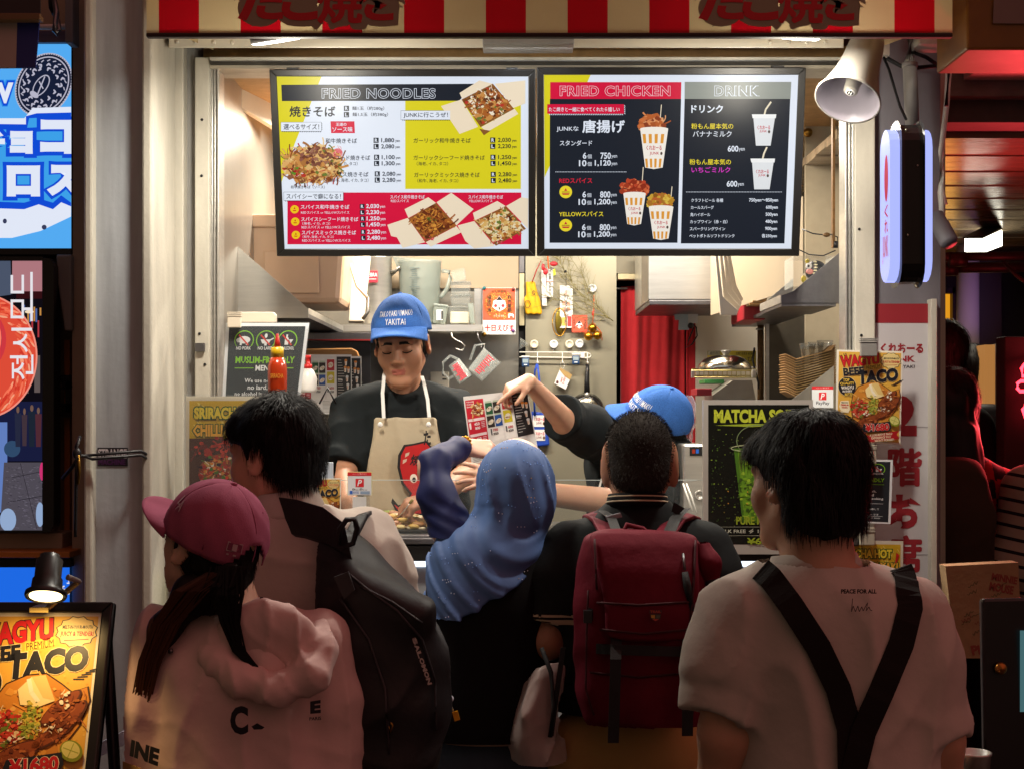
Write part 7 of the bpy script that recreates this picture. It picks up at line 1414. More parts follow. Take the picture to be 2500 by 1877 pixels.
def folds(x,y,z):
 r_=np.sqrt(((x-cxh)*1.0)**2+((z-czh)*.95)**2);w=np.clip((zc_(1225)-z)/.05,0,1);u=np.clip((z-zc_(1290))/.05,0,1)
 a=r_*88+2.4*np.sin(x*13+z*9)+1.6*snoise(x,y,z,12,3);rid=(.0055*np.cos(a)+.0025*np.cos(a*2.3+1))*(.7+.5*snoise(x,y,z,11,6))+.004*(1-np.abs(np.sin(a*.5+.6)))**4
 ph=np.arctan2(x-X(1262),-(y-d)+.03);v=-.009*(1-np.abs(np.sin(ph*5+z*14+.8*snoise(x,y,z,16,4))))**2+.0025*np.sin(ph*15+z*12)
 return-rid*w*np.clip(r_*9,0,1)+v*u*np.clip((zc_(1085)-z)/.08,0,1)
f.disp(folds);_,V,Q=f.build('headscarf',t,[hij])
C=V[Q].mean(1);N=np.cross(V[Q[:,2]]-V[Q[:,0]],V[Q[:,3]]-V[Q[:,1]]);N/=np.linalg.norm(N,axis=1)[:,None];fr=np.where(N[:,1]<-.15)[0];b=MB();rr=np.random.default_rng(12);sq=[mat('sequin_silver','#e6ecff',.3),mat('sequin_gold','#e0b060',.3),mat('sequin_blue','#7fb0ff',.3)]
for k in range(64):
 i=rr.choice(fr);n0=int(rr.integers(1,4));c=Vector(C[i]);nn=Vector(N[i]);dr=Vector((1,0,.35*rr.normal())).normalized();dr=(dr-nn*dr.dot(nn)).normalized();m=sq[int(rr.integers(0,3))if k%3==0 else(0 if k%3==1 else 2)]
 for j in range(n0):b.ball(c+dr*(.009*j)+nn*.001,.0013,m,6,4)
b.build('sequins',t)
f=Field(p(1000,1330,-.2),p(1160,1050,.35),.005);sleeve(f,[p(1118,1325,-.02),p(1066,1210,.01),p(1058,1132,.06),p(1122,1094,.21)],[.062,.043,.036,.031],.03,.03,.005)
f.disp(lambda x,y,z:.0035*snoise(x,y,z,42,7,st=(1,1,.8))+.0018*np.sin((x*.8+z)*110+3*np.sin(z*30)));f.build('sleeve',t,[slv])
f=Field(p(1000,1850,-.25),p(1400,1280,.25),.008);f.loft([(zc_(1290),X(1230),d,.09,.08),(zc_(1330),X(1195),d,.14,.12),(zc_(1450),X(1192),d,.158,.145),(zc_(1650),X(1185),d,.168,.15),(zc_(1815),X(1180),d,.175,.15)],.03,rnd=.03)
f.cap(p(1310,1345,.02),p(1325,1480,.1),.06,.055,.04);f.disp(lambda x,y,z:.007*snoise(x,y,z,20,9,st=(1,1,.5)));f.build('tunic',t,[blk]);legs(t,X(1190),d+.02,jeans,.97,r=.09)
b=MB();c=Vector(p(1128,1094,.225));ax=Vector((.55,.5,-.3)).normalized();u=ax.cross(Vector((0,0,1))).normalized();w_=ax.cross(u)
for k in range(16):a=k*.3927;b.ball(c+u*math.cos(a)*.031+w_*math.sin(a)*.031,.0045,gold,8,5,(1,1,1.2))
tag(b.build('bracelet',origin=c),'gold chain bracelet on the raised wrist','bracelet')
f=Field(p(1245,1660,-.12),p(1395,1460,.12),.006);f.loft([(zc_(1640),X(1318),d-.0,S(30,d),.05),(zc_(1600),X(1322),d-.0,S(50,d),.07),(zc_(1500),X(1322),d-.0,S(48,d),.06)],n=2.6,rnd=.05);o,_,_=f.build('handbag',None,[mat('black_leather','#0b0b0c',.45,bump=.2,bs=200)]);tag(o,'round black handbag hanging beside the headscarf customer','handbag')
f=Field(p(1235,1900,-.3),p(1375,1570,.05),.006);f.loft([(zc_(1890),X(1320),d-.14,S(24,d),.03),(zc_(1850),X(1322),d-.14,S(52,d),.06),(zc_(1765),X(1300),d-.14,S(54,d),.07),(zc_(1690),X(1310),d-.14,S(42,d),.06),(zc_(1600),X(1340),d-.14,S(26,d),.03)],n=2.3,rnd=.03)
f.disp(lambda x,y,z:.007*snoise(x,y,z,40,17,st=(1,1,.6))+wrinkle(x,y,z,38,18,.014,(1.4,1,.5))+wrinkle(x,y,z,90,19,.005,(1.2,1,.7)));o,_,_=f.build('carrier_bag',None,[mat('milky_film','#cdbab4',.3,alpha=.62)]);tag(o,'milky plastic carrier bag hanging between the two middle customers','bag')
b=MB();b.tube([P(1322,1580,d-.2),P(1345,1640,d-.21),P(1352,1720,d-.22),P(1343,1798,d-.22)],.0055,blackm,8);b.band([P(1375,1580,d-.2),P(1365,1650,d-.21),P(1345,1795,d-.22)],Vector((.006,0,0)),.003,blackm,(0,-1,0));tag(b.build('bag_strap',origin=P(1345,1798,d-.22)),'thin black strap end dangling over the carrier bag','strap')
b=MB();b.ball(P(1092,1705,3.25),.012,mat('charm_pearl','#c9cdd8',.2),12,8,(1.3,.8,.9));b.tube([P(1098,1712,3.25),P(1108,1738,3.25)],.002,steel,6);b.slab([P(1104,1738,3.24),P(1117,1735,3.24),P(1123,1756,3.24),P(1110,1760,3.24)],.008,mat('charm_yellow','#c98a10',.4));tag(b.build('bag_charm',origin=P(1105,1720,3.25)),'small yellow tag charm with a pearl bead at the backpack edge','charm')
d=3.42;p=lambda x,y,q=0:tuple(P(x,y,d+q));X=lambda v:p(v,0)[0];zc_=lambda y:P(0,y,d).z
t=thing('person','man with cropped hair and black polo carrying a dark red backpack','person',(X(1550),d,0));T=frame(P(1562,1128,d),-6,0,0,1.0)
f=Field(p(1240,1760,-.3),p(1830,980,.4),.005);head(f,T,1.7);f.cap(p(1558,1165,-.025),p(1555,1260,-.03),.057,.060,.03)
f.loft([(zc_(1260),X(1555),d,.09,.06),(zc_(1340),X(1550),d,.14,.08),(zc_(1740),X(1545),d,.14,.09)],.03)
f.chain([p(1400,1375,0),p(1336,1560,-.03),p(1400,1595,.2)],[.042,.046,.036],.02);hand(f,p(1405,1600,.21),(.5,.1,.8),(0,-.2,.9),1);f.chain([p(1705,1375,0),p(1758,1560,-.02),p(1715,1595,.2)],[.042,.045,.036],.02);hand(f,p(1718,1600,.21),(-.3,.1,.8),(0,-.2,.9),-1)
f.build('body',t,[SKD])
buzz=[('ell',(0,-.016,.038),(.0785,.098,.086),.02,{}),('ell',(0,-.055,-.03),(.066,.052,.055),.04,{}),('box',(0,.14,-.06),(.2,.085,.09),.02,.02,'s',{}),('box',(0,0,-.14),(.2,.2,.06),.01,.02,'s',{})]+[('ell',(q*.088,-.006,-.012),(.030,.034,.050),.012,'s',{})for q in(-1,1)]
hair(t,T,buzz,lambda q:down(q)*.4+q*9,9000,.006,.0011,mat('cropped_hair','#2b2622',.75,spec=.15),.004,lift=.12,seed=5,rough=.001,jit=.5)
f=Field(p(1230,1800,-.3),p(1840,1190,.35),.006);f.loft([(zc_(1215),X(1556),d-.02,.070,.072),(zc_(1250),X(1556),d-.01,.10,.085),(zc_(1280),X(1553),d,.145,.10),(zc_(1320),X(1552),d,.180,.115),(zc_(1400),X(1550),d,.190,.125),(zc_(1600),X(1540),d,.175,.125),(zc_(1745),X(1525),d,.175,.125)],.03,rnd=.02)
sleeve(f,[p(1388,1345,0),p(1352,1420,-.02),p(1336,1512,-.03)],[.068,.060,.056],.05);sleeve(f,[p(1718,1345,0),p(1745,1420,-.02),p(1760,1512,-.03)],[.068,.060,.056],.05)
f.ell(p(1556,1195,.03),(.062,.065,.06),.01,'s');f.disp(lambda x,y,z:.006*snoise(x,y,z,22,24,st=(1,1,.6))+.003*snoise(x,y,z,55,25)+wrinkle(x,y,z,26,26,.006,(1,1,.7)))
zh=lambda x:zc_(1512)-.03*(x-X(1333))
def pk(x,y,z):
 v=np.minimum(np.abs(x-X(1333)),np.abs(x-X(1768)))<.085;e=z-(zc_(1512)-.0);a=v&(((e>.000)&(e<.006))|((e>.009)&(e<.013))|((e>.017)&(e<.023)));return a.astype(int)
f.build('polo_shirt',t,[cloth('polo_black','#171b1c'),mat('cream_stripe','#b8a78a',.8)],pk)
b=MB();b.lathe([(.074,0),(.074,.018),(.070,.032),(.066,.018),(.066,0)],Vector(p(1556,1238,-.035)),blk,(0,.12,1),40);b.lathe([(.0735,.023),(.0725,.026),(.0715,.0262)],Vector(p(1556,1238,-.035)),mat('cream_stripe','#b8a78a',.8),(0,.12,1),40);b.lathe([(.0750,.011),(.0750,.0145)],Vector(p(1556,1238,-.035)),mat('cream_stripe','#b8a78a',.8),(0,.12,1),40);b.build('collar',t)
legs(t,X(1530),d,khaki,1.0,.095,.10,sk=1.15)
t=thing('backpack','dark red roll top backpack with black webbing straps','backpack',P(1565,1760,d-.2));rd=mat('dark_red_canvas','#660d22',.75,var=.2,vs=10,bump=.45,bs=36,spec=.2);web=mat('black_webbing','#0d0d0e',.7,bump=.3,bs=600);e=d-.2
p2=lambda x,y,q=0:tuple(P(x,y,e+q));X2=lambda v:p2(v,0)[0];z2=lambda y:P(0,y,e).z
f=Field(p2(1380,1800,-.16),p2(1770,1270,.16),.005);f.loft([(z2(1768),X2(1568),e,S(135,e),.075),(z2(1700),X2(1565),e,S(152,e),.09),(z2(1500),X2(1566),e,S(158,e),.095),(z2(1380),X2(1572),e,S(146,e),.085),(z2(1300),X2(1572),e,S(128,e),.05)],n=3.2,rnd=.03)
f.disp(lambda x,y,z:.006*snoise(x,y,z,22,31,st=(1,1,.6))+.003*snoise(x,y,z,50,32)+wrinkle(x,y,z,26,33,.006));_,V,Q=f.build('main_bag',t,[rd]);piping(t,'bag_piping',V[Q].mean(1),[[(1436,1440),(1432,1560),(1430,1680),(1450,1745)],[(1704,1560),(1704,1680),(1690,1745)],[(1440,1640),(1560,1652),(1700,1640)]],.0026,mat('maroon_piping','#3c0813',.8))
f=Field(p2(1420,1590,-.2),p2(1760,1270,.1),.0045);f.loft([(z2(1546),X2(1572),e-.095,S(112,e),.022),(z2(1480),X2(1575),e-.10,S(120,e),.026),(z2(1380),X2(1575),e-.085,S(126,e),.026),(z2(1310),X2(1575),e-.045,S(134,e),.035),(z2(1290),X2(1575),e-.02,S(128,e),.03)],n=4,rnd=.016)
f.disp(lambda x,y,z:.003*snoise(x,y,z,26,41)+.003*np.sin((x-X2(1572))*26)*np.clip((z-z2(1480))*6,0,1));_,V,Q=f.build('front_flap',t,[rd]);piping(t,'flap_piping',V[Q].mean(1),[[(1452,1315),(1456,1420),(1462,1535),(1570,1546),(1684,1535),(1694,1420),(1698,1318)],[(1456,1470),(1560,1476),(1690,1468)]],.0028,mat('maroon_piping','#3c0813',.8))
f=Field(p2(1700,1460,-.14),p2(1770,1310,.1),.005);f.chain([p2(1712,1335,-.03),p2(1732,1375,-.05),p2(1738,1420,-.05)],[.022,.024,.018],.02);f.build('side_ear',t,[rd]);b=MB();b.ball(p2(1740,1424,-.06),.017,web,12,8,(1,1,.8));b.build('ear_cap',t)
b=MB();fr=e-.125
for(x0,y0,x1,y1,q)in((1505,1548,1497,1812,-.012),(1680,1548,1678,1795,-.012)):b.band([P(x0,y0,fr+.03),P(x0-2,y0+60,fr+q),P((x0+x1)/2,(y0+y1)/2,fr+q),P(x1,y1,fr+q)],Vector((S(13,e),0,0)),.003,web,(0,-1,0))
b.band([P(1455,1582,fr+.045),P(1500,1585,fr+.005),P(1600,1588,fr-.004),P(1690,1590,fr+.02)],Vector((0,0,S(12,e))),.003,web,(0,-1,0));b.build('front_strap',t)
b=MB();b.band([P(1405,1482,e-.02),P(1425,1492,e-.06),P(1447,1500,e-.085)],Vector((0,0,S(14,e))),.003,web,(0,-1,0));b.bpx(1425,1490,1445,1520,e-.10,e-.085,black);b.build('side_buckle',t)
b=MB();b.tube([P(1672,1395,fr+.01),P(1678,1430,fr+.005),P(1690,1490,fr+.005)],[.007,.009,.005],web,8);b.tube([P(1672,1390,fr+.012),P(1668,1350,fr+.03)],.003,steel_dark,6);b.build('zip_pull',t)
s=sheet_px(1585,1488,1616,1516,fr-.012);s.rect(1585,1488,1616,1496,ink('#3a0c12'),0);s.text('TRAIL',1587,1489,1614,1495,ink('#b8301f'),1,.02);s.poly([(1587,1498),(1614,1498),(1612,1510),(1600,1516),(1589,1510)],ink('#2a1a14'),0);s.poly([(1589,1500),(1599,1500),(1599,1509),(1590,1507)],ink('#b8801f'),1);s.poly([(1602,1500),(1612,1500),(1610,1508),(1602,1509)],ink('#4a4a3a'),1);s.poly([(1592,1510),(1609,1510),(1600,1515)],ink('#b8301f'),1);s.build('badge',t)
b=MB()
for q,xs in((-1,((1500,1325),(1478,1285),(1462,1258),(1448,1262))),(1,((1612,1325),(1640,1285),(1668,1258),(1684,1268)))):
 pts=[P(xs[0][0],xs[0][1],e-.04),P(xs[1][0],xs[1][1],d-.10),P(xs[2][0],xs[2][1]+2,d-.03),P(xs[3][0],xs[3][1]-4,d+.05)];b.band(pts,[Vector((S(34,e),0,q*S(10,e))),Vector((S(34,e),0,q*S(10,e))),Vector((S(30,e),0,-q*S(8,e))),Vector((S(30,e),0,-q*S(10,e)))],.014,rd,(0,-.5,.8))
for a,c_ in(((1500,1330),(1545,1290)),((1610,1330),(1590,1300))):pass
b.build('shoulder_strap',t,.004)
b=MB();b.band([P(1508,1305,e-.05),P(1492,1262,d-.12),P(1470,1246,d-.06)],Vector((S(12,e),0,0)),.003,web,(0,-1,.3));b.band([P(1628,1310,e-.05),P(1650,1262,d-.12),P(1672,1240,d-.08)],Vector((S(15,e),0,0)),.003,web,(0,-1,.3));b.slab([P(1645,1225,d-.11),P(1672,1240,d-.11),P(1655,1256,d-.11),P(1640,1248,d-.11)],.006,web);b.build('load_strap',t)
b=MB();b.slab([P(1478,1260,d-.125),P(1515,1250,d-.125),P(1520,1262,d-.125),P(1482,1270,d-.125)],.008,mat('buckle','#8a8d94',.25));b.build('buckle',t,.002)
b=MB();b.tube([P(1520,1308,e-.03),P(1530,1280,e-.02),P(1570,1290,e-.015),P(1590,1310,e-.03)],.006,rd,8);b.build('grab_loop',t)
d=3.02;p=lambda x,y,q=0:tuple(P(x,y,d+q));X=lambda v:p(v,0)[0];zc_=lambda y:P(0,y,d).z
t=thing('person','young man in pale shirt turned aside with a black backpack','person',(X(740),d,0));T=frame(P(668,1118,d),62,3,0,.98)
f=Field(p(450,1900,-.25),p(1010,930,.3),.005);head(f,T);f.cap(p(690,1165),p(700,1275,.02),.056,.062,.03);f.loft([(zc_(1260),X(720),d+.02,.12,.08),(zc_(1330),X(730),d+.02,.17,.10),(zc_(1900),X(740),d+.02,.16,.10)],.03)
f.chain([p(905,1330,.1),p(960,1440,.14),p(1000,1560,.2)],[.045,.04,.03],.02);hand(f,p(1003,1565,.2),(.1,.2,-.9),(.8,0,.1),1);f.build('body',t,[SK])
mop=[('ell',(0,-.018,.048),(.088,.108,.094),.02,{}),('ell',(0,.045,.066),(.070,.052,.046),.03,{}),('ell',(0,-.062,-.010),(.066,.046,.058),.04,{}),('box',(0,.135,-.066),(.2,.10,.10),.02,.02,'s',{}),('box',(0,.08,-.10),(.2,.10,.075),.02,.015,'s',{}),('box',(0,0,-.145),(.2,.2,.07),.01,.02,'s',{}),('box',(0,0,-.17),(.2,.2,.07),.01,.02,'s',{})]+[('ell',(q*.095,-.004,-.022),(.034,.036,.052),.012,'s',{})for q in(-1,1)]
hair(t,T,mop,lambda q:down(q)+np.stack([q[:,0]*0,.5*(q[:,1]>.02),q[:,0]*0],1),6000,.024,.0016,HB,.0042,lift=.3,seed=9,rough=.003,jit=.2,keep='face')
f=Field(p(440,1950,-.28),p(1050,1180,.35),.0065);f.loft([(zc_(1228),X(706),d+.005,.065,.07),(zc_(1260),X(720),d+.01,.10,.085),(zc_(1295),X(735),d+.02,.175,.105),(zc_(1340),X(738),d+.03,.20,.12),(zc_(1500),X(735),d+.03,.195,.13),(zc_(1950),X(740),d+.03,.19,.13)],.03,rnd=.02)
sleeve(f,[p(890,1320,.08),p(930,1400,.12),p(960,1475,.16)],[.075,.062,.056],.05);f.chain([p(585,1320,-.0),p(560,1480,-.02),p(560,1640,.05)],[.07,.06,.05],.05)
f.ell(p(700,1205,.01),(.058,.06,.06),.01,'s');f.disp(lambda x,y,z:.006*snoise(x,y,z,22,51,st=(1,1,.7))+.0035*snoise(x,y,z,52,52)+wrinkle(x,y,z,26,53,.006));f.build('shirt',t,[wht])
b=MB();cc=Vector(p(703,1238,.0));b.lathe([(.079,-.02),(.076,.0),(.067,.042),(.063,.044),(.064,.0)],cc,wht,(-.18,-.1,1),40);b.build('collar',t);legs(t,X(740),d+.03,blk,1.0,r=.09)
t=thing('backpack','big black backpack with white brand lettering on its side','backpack',P(950,1900,d-.15));bk=mat('black_nylon','#19181c',.55,var=.25,vs=8,bump=.5,bs=30);e=d-.13;p2=lambda x,y,q=0:tuple(P(x,y,e+q));X2=lambda v:p2(v,0)[0];z2=lambda y:P(0,y,e).z
f=Field(p2(740,1960,-.2),p2(1130,1230,.25),.0055);f.loft([(z2(1930),X2(940),e,S(120,e),.10),(z2(1850),X2(935),e,S(146,e),.12),(z2(1700),X2(935),e,S(155,e),.13),(z2(1560),X2(920),e,S(152,e),.12),(z2(1450),X2(888),e+.01,S(128,e),.10),(z2(1360),X2(850),e+.03,S(88,e),.08),(z2(1300),X2(826),e+.05,S(60,e),.05)],n=2.4,rnd=.04)
f.cap(p2(860,1420,-.08),p2(1010,1500,-.09),.03,.035,.06);f.disp(lambda x,y,z:.009*snoise(x,y,z,18,61,st=(1,1,.8))+.005*snoise(x,y,z,44,62)+wrinkle(x,y,z,24,63,.009));_,V,Q=f.build('main_bag',t,[bk]);pm=mat('grey_piping','#2c2a2f',.5);piping(t,'bag_piping',V[Q].mean(1),[[(852,1400),(900,1440),(970,1490),(1030,1560),(1062,1660),(1064,1780)],[(830,1460),(900,1560),(940,1680),(950,1840)],[(880,1430),(960,1470),(1030,1520)]],.0028,pm)
b=MB();b.band([p2(852,1330,-.06),p2(800,1290,-.03),p2(735,1270,.03),p2(680,1262,.08),p2(640,1275,.14)],[Vector((S(10,e),0,-S(46,e)))]*4+[Vector((S(10,e),0,-S(30,e)))],.016,bk,(0,-.7,.5));b.band([p2(850,1330,-.0),p2(880,1270,.06),p2(890,1262,.16)],Vector((S(20,e),0,S(6,e))),.014,bk,(0,-.4,.8));b.build('shoulder_strap',t,.005)
b=MB();b.tube([p2(826,1328,-.07),p2(830,1290,-.08),p2(846,1268,-.09),p2(866,1266,-.09),p2(872,1290,-.08),p2(862,1325,-.07),p2(836,1335,-.07)],.006,bk,8);b.build('grab_loop',t)
b=MB();b.slab([p2(815,1408,-.13),p2(850,1395,-.13),p2(866,1440,-.13),p2(840,1462,-.13)],.012,mat('nylon_tab','#2a2528',.5));b.build('fabric_tab',t);b=MB();b.tube([p2(948,1752,-.135),p2(958,1770,-.137),p2(954,1788,-.137),p2(948,1770,-.136)],.0022,brass,6);b.build('zip_tab',t)
s=Sheet([p2(1000,1555,-.128),p2(1014,1548,-.125),p2(1056,1668,-.10),p2(1040,1672,-.108)],(0,0,20,120),step=.002);LT=mat('print_grey_white','#b8b0a8',.6)
for i,ch in enumerate('SALOMON'):s.text(ch,2,3+16.5*i,18,16+16.5*i,LT,4,.05,rot=math.pi/2)
s.build('lettering',t)
d=2.76;p=lambda x,y,q=0:tuple(P(x,y,d+q));X=lambda v:p(v,0)[0];zc_=lambda y:P(0,y,d).z;pk_m=mat('pink_cotton','#a3546f',.85,var=.1,vs=40,bump=.2,bs=500,spec=.2)
t=thing('person','woman in pink baseball cap with ponytail and white lettered hoodie','person',(X(560),d,0));T=frame(P(505,1338,d),52,-22,4,1.0)
f=Field(p(340,1900,-.2),p(860,1150,.3),.005);head(f,T,.75);f.cap(p(535,1370,-.0),p(560,1470,-.01),.050,.056,.03);f.loft([(zc_(1480),X(580),d,.10,.07),(zc_(1560),X(590),d,.15,.09),(zc_(1880),X(570),d,.15,.10)],.03);f.build('body',t,[SKP])
hair(t,T,[('ell',(0,-.02,.02),(.076,.092,.078),.02,{}),('ell',(0,-.05,-.02),(.066,.055,.06),.03,{})]+[('ell',(0,-.085,-.02),(.03,.03,.03),.03,{}),('box',(0,.12,-.05),(.2,.08,.09),.01,.01,'s',{}),('box',(0,0,-.15),(.2,.2,.07),.01,.01,'s',{})],lambda q:np.stack([-q[:,0]*3,-np.ones(len(q)),-.2-q[:,2]*4],1),1200,.02,.0014,HB,.005,lift=.1)
D3=Dome(T@Matrix.Translation((0,-.004,.004))@Matrix.Scale(1.06,4));D3.build(t,pk_m,pk_m,brim=.088,droop=-.004,low=1.74)
ww=mat('white_emblem','#b9a0a6',.6);b=MB()
def patch(ph0,ph1,th0,th1,m,up=.0022):b.add([D3.p(ph0,th0,up),D3.p(ph1,th0,up),D3.p(ph1,th1,up),D3.p(ph0,th1,up)],[(0,1,2,3)],m)
patch(-2.5,-2.8,1.30,1.46,ww,.005);patch(-2.515,-2.785,1.315,1.445,mat('emblem_mauve','#7a3450',.7),.0056);patch(-2.6,-2.69,1.325,1.44,ww,.0062);patch(-2.53,-2.57,1.50,1.53,ww,.005);patch(-2.65,-2.71,1.50,1.53,ww,.005);b.build('emblem',t);D3.text(t,(('L',-1.22,-1.08,.95,1.15,.1),('A',-1.32,-1.16,1.02,1.24,.1)),ww)
def lock(t,paths,m,seed,n,wd=.0016,name='hair'):
 rr=random.Random(seed);b=MB()
 for pts,sp in paths:
  base=[Vector(p(*q))for q in pts]
  for k in range(n):
   o=Vector((rr.gauss(0,1),rr.gauss(0,.6),0));ph=rr.random()*6;q=[c+o*sp[i]+Vector((.003*math.sin(ph+i*1.7),0,0))for i,c in enumerate(base)]
   b.band(q,Vector((wd,0,.0004)),.0003,m,(0,-1,0))
 return b.build(name,t)
fl=Field(p(300,1760,-.2),p(640,1330,.15),.006);fl.chain([p(560,1395,-.09),p(548,1450,-.10),p(560,1500,-.11)],[.024,.027,.016],.03);fl.chain([p(545,1400,-.06),p(470,1450,-.07),p(405,1530,-.07),p(365,1620,-.06),p(345,1720,-.05)],[.030,.034,.026,.017,.006],.03)
fl.disp(lambda x,y,z:.004*snoise(x,y,z,110,71,st=(1,1,.25)));fl.build('ponytail',t,[HB,HBR],lambda x,y,z:(x<X(400)).astype(int))
lock(t,[([(540,1395,-.1),(470,1440,-.11),(405,1520,-.10),(365,1610,-.09),(340,1730,-.07)],(.012,.017,.013,.010,.007))],HBR,3,130);lock(t,[([(560,1380,-.11),(556,1450,-.125),(562,1520,-.125),(585,1590,-.125),(640,1650,-.13)],(.010,.012,.006,.004,.003)),([(560,1380,-.1),(540,1430,-.12),(490,1500,-.11)],(.014,.014,.012))],HB,4,90)
hd=cloth('pale_pink_nylon','#d8bcb6',var=.05,vs=6)
f=Field(p(215,2130,-.3),p(930,1420,.25),.0055);f.loft([(zc_(1470),X(600),d+.0,.075,.07),(zc_(1500),X(605),d,.12,.09),(zc_(1540),X(600),d,.150,.105),(zc_(1600),X(595),d,.172,.12),(zc_(1750),X(590),d,.170,.125),(zc_(2120),X(590),d,.19,.13)],.04,rnd=.03)
f.chain([p(408,1565,.0),p(360,1720,-.02),p(328,2080,-.03)],[.066,.060,.058],.02);f.chain([p(778,1575,.0),p(808,1700,.0),p(822,2080,.03)],[.066,.058,.055],.02)
f.disp(lambda x,y,z:.008*snoise(x,y,z,20,81,st=(1,1,.7))+.005*snoise(x,y,z,48,82,st=(1.3,1,.6))+wrinkle(x,y,z,26,83,.008,(1.4,1,.7))+wrinkle(x,y,z,48,84,.0025));f.build('hoodie',t,[hd])
f=Field(p(420,1800,-.3),p(880,1430,.1),.0045);f.ell(p(655,1575,-.085),(.105,.032,.085),.02,'u',(.25,.25,0));f.chain([p(455,1535,-.03),p(510,1600,-.09),p(590,1655,-.125),p(680,1684,-.138),p(750,1645,-.128),p(790,1585,-.09),p(782,1530,-.035)],[.012,.022,.028,.031,.030,.024,.012],.02)
f.disp(lambda x,y,z:.004*snoise(x,y,z,40,85)+wrinkle(x,y,z,45,86,.007,(1.5,1,.6))+wrinkle(x,y,z,100,87,.003));f.build('hood',t,[hd])
def proj_text(t,name,V,Q,rows,m):pass
s=Sheet([P(555,1690,d-.165),P(650,1690,d-.165),P(650,1800,d-.155),P(555,1800,d-.155)],(555,1690,650,1800));ik=mat('print_navy','#15141c',.7);s.text('C',562,1722,606,1792,ik,0,.05);s.poly([(614,1772),(628,1764),(646,1774),(640,1779),(620,1780)],ik,0);s.build('lettering',t)
s=Sheet([P(752,1700,d-.14),P(786,1694,d-.125),P(786,1780,d-.125),P(752,1780,d-.14)],(752,1700,786,1780));s.text('E',757,1712,783,1742,ik,0,.06);s.text('PARIS',755,1750,784,1758,ik,0,.03);s.build('lettering',t)
b=MB();b.band([p(300,1868,-.075),p(345,1886,-.108),p(392,1905,-.105)],Vector((0,0,S(11,d))),.002,mat('tan_band','#b8935a',.8),(0,-1,0));b.build('sleeve_band',t)
s=Sheet([P(318,1795,d-.105),P(398,1822,d-.135),P(391,1876,d-.135),P(312,1846,d-.105)],(0,0,80,54));s.text('INE',4,8,74,50,ik,0,.06);s.build('lettering',t);legs(t,X(590),d,jeans,.92)
b=MB();b.lathe([(0,0),(.005,0),(.005,.004),(0,.005)],P(417,1588,d-.09),steel_dark,(0,-1,0),12);b.build('snap_button',t)
d=2.45;p=lambda x,y,q=0:tuple(P(x,y,d+q));X=lambda v:p(v,0)[0];zc_=lambda y:P(0,y,d).z
t=thing('person','man with shaggy black hair in white tee and crossed dark straps','person',(X(2030),d,0));T=frame(P(1962,1180,d),34,2,2,.98)
f=Field(p(1600,2180,-.25),p(2420,1000,.3),.005);head(f,T);f.cap(p(1985,1250,-.02),p(2000,1390,-.03),.056,.066,.03);f.loft([(zc_(1390),X(2010),d,.12,.07),(zc_(1480),X(2020),d,.17,.09),(zc_(1950),X(2050),d,.15,.10)],.03)
f.chain([p(1790,1480),p(1768,1790,-.02),p(1735,2010,.03)],[.046,.040,.034],.03);hand(f,p(1733,2015,.03),(-.1,.2,-.9),(-.8,0,.2),-1);f.chain([p(2236,1490),p(2290,1800,-.02),p(2308,2000,.02)],[.046,.040,.034],.03);hand(f,p(2309,1995,.05),(.05,.3,-.8),(.8,0,.2),1);f.build('body',t,[SK])
shag=[('ell',(0,-.018,.040),(.086,.108,.090),.02,{}),('ell',(0,-.062,-.040),(.066,.046,.066),.04,{}),('ell',(.056,-.03,-.045),(.028,.046,.068),.03,{}),('ell',(-.064,-.05,-.02),(.020,.035,.055),.03,{}),('ell',(0,.055,.052),(.074,.05,.048),.03,{}),('box',(0,.138,-.06),(.2,.095,.092),.02,.02,'s',{}),('ell',(-.085,.005,-.03),(.03,.032,.05),.015,'s',{})]
hair(t,T,shag,down,8000,.030,.0014,HB,.0042,lift=.35,seed=15,rough=.004,jit=.25,keep='face')
f=Field(p(1600,1990,-.28),p(2430,1330,.3),.0058);f.loft([(zc_(1352),X(1992),d-.01,.070,.075),(zc_(1380),X(1995),d-.01,.105,.09),(zc_(1415),X(2003),d,.150,.11),(zc_(1465),X(2010),d,.186,.125),(zc_(1550),X(2018),d,.188,.13),(zc_(1750),X(2045),d,.175,.13),(zc_(1990),X(2055),d,.18,.135)],.03,rnd=.02)
sleeve(f,[p(1812,1495),p(1778,1600,-.01),p(1758,1738,-.02)],[.066,.062,.064],.04);sleeve(f,[p(2215,1500),p(2250,1610,-.01),p(2268,1785,-.02)],[.066,.061,.058],.05)
f.ell(p(1988,1322,.02),(.062,.068,.06),.01,'s');f.disp(lambda x,y,z:.006*snoise(x,y,z,20,91,st=(1,1,.6))+.003*snoise(x,y,z,48,92,st=(1,1,.7))+wrinkle(x,y,z,24,93,.009,(1.4,1,.55))+wrinkle(x,y,z,46,94,.004,(1,1,.9)));_,V,Q=f.build('t_shirt',t,[wht])
b=MB();cc=Vector(p(1988,1372,-.012));b.lathe([(.082,-.016),(.080,-.004),(.073,.014),(.069,.015),(.070,.0)],cc,wht,(-.05,.12,1),40);b.build('neckband',t)
C=V[Q].mean(1);bk_=C[C[:,1]<d-.0]
def surf(px,py):
 q=P(px,py,d);j=np.argsort((bk_[:,0]*d/bk_[:,1]-q.x)**2+(((bk_[:,2]-H)*d/bk_[:,1]+H)-q.z)**2)[:6];return bk_[j,1].min()
stm=mat('dark_strap_cloth','#1a1412',.75,bump=.2,bs=300,spec=.2);b=MB()
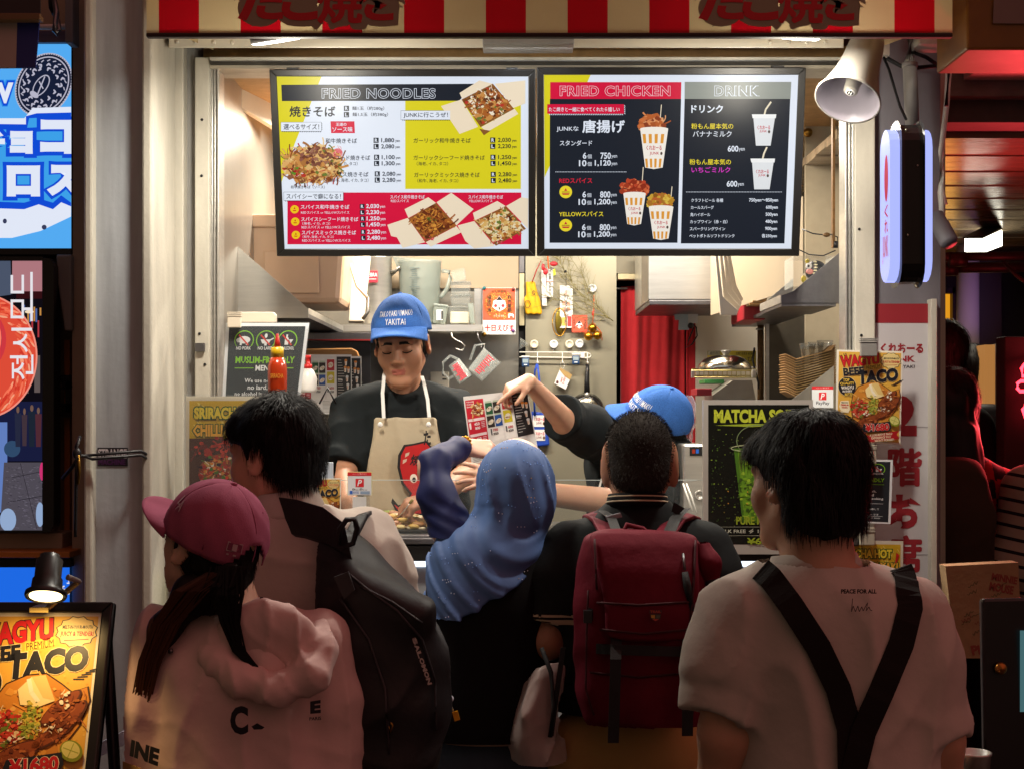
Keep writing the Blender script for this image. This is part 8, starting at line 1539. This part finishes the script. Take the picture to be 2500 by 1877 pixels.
def strap(pts,hw,wv=None):
 sm=[]
 for i in range(len(pts)-1):
  for k in range(5):a=k/5;sm.append((pts[i][0]*(1-a)+pts[i+1][0]*a,pts[i][1]*(1-a)+pts[i+1][1]*a))
 sm.append(pts[-1]);ys=np.array([surf(*q)for q in sm]);yp=np.pad(ys,2,mode='edge');ys=np.minimum(np.convolve(yp,np.ones(5)/5,'valid'),ys)-.005;c=[P(x,y,yy)for(x,y),yy in zip(sm,ys)]
 ws=[]
 for i in range(len(c)):
  tv=c[min(i+1,len(c)-1)]-c[max(i-1,0)];tv.y=0;tv.normalize();ws.append(Vector((-tv.z,0,tv.x))*S(hw,d))
 b.band(c,ws,.004,stm,(0,-1,0))
strap([(1856,1388),(1880,1408),(1930,1475),(1998,1580),(2046,1680),(2074,1780),(2078,1980)],29);strap([(2196,1384),(2212,1410),(2222,1480),(2200,1570),(2152,1685),(2107,1785),(2086,1870),(2080,1980)],29);b.build('cross_strap',t)
yy=surf(2095,1460)-.014;s=Sheet([P(2050,1430,yy),P(2145,1430,yy),P(2140,1500,yy),P(2050,1500,yy)],(2050,1430,2145,1500));ikd=mat('print_dark_brown','#2a211f',.8);s.text('PEACE FOR ALL',2053,1437,2141,1448,ikd,0,.05);s.line([(2082,1460),(2080,1492),(2084,1478),(2090,1492),(2096,1478),(2100,1492),(2106,1480),(2110,1490),(2120,1470),(2118,1490),(2124,1480),(2128,1488),(2133,1490)],1.8,ikd,0);s.build('lettering',t);legs(t,X(2055),d,blk,.95)
def bystander(label,d,hx,hy,sx,sw,m,fwd=0,hair_m=HB,seed=1,hs=1.,arms=True,neck=SKD,pick=None,mats=None,low=1.1):
 t=thing('person',label,'person',(P(sx,0,d).x,d,0));T=frame(P(hx,hy,d),fwd,5);q=lambda x,y,e=0:tuple(P(x,y,d+e));z0=P(0,hy,d).z-.15
 cx=P(sx,0,d).x;f=Field((cx-.36,d-.3,z0-.7),(cx+.36,d+.3,z0+.45),.008);head(f,T);f.cap(P(hx,hy,d)+Vector((0,-.03,-.06)),(cx*.5+P(hx,0,d).x*.5,d-.02,z0-.05),.055,.062,.03);f.ell((cx,d,z0-.25),(.16,.09,.2),.05);f.build('body',t,[neck])
 hair(t,T,mop,down,1800,.04,.002,hair_m,.006,lift=.3,seed=seed,jit=.2)
 f=Field((cx-.4,d-.34,low-.05),(cx+.4,d+.34,z0+.08),.009);f.loft([(z0+.01,P(hx,0,d).x*.6+cx*.4,d,.075,.075),(z0-.03,cx,d,.12,.09),(z0-.08,cx,d,sw*.9,.11),(z0-.16,cx,d,sw,.125),(z0-.45,cx,d,sw*.88,.13),(low,cx,d,sw*.9,.13)],.04,rnd=.03)
 if arms:
  for k in(-1,1):f.chain([(cx+k*sw*.86,d,z0-.13),(cx+k*(sw+.04),d-.02,z0-.38),(cx+k*(sw+.0),d+.1,z0-.58)],[.07,.06,.05],.05)
 f.disp(lambda x,y,z:.008*snoise(x,y,z,22,seed+5,st=(1,1,.7)));f.build('jacket',t,mats or[m],pick);legs(t,cx,d,blk,low+.04,g=.22);return t
plaid=[cloth('plaid_red','#8a1018'),cloth('plaid_dark','#1a0c0e')]
bystander('person with cropped dark hair half hidden behind the wall trim',5.6,2296,868,2290,.17,blk,20,seed=21)
bystander('person in dark jacket with a daypack seen from behind in the alley',6.4,2357,915,2390,.21,cloth('dark_red_jacket','#2a0f12'),15,seed=22)
d4=6.15;f=Field((P(2370,0,d4).x,5.95,P(0,1150,d4).z),(P(2465,0,d4).x,6.35,P(0,960,d4).z),.009);f.loft([(P(0,1130,d4).z,P(2420,0,d4).x,6.16,.06,.07),(P(0,1060,d4).z,P(2418,0,d4).x,6.16,.075,.08),(P(0,985,d4).z,P(2410,0,d4).x,6.17,.06,.05)],n=2.6,rnd=.03);o,_,_=f.build('backpack',None,[mat('dark_daypack','#17141a',.6)]);tag(o,'small dark daypack on the back of the dark jacket','backpack')
t=bystander('person with long dark hair and red black plaid shirt by the corner',4.75,2312,1000,2348,.18,None,10,seed=23,mats=plaid,pick=lambda x,y,z:(((np.floor(x/.05)+np.floor(z/.06))%2)>0).astype(int))
d4=4.72;f=Field((P(2230,0,d4).x,4.5,P(0,1210,d4).z),(P(2390,0,d4).x,4.95,P(0,920,d4).z),.007);f.ell(P(2308,992,d4),(.092,.11,.105),.03);f.loft([(P(0,1150,d4).z,P(2318,0,d4).x,d4-.09,.085,.06),(P(0,1030,d4).z,P(2312,0,d4).x,d4-.03,.095,.09)],.04,rnd=.03);f.disp(lambda x,y,z:.005*snoise(x,y,z,130,7,st=(1,1,.2)));f.build('long_hair',t,[HB])
d4=4.5;f=Field((P(2250,0,d4).x,4.3,P(0,1440,d4).z),(P(2430,0,d4).x,4.7,P(0,1090,d4).z),.008);f.loft([(P(0,1410,d4).z,P(2338,0,d4).x,4.5,.11,.09),(P(0,1250,d4).z,P(2335,0,d4).x,4.5,.115,.10),(P(0,1120,d4).z,P(2325,0,d4).x,4.52,.085,.06)],n=2.4,rnd=.05);f.disp(lambda x,y,z:wrinkle(x,y,z,24,3,.008));o,_,_=f.build('backpack',None,[cloth('olive_canvas','#33291d')]);tag(o,'olive canvas backpack worn by the plaid shirt person','backpack')
stp=[striped('striped_knit','#8f8473','#14131a',.042,.26,.22)]
bystander('person in cream top with thin dark stripes at the frame edge',4.6,2640,985,2630,.20,None,-10,seed=24,mats=stp)
t=thing('tote_bag','cream canvas tote bag with faded red and green scribbles','bag',P(2405,1600,3.5));s=Sheet([P(2308,1381,3.45),P(2486,1372,3.45),P(2496,1606,3.45),P(2334,1606,3.45)],(0,0,100,130));s.slab(cloth('tote_canvas','#a08260',var=.1,vs=12),.05);rs=random.Random(2)
TR,TG=mat('faded_red','#8a4034',.8),mat('faded_green','#5a5a38',.8);s.text('MINNIE',62,16,98,26,TR,1,.05,rot=.22);s.text('MOUSE',58,28,92,40,TR,1,.05,rot=.22);s.text('Pinc',24,110,56,124,TR,1,.05,rot=-.15)
for k in range(16):x,y=12+60*rs.random(),28+75*rs.random();s.line([(x+j*2.4,y+(3 if j%2 else-3)*rs.random()-j)for j in range(7)],.8,rs.choice([TG,TG,TR]),1)
s.build('canvas',t);bpy.data.objects.remove(_fo);bpy.data.curves.remove(_fc)
